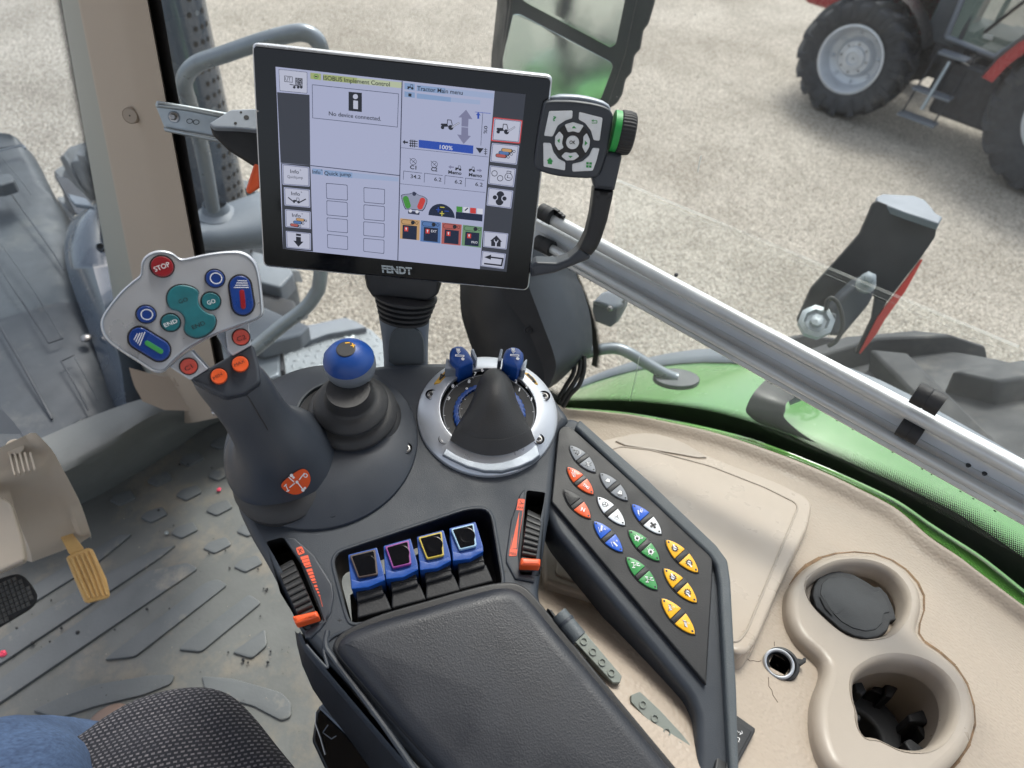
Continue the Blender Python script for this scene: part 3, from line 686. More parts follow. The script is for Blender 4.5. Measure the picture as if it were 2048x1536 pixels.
        if ic in ('valu', 'vald'):
            s = 1 if ic == 'valu' else -1
            pl([(-7, 6), (-1, 8), (4, -4), (-2, -6)] if s > 0 else [(-5, 4), (1, 6), (6, -6), (0, -8)], I_)
            for o in (-.5, 1.5, 3.5): st([(-5.5+o, 5), (-1+o, -4)] if s > 0 else [(-3+o, 3), (2+o, -6)], 1.1, W_, h=H0+.0003)
            pl([(-4, -6), (7, -1), (-4, -11)] if s > 0 else [(-9, 5), (2, 7), (-3, 2)], I_); st([(-3, -7.5), (4, -3)] if s > 0 else [(-7, 5), (0, 5.5)], 1.2, W_, h=H0+.0003)
            ri(6, 4, 2, .6, W_)
    o = g.build('lens_button', panel, wn=False); o['label'] = label
for a, b, c1, c2, ic, lb in [
    (*B4((412, 262), (670, 528)), 'keyg', 'keyg', ('note', 'cross'), 'grey button with phone and music note symbol, topmost of the panel'),
    (*B4((385, 482), (648, 755)), 'orange', 'orange', ('lift', 'TMS'), 'orange button reading TMS'),
    (*B4((350, 715), (618, 1000)), None, 'orange', ('', 'N'), 'half black, half orange button reading N'),
    (*B4((722, 542), (998, 818)), 'keyg', 'keyg', ('lampT', 'lampB'), 'grey button with work lamp symbols'),
    (*B4((695, 788), (970, 1072)), 'keyw', 'keyw', ('wheel', 'wheel2'), 'white button with steering wheel symbols'),
    (*B4((1048, 862), (1345, 1162)), 'keyb', 'keyw', ('cyl', 'four'), 'half blue, half white button with padlock symbol'),
    (*B5((440, 18), (800, 402)), 'keyb', 'keyb', ('armu', 'armd'), 'blue button with two lift arm symbols'),
    (*B5((885, 130), (1272, 515)), 'keygr', 'keygr', ('diffA', 'diff'), 'green button with differential lock symbols'),
    (*B5((858, 475), (1245, 885)), 'keygr', 'keygr', ('4wd', '4wdx'), 'green button with driveline symbols'),
    (*B5((1362, 255), (1768, 665)), 'keyy', 'keyy', ('ptou540', 'ptod1000'), 'yellow button with gear symbols, uppermost of the yellow ones'),
    (*B5((1335, 622), (1750, 1050)), 'keyy', 'keyy', ('ptou750', 'ptod540E'), 'yellow button with gear symbols, middle of the yellow ones'),
    (*B5((1305, 1005), (1725, 1455)), 'keyy', 'keyy', ('valu', 'vald'), 'yellow button with striped drum symbols, lowest on the panel')]:
    lensbtn(a, b, c1, c2, ic, lb)

# ---------------------------------------------------------------- thumb wheels
def thumb(l0, l1, r0, r1, bar, lab, nr=11, top=.010):
    t = thing('thumb_wheel', lab, 'thumb wheel', FC.w((l0[0]+r1[0])/2, (l0[1]+r1[1])/2), 'ribbed thumb wheels on the armrest console')
    g = G(); rings = []; n = nr*6
    for k in range(n+1):
        s = k/n; h = -.014+(top+.014)*math.sin(math.pi*(.08+.84*s))**.7+(.0024*abs(math.sin(math.pi*nr*s))**.6-.0012)
        A = FC.w(l0[0]+(l1[0]-l0[0])*s, l0[1]+(l1[1]-l0[1])*s, h); B = FC.w(r0[0]+(r1[0]-r0[0])*s, r0[1]+(r1[1]-r0[1])*s, h)
        e = (B-A)*.04; rings.append([A-FC.n*.02, A-FC.n*.0012, A+e, B-e, B-FC.n*.0012, B-FC.n*.02])
    g.loft(rings, M['conegr'], closed=False); g.build('ribbed_wheel', t)
    g = G(); g.slab(FC, rc(bar, 3, 4), .002, .0125, M['orange'], .0022, 4); g.build('pointer_bar', t)
thumb(Q((330, 515))[0], Q((500, 890))[0], Q((425, 462))[0], Q((592, 850))[0], Q((420, 795), (565, 762), (578, 800), (440, 843)), 'black ribbed thumb wheel with orange bar by the left edge of the armrest console')
thumb(Q((1800, 172))[0], Q((1752, 545))[0], Q((1885, 212))[0], Q((1838, 552))[0], Q((1760, 452), (1878, 458), (1876, 502), (1757, 498)), 'black ribbed thumb wheel with orange bar beside the red MAX MIN scale')

# ---------------------------------------------------------------- four spool levers
for (tl, tr, br_, bl), fm, nm in [(((758, 440), (908, 403), (925, 552), (808, 572)), 'brown', 'brown frame, leftmost of the four'), (((965, 388), (1105, 350), (1120, 490), (1010, 515)), 'purple', 'purple frame'),
                            (((1160, 335), (1298, 300), (1312, 440), (1210, 462)), 'gold', 'yellow frame'), (((1350, 285), (1485, 252), (1502, 385), (1402, 408)), 'pale', 'pale blue frame, rightmost of the four')]:
    X, Y = bl; hT = .012
    t = thing('spool_lever', 'blue control lever whose black top plate has a '+nm, 'lever', FC.w(*Q((X+50, Y+60))[0], -.02), 'blue levers in the armrest console recess')
    g = G(); g.slab(FC, rc(Q((tl[0]-9, tl[1]-4), (tr[0]+10, tr[1]-9), (br_[0]+36, br_[1]-4), (br_[0]+40, br_[1]+34), (X+60, Y+56), (X-40, Y+66), (X-46, Y+6)), 3, 3), -.030, hT-.003, M['blue'], .0008, 2)
    g.slab(FC, rc(Q((X-44, Y+8), (X+10, Y+22), (X+70, Y+10), (br_[0]+37, br_[1]+2), (br_[0]+40, br_[1]+34), (X+60, Y+56), (X-40, Y+66)), 2, 3), -.030, hT-.0012, M['blue'], .0008, 2)
    g.build('lever_body', t)
    g = G(); q = rc(Q(tl, tr, br_, bl), 3, 3)
    g.slab(FC, q, hT-.004, hT, M[fm], .0006, 2)
    cx = sum(p[0] for p in q)/len(q); cy = sum(p[1] for p in q)/len(q); qi = [(cx+(a-cx)*.86, cy+(b-cy)*.88) for a, b in q]
    pl = g.build('top_frame', t)
    g = G(); g.slab(FC, qi, hT-.001, hT+.0003, M['bezel'], .0003, 2)
    g.fl(FC, cx+3, cy-2, [(17, hT+.00035), (15, hT+.0005), (13, hT+.0003), (9, hT+.00032), (0.1, hT+.00031)], M['bezel'], 24, hb=hT, cap=False); g.build('top_plate', t)
    g = G(); g.slab(FC, rc(Q((X-14, Y+56), (X+50, Y+48), (X+132, Y+14), (X+150, Y+95), (X-6, Y+140)), 3), -.030, .004, M['rubber'], .0015, 3)
    g.slab(FC, rc(Q((X-4, Y+126), (X+155, Y+84), (X+192, Y+172), (X+194, Y+186), (X-2, Y+236), (X-6, Y+222)), 3), -.030, .0005, M['rubber'], .0015, 3)
    g.slab(FC, rc(Q((X+2, Y+80), (X+140, Y+52), (X+144, Y+64), (X+2, Y+94)), 1), 0, .0048, M['rubber'], .0006, 2)
    g.build('lever_boot', t)

# ---------------------------------------------------------------- ball joystick
bj = thing('ball_joystick', 'small joystick with a blue ball knob on a dark bellows boot', 'joystick', FC.w(715, 830))
g = G(); g.fl(FC, 668, 826, [(78, .010), (77, .0195), (75, .021), (71, .021), (69, .019), (66, .014)], M['plasticl'], 56, hb=.018, cap=False)
g.fl(FC, 668, 826, [(69, .0195), (10, .0197)], M['deep'], 40, hb=.0195)
g.build('well_ring', bj)
g = G(); pr = [(94, .000), (98, .006), (92, .012), (84, .015), (88, .019), (90, .023), (80, .028), (68, .030), (72, .033), (73, .036), (62, .041), (50, .044), (46, .048), (42, .056)]
g.fl(FC, 706, 826, crom([V(p) for p in pr], 4) and [(p.x, p.y) for p in crom([V(p) for p in pr], 4)], M['conegr'], 56, hb=.02); g.build('bellows_boot', bj)
bc = FC.w(700, 728, .062); br_ = (ray(700+53, 728)*bc.length-ray(700, 728)*bc.length).length
ba = (FC.n+CR*(-.05)).normalized()
g = G(); pr = [(.32, -.95)]+[(.985*math.cos(math.radians(a)), .985*math.sin(math.radians(a))) for a in range(-70, 18, 8)]+[(.945, .30)]
g.lathe(bc, ba, [(a*br_, b*br_) for a, b in pr], M['silver2'], 40, cap0=True); g.build('ball_base', bj)
g = G(); pr = [(.93, .295), (.965, .31)]+[(1.015*math.cos(a*math.pi/180), math.sin(a*math.pi/180)*.99) for a in range(20, 76, 6)]
g.lathe(bc, ba, [(a*br_, b*br_) for a, b in pr], M['blue'], 48, cap=True)
g.ball(bc-CR*br_*.58+CU*br_*.22, br_*.44, M['blue'], 20, sx=CR, sy=CU*.8, sz=FC.n); g.build('ball_cap', bj)
g = G(); tp = bc+ba*br_*.90; FT = Fr(tp, ba)
g.lathe(tp, ba, [(br_*.36, -.05*br_), (br_*.36, br_*.05), (br_*.32, br_*.07)], M['black'], 32)
FT2 = Fr(tp+ba*(br_*.072+.0001), ba); x0, y0 = 701, 688
for bl, br2 in (((x0-10, y0-2), (x0-2, y0-3)), ((x0+1, y0+3), (x0+9, y0+2))): g.stroke(FT2, [bl, br2], 2.2, .0001, M['keyy'])
g.stroke(FT2, [(x0+4, y0-1), (x0+6, y0+6)], 2.2, .0002, M['keyy']); g.build('top_button', bj)

# ---------------------------------------------------------------- dial module
dm = thing('dial_module', 'round silver dial unit with blue ribbed rings under a black cone cap', 'dial', FC.w(975, 828))
g = G(); cx, cy = 975.5, 829
g.fl(FC, cx, cy, [(140, -.002), (140, .002), (138, .0035), (130, .006), (118, .009), (106, .011), (97, .0118), (95, .0115), (94, .008)], M['silver'], 96, cap=False)
ring = g.build('silver_ring', dm)
for x, y in DZ((243, 618), (1528, 635), (392, 1125), (1462, 1125)):
    screw(ring, FC, x, y, 9, .0095, 'screw')
g = G()                                       # front silver apron
g.slab(FC, DZ((445, 1165), (560, 1245), (665, 1290), (665, 1318), (715, 1330), (715, 1300), (850, 1330), (960, 1335), (1100, 1320), (1200, 1295), (1205, 1322), (1245, 1305), (1250, 1275), (1370, 1205), (1440, 1150), (1480, 1305), (1400, 1370), (1250, 1440), (1050, 1492), (850, 1490), (650, 1440), (480, 1362), (368, 1300)), .001, .0085, M['silver2'], .0012)
g.build('front_apron', dm)
g = G(); g.fl(FC, 978, 826, [(94, .004), (94, .0105), (92.5, .0112), (66, .0112), (64, .006), (60, .004)], M['black'], 80, hb=.010, cap=False)
g.fl(FC, 978, 826, [(62, .004), (62, .0125), (60.5, .0132), (36, .0132), (34, .006), (10, .004)], M['black'], 64, hb=.010)
for rr, w in ((90.5, .7), (88.5, .0), (58.5, .7)):
    if w: g.fl(FC, 978, 826, [(rr-w, .0115 if rr > 70 else .0135), (rr+w, .0115 if rr > 70 else .0135)], M['keyg'], 72, hb=.010, cap=False)
dial = g.build('dial_face', dm)
g = G(); g.fl(FC, 979, 828, [(71, .010), (72, .0125), (71, .0145), (68, .0155), (62, .0155), (61, .013)], M['blue'], 220, hb=.012, cap=False, ribs=40, rib=.014); g.build('outer_ribbed_ring', dm)
g = G(); g.fl(FC, 981, 824, [(42, .013), (43, .0155), (42, .0175), (39, .0185), (32, .0185), (30, .015)], M['blue'], 200, hb=.014, cap=False, ribs=34, rib=.016); g.build('inner_ribbed_ring', dm)
g = G()
for s, (x, y), h in [('9', (425, 682), .0118), ('8', (470, 540), .0118), ('7', (580, 415), .0118), ('9', (628, 578), .0138), ('8', (655, 487), .0138), ('7', (725, 402), .0138), ('6', (808, 357), .0138),
                  ('3', (1118, 405), .0138), ('2', (1190, 488), .0138), ('1', (1235, 580), .0138), ('2', (1312, 545), .0118), ('1', (1372, 690), .0118)]:
    a, b_ = DZ((x, y), (x+30 if s != '1' else x+14, y+3)); g.text(FC, s, a, b_, h, M['white'], cap=8.5, bold=.03)
for rr, h, aa in ((91, .0118, (-28, 0, 25, 60, 85, 110, 135, 160, 185, 205)), (57, .0138, (-20, 5, 30, 55, 80, 120, 150, 175))):
    c = V(FC.loc(978, 826, .01)); sc = FC.r(978, 826, 1, .01)
    for a in aa:
        a = math.radians(a); d = V((math.cos(a), math.sin(a))); p0 = c+d*rr*sc; p1 = c+d*(rr-4)*sc; nn = V((-d.y, d.x))*.00018
        g.add([FC.W(*(p0+nn), h), FC.W(*(p1+nn), h), FC.W(*(p1-nn), h), FC.W(*(p0-nn), h)], [(0, 1, 2, 3)], M['white'])
g.build('dial_numbers', dial, wn=False)
# cone cap: arched sections from a rounded nose to a wide arc foot
g = G(); rings = []; m_ = 22
rows = [(736.5, 989, 3, .026, 0), (738, 989, 12, .031, -1), (742, 989, 20, .035, -3), (749, 989.5, 28, .039, -5), (760, 989.5, 34, .042, -6), (776, 989.5, 39, .043, -5), (796, 989, 44, .042, -2), (818, 988, 52, .038, 3), (840, 987, 61, .033, 9), (862, 986, 70, .029, 15), (878, 985.5, 76, .024, 20), (879, 985.5, 76.6, .0235, 20), (881, 985.5, 77, .0235, 21), (896, 985, 81, .019, 26), (911, 985, 85, .0142, 31), (913, 985, 85, .004, 31)]
for y, x, hw, h, sag in rows:
    r = []
    for k in range(m_+1):
        a = math.pi*k/m_; s = -math.cos(a); h2_ = min(.0137, h*.98); hh = h2_+(h-h2_)*max(0, math.sin(a))**.8
        r.append(FC.w(x+hw*s, y-sag*s*s, hh))
    rings.append(r)
g.loft(rings, M['conegr'], closed=False, cap0=True); g.build('cone_cap', dm, ang=60)
g = G()
for poly in [((415, 200), (440, 215), (500, 260), (548, 320), (535, 335), (395, 330)), ((700, 100), (725, 95), (745, 150), (768, 205), (745, 245), (692, 130)), ((1030, 95), (1058, 105), (1045, 175), (1040, 240), (995, 240)), ((1325, 210), (1335, 225), (1312, 350), (1262, 350), (1250, 325), (1290, 250))]:
    g.slab(FC, rc(DZ(*poly), 2), .004, .022, M['silver2'], .0008, 2)
g.build('lever_guard', dm)
for pts, lab, ic in [(((452, 200), (448, 130), (470, 75), (530, 50), (600, 55), (650, 100), (722, 215), (715, 245), (560, 305), (520, 275), (480, 235)), 'blue finger paddle at the upper left of the dial unit', (555, 170)),
                 (((1055, 225), (1068, 140), (1100, 85), (1170, 60), (1245, 80), (1295, 135), (1298, 200), (1275, 260), (1230, 310), (1150, 290), (1070, 258)), 'blue finger paddle at the upper right of the dial unit', (1180, 165))]:
    t = thing('finger_paddle', lab, 'lever', FC.w(*DZ(ic)[0], .02), 'blue finger paddles on the dial unit')
    g = G(); g.slab(FC, rc(DZ(*pts), 3), .004, .030, M['blue'], .004, 4, dome=.001); pd = g.build('paddle', t)
    g = G(); x, y = ic; h = .0315
    g.poly(FC, DZ((x-30, y-75), (x+15, y-72), (x+12, y-45), (x-22, y-45)), h, M['white'])
    g.stroke(FC, DZ((x-22, y-45), (x-5, y-15), (x+18, y-40)), 1.4, h, M['white']); g.poly(FC, DZ((x-12, y-48), (x+8, y-46), (x, y-25)), h, M['white'])
    g.stroke(FC, DZ((x-32, y+5), (x+55, y+12)), 5, h, M['white']); g.stroke(FC, DZ((x-25, y+6), (x+48, y+12)), 1.6, h+.0001, M['blue'])
    g.poly(FC, DZ((x+25, y+40), (x+45, y+25), (x+68, y+45), (x+55, y+62), (x+35, y+60)), h, M['white']); g.build('printed_symbol', pd, wn=False)
for pts, q in [(((405, 345), (497, 355), (395, 490), (270, 495), (330, 420)), ((355, 390), (340, 450), (380, 410), (415, 370))), (((1282, 358), (1350, 375), (1420, 440), (1462, 505), (1410, 508), (1360, 460), (1320, 400)), ((1340, 390), (1390, 430), (1425, 480), (1400, 470)))]:
    g = G(); g.slab(FC, rc(DZ(*pts), 2), .006, .0098, M['yellow'], .0004)
    g.stroke(FC, DZ(*q), 3.5, .0100, M['ink']); g.stroke(FC, DZ(q[0], q[2]), 4, .0100, M['ink']); g.build('yellow_sticker', ring)

# ---------------------------------------------------------------- multifunction joystick
jt = thing('multifunction_joystick', 'large joystick with a silver fan shaped head full of blue, teal and red buttons', 'joystick', FC.w(560, 950))
# handle: stacked ellipses from the foot skirt up to the head
def sect(x, y, h, rw, rd, tilt, n=36, p=2.0, ax=None):
    c = FC.w(x, y, h); t = (ax or FC.n); e = CR-(t*CR.dot(t)); e.normalize(); f = t.cross(e); s = c.length/F; o = []
    e2 = e*math.cos(tilt)+f*math.sin(tilt); f2 = t.cross(e2)
    for k in range(n):
        a = 2*math.pi*k/n; ca, sa = math.cos(a), math.sin(a)
        o.append(c+e2*rw*s*math.copysign(abs(ca)**(2/p), ca)+f2*rd*s*math.copysign(abs(sa)**(2/p), sa))
    return o
hd_ax = (FC.w(447, 725, .115)-FC.w(535, 865, .03)).normalized()
def sect2(x, y, d, rw, rd, t, n=40):
    c = P(x, y, d); t = V(t).normalized(); e = CR-(t*CR.dot(t)); e.normalize(); f = t.cross(e); k_ = d/F/ray(x, y).dot(FWD)
    return [c+e*rw*k_*math.cos(2*math.pi*k/n)+f*rd*k_*math.sin(2*math.pi*k/n) for k in range(n)]
hd_ax = (P(447, 738, .524)-P(522, 848, .553)).normalized(); sk = (FC.n*.55-ray(560, 912)*.6).normalized(); mx_ = (sk*.5+hd_ax*.8).normalized()
rings = [sect2(*r) for r in [(566, 930, .606, 86, 88, sk), (562, 920, .594, 94, 97, sk), (561, 915, .588, 95, 98, sk), (560, 911, .583, 93, 96, sk), (557, 903, .577, 84, 88, sk), (553, 892, .572, 74, 78, (sk+mx_)), (547, 880, .566, 66, 70, mx_), (538, 866, .560, 60, 62, (mx_+hd_ax)),
        (522, 846, .553, 56, 54, hd_ax), (508, 824, .546, 55, 50, hd_ax), (494, 804, .540, 57, 47, hd_ax), (478, 782, .535, 61, 42, hd_ax), (462, 762, .531, 63, 36, hd_ax), (452, 750, .529, 62, 30, hd_ax), (450, 747, .5285, 58, 26, hd_ax)]]
g = G(); g.loft(rings, M['plastic2'], cap0=False, cap1=True); from mathutils.bvhtree import BVHTree; hbvh = BVHTree.FromPolygons([tuple(v_) for v_ in g.v], g.f); handle = g.build('handle', jt, ang=50, sub=1)
g = G(); g.fl(FC, 566, 962, [(95, -.001), (97, .008), (86, .014), (60, .02)], M['conegr'], 56, hb=.005); g.build('foot_boot', jt)
# triangular face carrying MIN and MAX
FN = Fr(P(445, 722, .505), -ray(445, 730)+UPW*.25)
g = G(); g.slab(FN, rc([(378, 758), (440, 722), (503, 688), (509, 694), (520, 735), (522, 765), (490, 788), (450, 795), (420, 782)], 6, 5), -.020, .0, M['plastic2'], .003, 4)
g.build('handle_face', jt)
def rbtn(fr, c, r, h0, h1, mat, txt, parent, name, lab=None, tb=None, tm='white', dx=1.0, ring=True, cap=None):
    (x, y), r = J(c)[0], r*.25391; g = G()
    if ring: g.fl(fr, x, y, [(r*1.13, h0+.0003), (r*1.12, h0+.0007), (r*1.03, h0+.0006), (r*1.0, h0)], M['ink'], 40, hb=h0, cap=False)
    g.fl(fr, x, y, [(r, h0), (r, h1-.0009), (r*.97, h1-.0003), (r*.90, h1), (r*.5, h1-.0002), (r*.1, h1-.0003)], mat, 40, hb=h1)
    if txt: bl, b2 = J(*tb); g.text(fr, txt, bl, b2, h1+.0003, M[tm], cap=cap)
    return g.build(name, parent, label=lab)
g = G()
for poly in [((780, 870), (800, 868), (935, 1015), (790, 1105), (625, 1000), (700, 930)), ((1065, 712), (1250, 650), (1272, 830), (1125, 915), (1085, 870))]:
    g.slab(FJ, rc(J(*poly), 3), -.016, -.006, M['silver'], .0012)
g.slab(FJ, J((800, 868), (815, 862), (950, 1010), (935, 1018)), -.022, -.009, M['silver2'], .001); g.slab(FJ, J((1000, 745), (1065, 712), (1125, 915), (1105, 925)), -.024, -.009, M['silver2'], .001)
neck = g.build('neck_arm', jt)
head = [(75, 660), (92, 600), (132, 535), (230, 410), (330, 320), (392, 278), (400, 232), (397, 180), (428, 122), (488, 85), (560, 72), (640, 88), (688, 126), (720, 145), (800, 130), (950, 96), (1100, 80), (1190, 80), (1265, 115), (1318, 175), (1342, 260), (1360, 400), (1374, 560), (1362, 600), (1300, 636), (1100, 703), (980, 750), (880, 800), (760, 868), (640, 975), (592, 1035), (545, 1052), (480, 1035), (400, 978), (250, 885), (150, 812), (95, 745)]
g = G(); g.slab(FJ, chk(J(*head), 2), -.008, 0, M['silver'], .0022, 4, bottom=True); hd_ = g.build('head_plate', jt)
g = G(); hl = [FJ.w(x, y, .0002) for x, y in chk(J(*[(725+(x-725)*.965, 560+(y-560)*.955) for x, y in head]), 2)]
g.tube(hl+[hl[0]], .00035, M['silver2'], 6, cap=False); g.build('head_bead', hd_)
rbtn(FJ, (568, 208), 90, 0, .0028, M['red'], 'STOP', jt, 'stop_button', None, ((515, 250), (635, 205)), cap=11)
rbtn(FJ, (985, 303), 74, 0, .0026, M['blued'], None, jt, 'round_button', 'blue round button with white ring at the upper right')
rbtn(FJ, (442, 585), 76, 0, .0026, M['blued'], None, jt, 'round_button', 'blue round button with white ring at the left')
for c in ((993, 302), (448, 587)):
    g = G(); (x, y) = J(c)[0]; g.fl(FJ, x, y, [(10.6, .0029), (12.4, .0029)], M['white'], 36, hb=.0026, cap=False); g.build('white_ring', hd_, wn=False)
rbtn(FJ, (953, 482), 74, 0, .0022, M['teal'], 'GO', jt, 'go_button', 'small teal button reading GO', ((930, 512), (992, 492)), cap=9)
rbtn(FJ, (635, 650), 75, 0, .0022, M['teal'], 'END', jt, 'end_button', 'small teal button reading END', ((592, 688), (692, 648)), cap=9)
pea = [(600, 470), (618, 400), (670, 360), (740, 350), (820, 372), (862, 410), (850, 450), (852, 500), (880, 545), (930, 578), (985, 592), (995, 650), (970, 710), (900, 760), (830, 775), (760, 745), (735, 700), (752, 640), (735, 590), (690, 555), (630, 545)]
g = G(); q = chk(J(*pea), 2); cxp = sum(p[0] for p in q)/len(q); cyp = sum(p[1] for p in q)/len(q)
g.slab(FJ, [(cxp+(a-cxp)*1.045, cyp+(b-cyp)*1.045) for a, b in q], -.001, .0005, M['ink'], .0003, 2)
g.slab(FJ, q, 0, .0026, M['teal'], .0010, 3); g.text(FJ, 'GO', *J((705, 502), (775, 478)), .0028, M['ink'], cap=9); g.text(FJ, 'END', *J((812, 705), (912, 665)), .0028, M['ink'], cap=9.5)
g.build('rocker_button', jt, label='teal peanut shaped rocker reading GO and END')
def caps(c0, c1, r, n=10):
    a, b = V(c0), V(c1); d = (b-a).normalized(); s = math.atan2(d.y, d.x); o = []
    for k in range(n+1): t = s+math.pi/2+math.pi*k/n; o.append((a.x+r*math.cos(t), a.y+r*math.sin(t)))
    for k in range(n+1): t = s-math.pi/2+math.pi*k/n; o.append((b.x+r*math.cos(t), b.y+r*math.sin(t)))
    return o
for c0, c1, sym, lab in [((1183, 365), (1205, 505), 'salmon', 'blue oval button with a red arm symbol at the right of the head'), ((388, 772), (545, 868), 'lime', 'blue oval button with a green arm symbol at the left of the head')]:
    g = G(); g.slab(FJ, J(*caps(c0, c1, 98, 14)), -.001, .0005, M['ink'], .0003, 2); g.slab(FJ, J(*caps(c0, c1, 84, 14)), 0, .0026, M['blued'], .0009, 3)
    if c0[0] > 1000:
        g.slab(FJ, J(*caps((1197, 410), (1208, 525), 20, 6)), .0024, .0030, M['red'], .0003, 2)
        for k in range(4): g.stroke(FJ, J((1165-k*10, 320+k*18), (1235+k*5, 322+k*17)), 1.6, .0029, M['white'])
    else:
        g.slab(FJ, J(*caps((450, 812), (558, 878), 20, 6)), .0024, .0030, M['keygr'], .0003, 2)
        for k in range(4): g.stroke(FJ, J((372+k*20, 738-k*4), (348+k*14, 785+k*15)), 1.6, .0029, M['white'])
    g.build('oval_button', jt, label=lab)
rbtn(FJ, (1190, 765), 66, -.006, -.0036, M['salmon'], 'C2', jt, 'cruise_button', 'worn red button reading C2', ((1165, 800), (1232, 778)), tm='ink', cap=10)
rbtn(FJ, (777, 995), 68, -.006, -.0036, M['salmon'], 'C1', jt, 'cruise_button', 'worn red button reading C1', ((758, 1035), (812, 1005)), tm='ink', cap=10)
rbtn(FN, (1183, 975), 66, 0, .0045, M['orange'], 'MAX', jt, 'limit_button', 'orange button reading MAX', ((1143, 998), (1222, 962)), tm='ink', cap=7)
rbtn(FN, (1015, 1072), 66, 0, .0045, M['orange'], 'MIN', jt, 'limit_button', 'orange button reading MIN', ((978, 1100), (1045, 1062)), tm='ink', cap=7)
# orange direction label on the skirt
def onh(x, y, off):
    d = ray(x, y); r = hbvh.ray_cast(V((0, 0, 0)), d); return d*((r[3] if r[0] is not None else .57)-off)
def hpoly(g, pts, off, m):
    cx = sum(p[0] for p in pts)/len(pts); cy = sum(p[1] for p in pts)/len(pts); n = len(pts); vs = []
    for f in (1, .66, .33): vs += [onh(cx+(x-cx)*f, cy+(y-cy)*f, off) for x, y in pts]
    vs.append(onh(cx, cy, off)); fs = [(j*n+i, j*n+(i+1) % n, (j+1)*n+(i+1) % n, (j+1)*n+i) for j in range(2) for i in range(n)]+[(2*n+i, 2*n+(i+1) % n, 3*n) for i in range(n)]
    g.add(vs, fs, m)
def hstroke(g, a, b, w_, off, m):
    d = (V(b)-V(a)).normalized(); nn = V((-d.y, d.x))*w_/2; g.add([onh(p.x, p.y, off) for p in (V(a)+nn, V(a)-nn, V(b)-nn, V(b)+nn)], [(0, 1, 2, 3)], m)
g = G(); hpoly(g, chk([(560, 968), (585, 948), (605, 936), (617, 942), (622, 958), (618, 972), (602, 988), (585, 990), (566, 980)], 2), .0011, M['orange'])
for a, b in [((577, 954), (588, 964)), ((609, 946), (598, 960)), ((595, 965), (605, 978)), ((590, 966), (579, 975))]: hstroke(g, a, b, 2.0, .0016, M['white'])
for c, r_ in [((583, 951), 3.5), ((587, 955), 2.5), ((606, 980), 3.5), ((610, 976), 2.5), ((611, 951), 4.5), ((594, 964), 3)]: hpoly(g, [(c[0]+r_*math.cos(k*.6283), c[1]+r_*math.sin(k*.6283)) for k in range(10)], .0017, M['white'])
hpoly(g, [(611+2.6*math.cos(k*.6283), 951+2.6*math.sin(k*.6283)) for k in range(10)], .0022, M['orange'])
for a, b in [((571, 969), (577, 983)), ((568, 973), (573, 968)), ((573, 983), (579, 980))]: hstroke(g, a, b, 1.8, .0016, M['white'])
g.build('direction_label', jt)
# knurled wheel on the handle's left side, seam lines, small plug
g = G(); cw = P(436, 815, .548); g.lathe(cw-CR*.004, CR, [(.001, 0), (.0055, .001), (.0055, .006), (.001, .007)], M['screw'], 40, ribs=12, rib=.12); g.build('side_wheel', jt)
g = G(); seam = [onh(x, y, .0000) for x, y in [(493, 790), (500, 800), (508, 813), (518, 830), (528, 846), (536, 860)]]
g.tube(crom(seam, 4), .0004, M['ink'], 6); g.build('seam', jt)

# ---------------------------------------------------------------- terminal
term = thing('terminal', 'black touchscreen terminal in a slim silver case above the armrest', 'monitor', FM.w(800, 560))
g = G(); oc = rc([(502, 84), (1106, 150), (1057, 583), (525, 534)], 13, 5)
g.slab(FM, oc, -.022, -.0018, M['silver'], .003, 4, bottom=True); g.build('case', term)
g = G(); g.slab(FM, rc([(506, 91), (1102, 156), (1055, 580), (528, 531)], 11, 5), -.003, .0006, M['bezel'], .0008, 2)
g.fl(FM, 516, 222, [(2.2, .0007), (1.5, .0010), (.2, .0011)], M['screw'], 12, hb=0)
g.build('glass_front', term)
g = G(); z = S((728, 1240), (883, 1252)); g.text(FM, 'FENDT', z[0], z[1], .0009, M['zinc'], tl=(z[0][0]-1.5, z[0][1]-14.0), bold=.045)
for t in (.36, .66):
    p0, p1 = S((720, 1240-41*t+1), (895, 1254-41*t+1)); g.stroke(FM, [p0, p1], .7, .0011, M['bezel'])
g.build('brand_lettering', term, wn=False)
H = .0009; dh = .0001
g = G(); g.slab(FM, S((182, 188), (1463, 330), (1365, 1238), (220, 1120)), 0, H, M['s_bg'], 0)
for p in [((190, 318), (356, 332), (360, 692), (208, 680)), ((210, 682), (360, 692), (374, 1134), (220, 1120)), ((1304, 312), (1463, 330), (1365, 1238), (1228, 1224))]: g.poly(FM, S(*p), H+dh, M['s_dk'])
disp = g.build('display', term, wn=False)
g = G()                                       # header bands and divider lines
h2 = H+2*dh
g.poly(FM, S((360, 218), (415, 224), (415, 257), (360, 250)), h2, M['s_lime']); g.poly(FM, S((425, 226), (600, 245), (598, 275), (425, 258)), h2, M['s_lime']); g.poly(FM, S((600, 245), (828, 268), (826, 298), (598, 275)), h2, M['s_limel'])
g.poly(FM, S((842, 270), (895, 276), (895, 310), (842, 303)), h2, M['s_sky']); g.poly(FM, S((905, 282), (1050, 297), (1048, 327), (905, 312)), h2, M['s_sky']); g.poly(FM, S((1050, 297), (1300, 325), (1298, 352), (1048, 327)), h2, M['s_skyl'])
g.poly(FM, S((842, 314), (895, 320), (895, 348), (842, 342)), h2, M['s_sky']); g.poly(FM, S((905, 324), (1080, 345), (1079, 368), (905, 350)), h2, M['s_sky']); g.poly(FM, S((1080, 345), (1230, 360), (1228, 382), (1079, 368)), h2, M['s_skyl'])
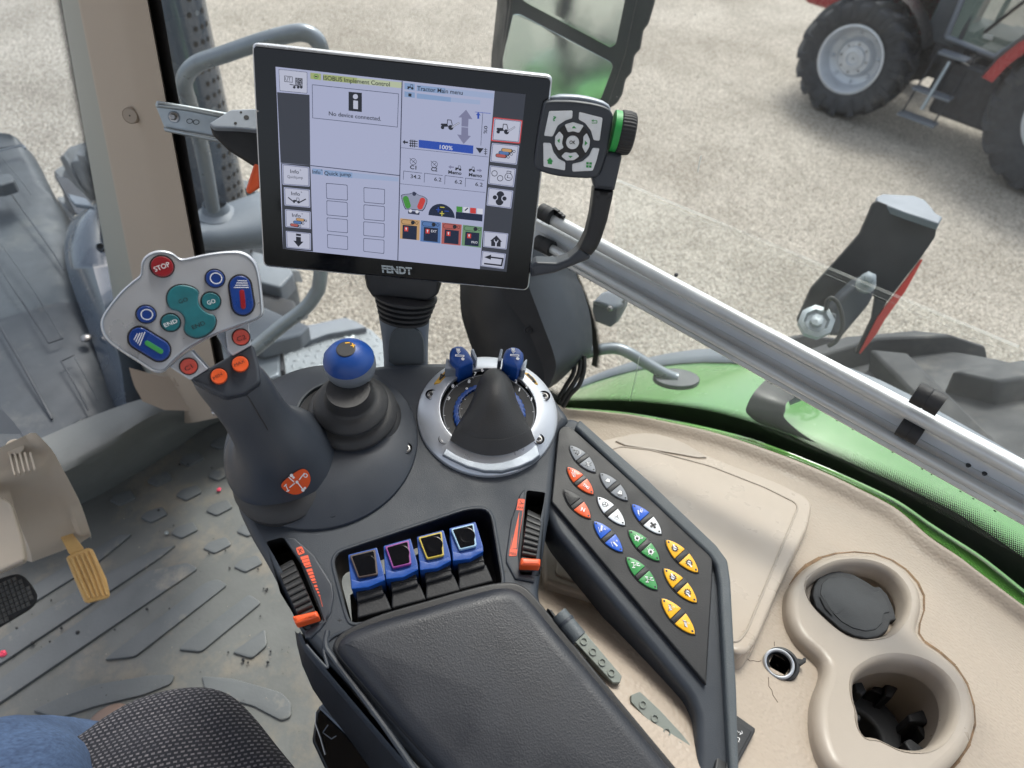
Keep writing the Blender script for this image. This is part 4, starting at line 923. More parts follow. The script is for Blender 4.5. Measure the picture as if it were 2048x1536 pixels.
g.poly(FM, S((370, 708), (425, 714), (425, 743), (370, 736)), h2, M['s_sky']); g.poly(FM, S((432, 716), (575, 730), (575, 758), (432, 745)), h2, M['s_sky']); g.poly(FM, S((575, 730), (812, 755), (811, 776), (575, 758)), h2, M['s_skyl'])
for pts, w in [(((830, 262), (808, 1178)), 1.9), (((362, 694), (816, 745)), 1.5), (((822, 602), (1270, 650)), .7), (((820, 787), (1255, 832)), .7), (((370, 280), (812, 327), (806, 497), (372, 450), (370, 280)), 1.0),
               (((838, 722), (932, 733)), .9), (((838, 722), (836, 765)), .9), (((945, 733), (1037, 745)), .9), (((945, 733), (943, 780)), .9), (((1050, 745), (1143, 757)), .9), (((1050, 745), (1048, 790)), .9), (((1155, 758), (1250, 770)), .9), (((1155, 758), (1153, 803)), .9), (((1243, 427), (1233, 590)), .9)]:
    g.stroke(FM, S(*pts), w, h2+dh, M['s_line'])
g.stroke(FM, S((1205, 420), (1282, 427)), 1, h2+dh, M['s_blue'])
g.build('screen_layout', disp, wn=False)
h3 = H+4*dh
def tt(s, bl, br, cap, m='s_ink', tl=None, bold=0.0, Z=S, k=.39):
    g = G(); a, b = Z(bl, br); g.text(FM, s, a, b, h3, M[m], cap=cap*k, tl=Z(tl)[0] if tl else None, bold=bold+.012); g.build('screen_text', disp, wn=False)
tt('ISOBUS Implement Control', (427, 255), (767, 289), 21); tt('Tractor Main menu', (907, 309), (1140, 332), 21); tt('No device connected.', (455, 437), (722, 465), 20)
tt('Info', (371, 734), (412, 738), 18); tt('+', (413, 722), (422, 723), 10); tt('Quick jump', (432, 742), (568, 750), 19)
tt('100%', (1022, 608), (1088, 615), 20, 's_white'); tt('0%', (1250, 490), (1247, 530), 0, tl=(1268, 492))
tt('C1', (870, 711), (903, 714), 19, bold=.02); tt('C2', (978, 721), (1010, 724), 19, bold=.02); tt('Memo', (1066, 735), (1134, 742), 17, bold=.02); tt('Memo', (1171, 748), (1239, 755), 17, bold=.02)
tt('34.2', (873, 758), (925, 763), 19); tt('6.2', (994, 772), (1031, 776), 19); tt('6.2', (1099, 785), (1137, 789), 19); tt('6.2', (1204, 798), (1242, 802), 19)
tt('EXT', (600, 763), (682, 770), 36, 's_white', Z=T, k=.137); tt('PRIO', (1190, 925), (1280, 930), 34, 's_white', Z=T, k=.137)
def circ2(x, y, r, n=18, sy=1): return [(x+r*math.cos(2*math.pi*k/n), y+r*math.sin(2*math.pi*k/n)*sy) for k in range(n)]
def tractor(g, x, y, s, m, h, arm=True, flip=False, Z=S):
    f = -1 if flip else 1
    t = lambda *p: Z(*[(x+f*a*s, y+b*s+a*s*.1) for a, b in p])
    g.poly(FM, [q for q in t(*circ2(14, 8, 13))], h, m); g.poly(FM, t(*circ2(-28, 12, 9)), h, m)
    g.poly(FM, t((-38, 0), (-34, -8), (-4, -10), (0, 0), (6, 4), (-20, 8)), h, m)
    g.stroke(FM, t((-4, -8), (-2, -30), (16, -30), (22, -6)), 3*s*.39+.3, h, m)
    if arm: g.stroke(FM, t((20, 6), (56, -20)), 8*s*.39, h, m); g.stroke(FM, t((20, 6), (56, -20)), 5*s*.39, h+dh, M['s_key'])
g = G(); g.poly(FM, S((556, 316), (624, 322), (624, 420), (556, 413)), h2, M['s_ink']); g.poly(FM, S(*circ2(591, 341, 13)), h3, M['s_key']); g.poly(FM, S((580, 360), (604, 363), (604, 406), (580, 403)), h3, M['s_key']); g.build('info_icon', disp, wn=False); g = G()
g.poly(FM, S((1158, 408), (1190, 457), (1170, 455), (1168, 496), (1134, 493), (1135, 448), (1118, 447)), h2, M['s_arrow']); g.poly(FM, S((1168, 500), (1168, 540), (1182, 543), (1145, 584), (1112, 535), (1133, 537), (1134, 497)), h2, M['s_arrow'])
tractor(g, 1065, 490, 1.0, M['s_ink'], h3); g.build('lift_icon', disp, wn=False); g = G()
g.poly(FM, S((915, 562), (1195, 592), (1193, 634), (915, 602)), h2, M['s_blue'])
g.build('load_bar', disp, wn=False); g = G(); g.poly(FM, S((832, 573), (845, 562), (845, 570), (860, 572), (860, 580), (845, 578), (845, 586)), h2, M['s_ink'])
for dx in (0, 10, 20): g.stroke(FM, S((875+dx, 562+dx*.1), (873+dx, 598+dx*.1)), 1.6, h2, M['s_ink']); g.stroke(FM, S((868, 568+dx*1.2), (908, 571+dx*1.2)), 1.6, h2, M['s_ink'])
g.poly(FM, S((1207, 602), (1248, 606), (1228, 632)), h2, M['s_ink']); g.stroke(FM, S((1258, 605), (1257, 640)), 1.2, h2, M['s_ink'])
for yy in (612, 622, 632): g.stroke(FM, S((1250, yy), (1266, yy+1)), 1, h2, M['s_ink'])
g.poly(FM, S((1220, 420), (1232, 438), (1225, 437), (1225, 455), (1215, 454), (1215, 436), (1208, 436)), h2, M['s_blue'])
g.build('soil_icon', disp, wn=False)
for x, y in ((887, 674), (995, 688)):
    g = G(); g.stroke(FM, S(*circ2(x, y, 16)), .8, h2, M['s_ink'], True); g.stroke(FM, S((x-18, y-18), (x+14, y+12)), .9, h2, M['s_ink']); g.stroke(FM, S((x-4, y+4), (x+8, y-8)), .8, h2, M['s_ink']); g.build('gauge_icon', disp, wn=False)
g = G(); tractor(g, 1120, 710, .5, M['s_ink'], h2, False); tractor(g, 1190, 716, .5, M['s_ink'], h2, False)
g.poly(FM, S((1066, 701), (1080, 692), (1080, 698), (1096, 700), (1096, 706), (1080, 705), (1080, 711)), h2, M['s_arrow']); g.poly(FM, S((1240, 720), (1226, 710), (1226, 716), (1212, 714), (1212, 721), (1226, 723), (1226, 729)), h2, M['s_arrow'])
g.build('memo_icon', disp, wn=False); g = G(); tractor(g, 875, 294, .5, M['s_ink'], h3, False); g.build('header_icon', disp, wn=False); g = G(); g.poly(FM, S((862, 324), (878, 326), (878, 342), (862, 340)), h3, M['s_ink'])
g.build('header_icon', disp, wn=False); g = G(); g.stroke(FM, S(*circ2(390, 238, 11)), 1.1, h3, M['s_green'], True); g.stroke(FM, S((385, 238), (395, 239)), 2, h3, M['s_ink'])
g.build('header_icon', disp, wn=False)
# vehicle function pictograms
g = G(); q = chk(T((155, 230), (185, 208), (310, 198), (345, 165), (380, 185), (408, 215), (500, 240), (562, 295), (492, 460), (430, 447), (260, 430), (213, 430)), 1)
g.poly(FM, q, h2, M['s_navy']); cxp = sum(p[0] for p in q)/len(q); cyp = sum(p[1] for p in q)/len(q); g.poly(FM, [(cxp+(a-cxp)*.95, cyp+(b-cyp)*.93) for a, b in q], h2+dh, M['s_grey'])
g.poly(FM, T(*caps((230, 275), (262, 375), 42)), h3, M['s_green']); g.poly(FM, T(*caps((475, 300), (440, 390), 42)), h3, M['s_red']); g.poly(FM, T(*circ2(355, 205, 28)), h3, M['s_line'])
g.poly(FM, T((265, 445), (435, 470), (428, 512), (265, 492)), h2, M['s_line']); g.poly(FM, T(*circ2(298, 452, 24)), h3, M['s_white']); g.poly(FM, T(*circ2(396, 464, 24)), h3, M['s_white'])
g.build('joystick_icon', disp, wn=False); g = G()
hc = [(755-193*math.cos(math.pi*k/16), 535+22*(-math.cos(math.pi*k/16))*-1*-1-185*math.sin(math.pi*k/16)) for k in range(17)]
g.poly(FM, T(*hc), h2, M['s_navy'])
for (x, y), c, pl in [((705, 435), 's_blue', 1), ((828, 455), 's_blue', 0), ((765, 398), 's_yel', 0), ((760, 490), 's_yel', 1)]:
    w_ = 1.5 if c == 's_blue' else 1.7
    g.stroke(FM, T((x-28, y-2), (x+28, y+3)), w_, h3, M[c])
    if pl: g.stroke(FM, T((x+1, y-32), (x-1, y+34)), w_, h3, M[c])
g.build('dial_icon', disp, wn=False); g = G()
for x, c in ((972, 's_green'), (1072, 's_white'), (1172, 's_red'), (1272, 's_white')): g.poly(FM, T((x, 385+(x-972)*.1), (x+86, 392+(x-972)*.1), (x+84, 472+(x-972)*.1), (x, 464+(x-972)*.1)), h3, M[c])
g.poly(FM, T((965, 465), (1355, 506), (1350, 606), (960, 565)), h2, M['s_navy']); g.stroke(FM, T((1098, 445), (1135, 415)), 2.6, h3+dh, M['s_line'])
g.build('lever_icon', disp, wn=False)
for k, (o, i, c) in enumerate([(((150, 560), (438, 590), (430, 882), (145, 857)), ((185, 655), (395, 675), (388, 877), (180, 857)), 's_org'), (((455, 590), (745, 620), (738, 928), (443, 897)), ((497, 687), (703, 708), (697, 908), (490, 887)), 's_blu2'),
                (((762, 622), (1050, 653), (1033, 960), (750, 932)), ((803, 722), (1008, 743), (1000, 942), (790, 920)), 's_red2'), (((1066, 655), (1350, 688), (1330, 992), (1045, 957)), ((1105, 755), (1308, 776), (1295, 972), (1090, 952)), 's_grn2')]):
    g = G(); g.poly(FM, T(*o), h2, M[c]); g.poly(FM, T(*i), h2+dh, M['s_navy'])
    x, y = o[0]
    g.stroke(FM, T(*caps((x+50, y+50), (x+165, y+62), 32)), .8, h3, M['s_ink'], True); g.poly(FM, T(*circ2(x+185, y+62, 30)), h3, M['s_ink']); g.stroke(FM, T(*circ2(x+242, y+68, 20)), .8, h3, M['s_ink'], True)
    x, y = i[0]; g.poly(FM, T((x+25, y+28), (x+82, y+33), (x+80, y+98), (x+23, y+93)), h3, M['s_red']); g.poly(FM, T(*circ2(x+52, y+52, 12)), h3+dh, M['s_white']); g.poly(FM, T((x+47, y+52), (x+58, y+53), (x+57, y+80), (x+46, y+79)), h3+dh, M['s_white'])
    g.build('cylinder_tile', disp, wn=False)
for q in [((440, 783), (550, 793), (552, 873), (443, 864)), ((443, 872), (550, 882), (552, 958), (444, 948)), ((444, 960), (551, 970), (552, 1040), (446, 1030)), ((446, 1045), (552, 1056), (553, 1126), (448, 1116)),
          ((633, 805), (742, 815), (741, 893), (634, 883)), ((633, 893), (741, 903), (740, 980), (633, 970)), ((632, 980), (740, 990), (739, 1063), (632, 1053)), ((632, 1065), (739, 1075), (738, 1146), (632, 1134))]:
    g = G(); r = rc(S(*q), 2.4); g.poly(FM, r, h2, M['s_line']); cx_ = sum(p[0] for p in r)/len(r); cy_ = sum(p[1] for p in r)/len(r)
    g.poly(FM, [(cx_+(a-cx_)*.955, cy_+(b-cy_)*.93) for a, b in r], h2+dh, M['s_bg']); g.build('empty_tile', disp, wn=False)
def softkey(q, red=False):
    g = G(); r = rc(S(*q), 2); cx_ = sum(p[0] for p in r)/len(r); cy_ = sum(p[1] for p in r)/len(r)
    if red: g.poly(FM, [(cx_+(a-cx_)*1.0, cy_+(b-cy_)*1.0) for a, b in r], h2, M['s_red']); g.poly(FM, [(cx_+(a-cx_)*.93, cy_+(b-cy_)*.91) for a, b in r], h2+dh, M['s_bg']); s1 = .88
    else: g.poly(FM, r, h2, M['s_bg']); s1 = .93
    g.poly(FM, [(cx_+(a-cx_)*s1, cy_+(b-cy_)*s1) for a, b in r], h2+1.5*dh, M['s_line']); g.poly(FM, [(cx_+(a-cx_)*(s1-.025), cy_+(b-cy_)*(s1-.035)) for a, b in r], h2+2*dh, M['s_key'])
    return g
h4 = H+6*dh
def info(g, x, y): a, b = S((x, y), (x+44, y+4)); g.text(FM, 'Info', a, b, h4, M['s_ink'], cap=7.2, bold=.01); a, b = S((x+47, y-10), (x+56, y-9)); g.text(FM, '+', a, b, h4, M['s_ink'], cap=4)
g = softkey(((192, 195), (350, 212), (350, 330), (198, 315)))
g.stroke(FM, S((228, 235), (268, 240), (268, 268), (228, 263)), 1, h4, M['s_ink'], True); a, b = S((232, 258), (260, 261)); g.text(FM, 'UT', a, b, h4, M['s_ink'], cap=6.5)
g.poly(FM, S((283, 244), (320, 248), (320, 290), (283, 286)), h4, M['s_ink']); a, b = S((287, 264), (316, 267)); g.text(FM, 'ISO', a, b, h4+dh, M['s_key'], cap=6); a, b = S((286, 283), (318, 286)); g.text(FM, 'BUS', a, b, h4+dh, M['s_key'], cap=6)
g.stroke(FM, S((255, 278), (285, 284)), 1.4, h4, M['s_ink'])
for x in (278, 298, 314): g.poly(FM, S(*circ2(x, 293, 7)), h4, M['s_ink'])
g.build('softkey', disp, wn=False)
g = softkey(((215, 686), (355, 702), (357, 802), (218, 792))); info(g, 258, 732); a, b = S((243, 757), (322, 763)); g.text(FM, 'Quickjump', a, b, h4, M['s_ink'], cap=5.6); g.build('softkey', disp, wn=False)
g = softkey(((224, 804), (358, 818), (360, 910), (228, 898))); info(g, 263, 845); tractor(g, 292, 876, .55, M['s_ink'], h4, False); g.stroke(FM, S((275, 880), (248, 858)), 2.2, h4, M['s_ink']); g.stroke(FM, S((306, 882), (336, 866)), 2.2, h4, M['s_ink']); g.build('softkey', disp, wn=False)
def cyls(g, x, y, s=1):
    for dx, dy, c in ((22, -14, 's_org'), (8, 0, 's_blu2'), (-8, 14, 's_red2')):
        g.poly(FM, S(*caps((x+dx-22*s, y+dy-2), (x+dx+22*s, y+dy+3), 11*s, 5)), h4, M['s_ink']); g.poly(FM, S(*caps((x+dx-21*s, y+dy-2), (x+dx+18*s, y+dy+2), 8.5*s, 5)), h4+dh*(1+dx*0), M[c]); g.stroke(FM, S(*circ2(x+dx+40*s, y+dy+6, 7*s)), .9, h4, M['s_ink'], True)
g = softkey(((230, 917), (362, 930), (363, 1020), (233, 1008))); info(g, 267, 956); cyls(g, 287, 985, .7); g.build('softkey', disp, wn=False)
g = softkey(((234, 1028), (363, 1041), (363, 1127), (238, 1114))); g.poly(FM, S((287, 1042), (312, 1045), (312, 1056), (287, 1053)), h4, M['s_ink']); g.poly(FM, S((287, 1058), (312, 1061), (312, 1083), (325, 1084), (299, 1110), (273, 1078), (287, 1080)), h4, M['s_ink']); g.build('softkey', disp, wn=False)
g = softkey(((1297, 446), (1447, 462), (1434, 582), (1285, 568)), True); tractor(g, 1350, 512, 1.0, M['s_ink'], h4); g.build('softkey', disp, wn=False, label='softkey with red outline and tractor symbol')
g = softkey(((1290, 578), (1430, 592), (1417, 690), (1280, 674))); cyls(g, 1345, 630, .9); g.build('softkey', disp, wn=False)
g = softkey(((1279, 693), (1414, 710), (1402, 805), (1270, 788)))
for (x, y), r in (((1303, 734), 14), ((1332, 759), 14), ((1375, 752), 19)): g.stroke(FM, S(*circ2(x, y, r)), 1.2, h4, M['s_ink'], True)
g.stroke(FM, S((1372, 742), (1368, 756), (1385, 758)), 1.2, h4, M['s_ink']); g.stroke(FM, S((1366, 730), (1368, 722), (1388, 725), (1386, 734)), 1.1, h4, M['s_ink']); g.build('softkey', disp, wn=False)
g = softkey(((1271, 806), (1400, 823), (1388, 915), (1262, 898)))
g.poly(FM, S(*circ2(1333, 845, 20)), h4, M['s_ink']); g.poly(FM, S(*circ2(1329, 878, 20)), h4, M['s_ink'])
for x, y in ((1305, 857), (1354, 863)): g.poly(FM, S(*circ2(x, y, 16)), h4+dh, M['s_key']); g.poly(FM, S(*circ2(x, y, 11)), h4+2*dh, M['s_ink'])
g.build('softkey', disp, wn=False)
g = softkey(((1248, 1029), (1374, 1042), (1364, 1124), (1244, 1110))); g.poly(FM, S((1313, 1052), (1342, 1085), (1335, 1084), (1334, 1110), (1286, 1106), (1286, 1080), (1280, 1080)), h4, M['s_ink']); g.stroke(FM, S((1310, 1106), (1311, 1088)), 3, h4+dh, M['s_key']); g.stroke(FM, S((1302, 1074), (1304, 1084), (1318, 1086), (1321, 1076)), 1.6, h4+dh, M['s_key']); g.build('softkey', disp, wn=False)
g = softkey(((1240, 1130), (1362, 1146), (1350, 1224), (1231, 1208))); g.stroke(FM, S((1275, 1162), (1346, 1171), (1339, 1206), (1252, 1196)), 3.2, h4, M['s_ink']); g.poly(FM, S((1250, 1163), (1286, 1150), (1284, 1176)), h4, M['s_ink']); g.build('softkey', disp, wn=False)

# keypad on the terminal's right side, with its grip
kp = thing('terminal_keypad', 'dark keypad with white keys, OK button and black knob on a curved grip', 'keypad', FM.w(1140, 280))
HK = .016
g = G(); ko = [(368, 625), (378, 602), (400, 590), (480, 588), (560, 590), (680, 608), (752, 632), (775, 660), (782, 690), (748, 880), (722, 960), (705, 1005), (690, 1035), (640, 1046), (560, 1042), (480, 1036), (400, 1020), (345, 1000), (320, 975), (318, 950), (328, 870), (350, 720)]
g.slab(FM, chk(K(*ko), 1), HK-.020, HK, M['plastic2'], .002, 3, bottom=True)
g.slab(FM, chk(K((385, 600), (440, 556), (560, 556), (660, 572), (748, 602), (770, 640), (760, 660), (700, 620), (560, 598), (420, 592)), 1), HK-.026, HK-.0115, M['silver2'], .003)
kb = g.build('keypad_body', kp)
g = G(); a, b = K((541, 832))[0]; g.fl(FM, a, b, [(36, HK-.0002), (36, HK+.0006), (35, HK+.0008), (3, HK+.0008)], M['ink'], 40, hb=HK); g.build('ring_recess', kb)
for q, sym in [(((405, 650), (542, 647), (540, 692), (500, 705), (455, 735), (425, 800), (375, 795)), '?'), (((580, 655), (718, 690), (700, 825), (665, 820), (650, 765), (615, 720), (578, 700)), 'b'),
            (((370, 835), (415, 838), (430, 890), (460, 930), (500, 950), (498, 998), (372, 975)), 'h'), (((540, 960), (600, 945), (640, 910), (660, 865), (700, 868), (682, 940), (660, 1000), (540, 1005)), 'g')]:
    g = G(); g.slab(FM, rc(K(*q), 3, 4), HK-.001, HK+.0014, M['keyw'], .0006, 2); h = HK+.0016; gr = M['lime']
    if sym == '?': a, b = K((425, 708), (445, 708)); g.text(FM, '?', a, b, h, gr, cap=9, bold=.02)
    if sym == 'b': g.stroke(FM, K((660, 706), (684, 706), (684, 720), (655, 720)), 1.3, h, gr); g.poly(FM, K((652, 706), (664, 698), (664, 714)), h, gr)
    if sym == 'h': g.poly(FM, K((410, 922), (428, 945), (422, 946), (420, 962), (396, 958), (396, 942), (390, 940)), h, gr)
    if sym == 'g':
        for x, y in ((622, 948), (640, 949), (621, 966), (638, 967)): g.poly(FM, K((x, y), (x+15, y+1), (x+14, y+15), (x, y+14)), h, gr)
    g.build('corner_key', kp, wn=False)
for q, tri in [(((495, 730), (545, 715), (608, 735), (580, 778), (545, 768), (515, 775)), ((550, 735), (563, 752), (537, 750))), (((465, 768), (488, 795), (480, 840), (490, 865), (460, 882), (438, 845), (440, 800)), ((452, 823), (467, 810), (465, 838))),
               (((605, 800), (625, 778), (645, 820), (640, 860), (618, 898), (598, 860), (605, 830)), ((629, 838), (614, 822), (613, 853))), (((475, 915), (500, 890), (530, 897), (560, 890), (582, 915), (550, 938), (505, 940)), ((529, 925), (516, 912), (543, 912)))]:
    g = G(); g.slab(FM, rc(K(*q), 3, 4), HK, HK+.0018, M['keyw'], .0006, 2); g.poly(FM, K(*tri), HK+.0020, M['lime']); g.build('arrow_key', kp, wn=False)
g = G(); a, b = K((541, 832))[0]; g.fl(FM, a, b, [(13, HK), (13, HK+.0014), (12, HK+.002), (1, HK+.0021)], M['keyw'], 32, hb=HK); a, b = K((523, 842), (558, 843)); g.text(FM, 'OK', a, b, HK+.0023, M['ink'], cap=6.5, bold=.03); g.build('ok_button', kp, wn=False)
FKn = (FM.u-FM.v*.06).normalized(); c = FM.w(*K((772, 765))[0], HK-.010)
g = G(); g.lathe(c, FKn, [(.0158, .000), (.0158, .005)], M['lime'], 48, cap0=True); g.build('green_collar', kp)
g = G(); g.lathe(c, FKn, [(.0150, .0045), (.0165, .006), (.0168, .012), (.0158, .016), (.014, .0172), (.002, .0175)], M['rubber'], 180, ribs=36, rib=.016); g.build('knurled_knob', kp)
g = G(); g.slab(FM, rc(K((728, 905), (765, 888), (830, 905), (832, 925), (788, 1118), (672, 1106), (655, 1040), (700, 1000)), 3), HK-.022, HK-.002, M['plastic2'], .003, 3); g.build('grip_bracket', kp); g = G()
g.slab(FM, rc(K((573, 1470), (590, 1440), (650, 1500), (640, 1520), (550, 1556), (440, 1600), (300, 1625), (290, 1560), (330, 1535), (450, 1540), (520, 1515)), 3), -.014, .006, M['plastic2'], .003, 3)
g.build('grip_bracket', kp)
g = G(); g.slab(FM, rc(K((668, 1108), (787, 1120), (775, 1180), (748, 1300), (712, 1410), (688, 1460), (652, 1504), (580, 1468), (625, 1370), (648, 1270), (660, 1180)), 3), HK-.024, HK-.003, M['black'], .005, 4); g.build('grip', kp)

# terminal stand
ts = thing('terminal_stand', 'black bellows joint on a pale grey post holding up the terminal', 'stand', FC.w(812, 726))
g = G(); FS_ = Fr(FM.w(806, 565, -.012), FM.n, UPW)
g.slab(FS_, rc([(726, 545), (882, 560), (876, 590), (855, 604), (745, 596), (732, 576)], 5), -.012, .010, M['black'], .003, 3); g.build('tilt_bracket', ts)
g = G(); ax = (FM.w(812, 590, -.012)-FM.w(808, 640, -.012)).normalized(); c0 = FM.w(808, 640, -.014)
pr = []
for k in range(5): r = .0225+.0014*k; z = k*.0052; pr += [(r-.002, z), (r+.0008, z+.0014), (r+.0008, z+.0034), (r-.002, z+.0046)]
g.lathe(c0, ax, pr, M['rubber'], 40); g.build('bellows', ts)
g = G(); rings = []
for x, y, hw, d in [(809, 627, 47, 1), (809, 640, 49, 1), (810, 665, 46, 1), (811, 690, 44, 1), (812, 722, 43, 1), (812, 750, 43, 1)]:
    c = FM.w(x, y, -.018); s = c.length/F; e = FM.u; f = FM.n
    rings.append([c+e*hw*s*math.copysign(abs(math.cos(a))**.7, math.cos(a))+f*hw*.55*s*math.copysign(abs(math.sin(a))**.7, math.sin(a)) for a in [2*math.pi*k/32 for k in range(32)]])
g.loft(rings, M['fgrey'], cap0=True); post = g.build('post', ts, ang=60)
g = G(); g.slab(Fr(FM.w(811, 680, -.0045), FM.n, UPW), chk([(778, 735), (776, 690), (784, 662), (806, 652), (830, 656), (845, 672), (848, 700), (847, 735)], 1), -.004, .0012, M['plasticl'], .0006, 2); g.build('post_inlay', post)

# glossy black switch pod under the left flank of the armrest
pod = thing('switch_pod', 'glossy black switch pod with a grey top edge below the left flank of the armrest', 'switch pod', FC.w(700, 1480, -.06))
g = G(); g.slab(FC, rc(LFT((395, 1040), (440, 985), (480, 1010), (905, 1480), (1000, 1640), (700, 1800), (480, 1560), (358, 1300)), 6), -.13, -.062, M['bezel'], .003); g.build('pod_body', pod)
g = G(); g.slab(FC, rc(LFT((415, 1010), (465, 968), (500, 985), (940, 1440), (1010, 1560), (960, 1600), (900, 1480)), 3), -.066, -.052, M['fgrey'], .002); g.build('pod_edge', pod)
g = G(); g.stroke(FC, LFT((500, 1165), (455, 1230), (530, 1285), (570, 1260)), 2, -.0615, M['fgrey'])
g.tube([FC.w(*p, -.060) for p in LFT((400, 1050), (395, 1150), (440, 1280), (480, 1420))], .0008, M['screw'], 6); g.build('pod_clip', pod)
# ================================================================ cab shell
FL = Zm(0, 750, .27344); FM2 = Zm(0, 1116, .27344); Z7 = Zm(1100, 360, .46289); Z6 = Zm(1380, 1050, .32617); Z8 = Zm(600, 1160, .43945); Z1 = Zm(0, 0, .34180)
Z3 = Zm(0, 260, .15625); Z4 = Zm(0, 460, .28646); ZR = Zm(1448, 0, .29297); ZM = Zm(960, 0, .34180); ZB = Zm(1460, 380, .32544); ZH = Zm(900, 520, .27344)
FZ = -1.22; PX = .27
# floor: rubber mat, the cab's floor plane
g = G(); xs = [-1.1+i*.05 for i in range(42)]; ys = [-.6+i*.05 for i in range(44)]
vs = []; fs = []
def inmat(x, y): return y < 1.22-.12*max(0, x-.1) and x < .62+.1*(y < .9)
for y in ys:
    for x in xs: vs.append((x, y, FZ+.0012*math.sin(x*9)*math.cos(y*8)))
for j in range(len(ys)-1):
    for i in range(len(xs)-1):
        if xs[i] < min(.62, .30+.45*(1.15-ys[j])) and ys[j] < 1.18: fs.append((j*42+i, j*42+i+1, (j+1)*42+i+1, (j+1)*42+i))
g.add(vs, fs, M['floor']); fl = g.build('floor'); fl['kind'] = 'structure'
g = G()
for cx, cy in [(895, 893), (1165, 755), (1400, 608), (1625, 485), (1125, 1018), (1380, 857), (1612, 715), (1602, 968), (1347, 1132), (1588, 1242), (1815, 1378), (1850, 850), (1830, 1120)]:
    s = 1+.1*(cy-900)/500
    g.slab(FF, rc(FL((cx-100*s, cy+22*s), (cx-20*s, cy+58*s), (cx+98*s, cy-2), (cx+60*s, cy-58*s), (cx-55*s, cy-22*s)), 5), -.002, .0050, M['floorr'], .0018, 2)
for q in [[(760, 745), (985, 720), (1665, 195), (1590, 150), (1500, 178), (790, 715)], [(1300, 670), (1470, 685), (1912, 325), (1820, 262), (1370, 600)], [(1700, 690), (1840, 735), (1952, 640), (1940, 515), (1720, 670)],
          [(-200, 1190), (-200, 1030), (1080, 95), (1370, 30), (1450, 75)], [(-200, 905), (-200, 720), (700, 145), (1120, -60), (1290, -100), (1180, -10)], [(-200, 600), (-200, 470), (600, -20), (760, -110), (870, -175), (970, -180), (700, 40)],
          [(1440, 1180), (1500, 1180), (1600, 1160), (1500, 1240)]]:
    g.slab(FF, rc(FM2(*q), 8), -.002, .0050, M['floorr'], .0018, 2)
g.slab(FF, rc(FM2((230, 1112), (450, 1010), (700, 922), (1100, 855), (1280, 850), (1250, 920), (1050, 1000), (700, 1082), (420, 1172)), 8), -.002, .0040, M['floorr'], .0018, 2)
g.slab(FF, rc(FM2((1470, 860), (1700, 880), (1950, 950), (2060, 985), (2130, 1060), (2130, 1160), (2060, 1190), (1850, 1080), (1700, 1040), (1500, 970)), 8), -.002, .0040, M['floorr'], .0018, 2)
tr = g.build('mat_tread', fl)
# dirt crumbs and scraps on the floor
def crumb(x, y, r, m, name, lab, cat, grp):
    g = G(); p = FF.w(x, y, .004)
    n = 9; vs = []; 
    g.ball(p+V((0, 0, r*.4)), r, m, 8, sz=V((0, 0, .7))); q = g.v
    for i, v_ in enumerate(q): q[i] = p+(v_-p)*(1+random.uniform(-.25, .25))
    return tag(g.build(name), lab, cat, grp)
crumb(1605*.273, 750+843*.273, .0045, M['pink'], 'paper_scrap', 'pink scrap lying on the grey floor mat beside the big joystick', 'scrap', None)
crumb(28*.273, 1116+705*.273, .0060, M['pink'], 'paper_scrap', 'pink scrap lying on the floor mat at the left edge below the black pedal', 'scrap', None)
crumb(1222*.273, 750+1163*.273, .0045, M['zinc'], 'pebble', 'small pale pebble lying on the floor mat among the raised diamonds', 'pebble', None)
g = G()
for x, y in FL((1315, 655), (1375, 655), (1550, 680), (1160, 992), (1270, 1100), (1650, 1285), (1530, 1305), (1888, 1420), (1680, 1412))+FM2((375, 310), (1240, 370), (1930, 225), (1945, 240), (1955, 228), (1905, 425), (1780, 748), (1960, 765), (1670, 690), (1815, 765), (1980, 685), (125, 515), (365, 612), (240, 625), (570, 548), (1075, 375), (450, 515), (840, 525), (100, 715)):
    r = random.uniform(.0016, .0036); g.ball(FF.w(x, y, .004)+V((0, 0, r*.5)), r, M['black'], 7)
for _ in range(160):
    x, y = random.uniform(20, 600), random.uniform(950, 1500); r = random.uniform(.0004, .0012); g.ball(FF.w(x, y, .0035)+V((0, 0, r*.5)), r, random.choice([M['black'], M['black'], M['beige']]), 5)
o = g.build('floor_dirt'); o['kind'] = 'stuff'; o['label'] = 'black crumbs of dirt scattered over the floor mat'; o['category'] = 'dirt'

# ledge under the windscreen
g = G(); rows = []
top = [(-60, 925, -1.04), (60, 885, -1.04), (170, 838, -1.04), (276, 800, -1.04), (330, 795, -1.04), (400, 780, -1.05), (520, 740, -1.06)]
mid = [(-60, 985, -1.04), (60, 960, -1.04), (122, 941, -1.04), (220, 890, -1.04), (300, 838, -1.045), (380, 812, -1.05), (520, 780, -1.06)]
low = [(-60, 1090, FZ), (60, 1050, FZ), (165, 1008, FZ), (260, 955, FZ), (350, 900, FZ), (420, 852, FZ), (540, 800, FZ)]
A = [hit(x, y, (0, 0, 1), z) for x, y, z in top]; B = [hit(x, y, (0, 0, 1), z) for x, y, z in mid]; D = [hit(x, y, (0, 0, 1), z) for x, y, z in low]
n = len(A); secs = []
for i in range(n):
    a, b, d = A[i], B[i], D[i]
    secs.append([a-V((0, -.01, .08)), a, a.lerp(b, .5)+V((0, 0, .002)), a.lerp(b, .85), b.lerp(d, .06)-V((0, 0, .0)), b.lerp(d, .18), b.lerp(d, .85), d.lerp(b, .04)+V((0, 0, 0)), d+(d-b).normalized()*.012+V((0, 0, .004))])
def refine(rows, k=4):
    cols = [crom([r[j] for r in rows], k) for j in range(len(rows[0]))]; return [list(t) for t in zip(*cols)]
g.loft(refine(secs), M['ledge'], closed=False)
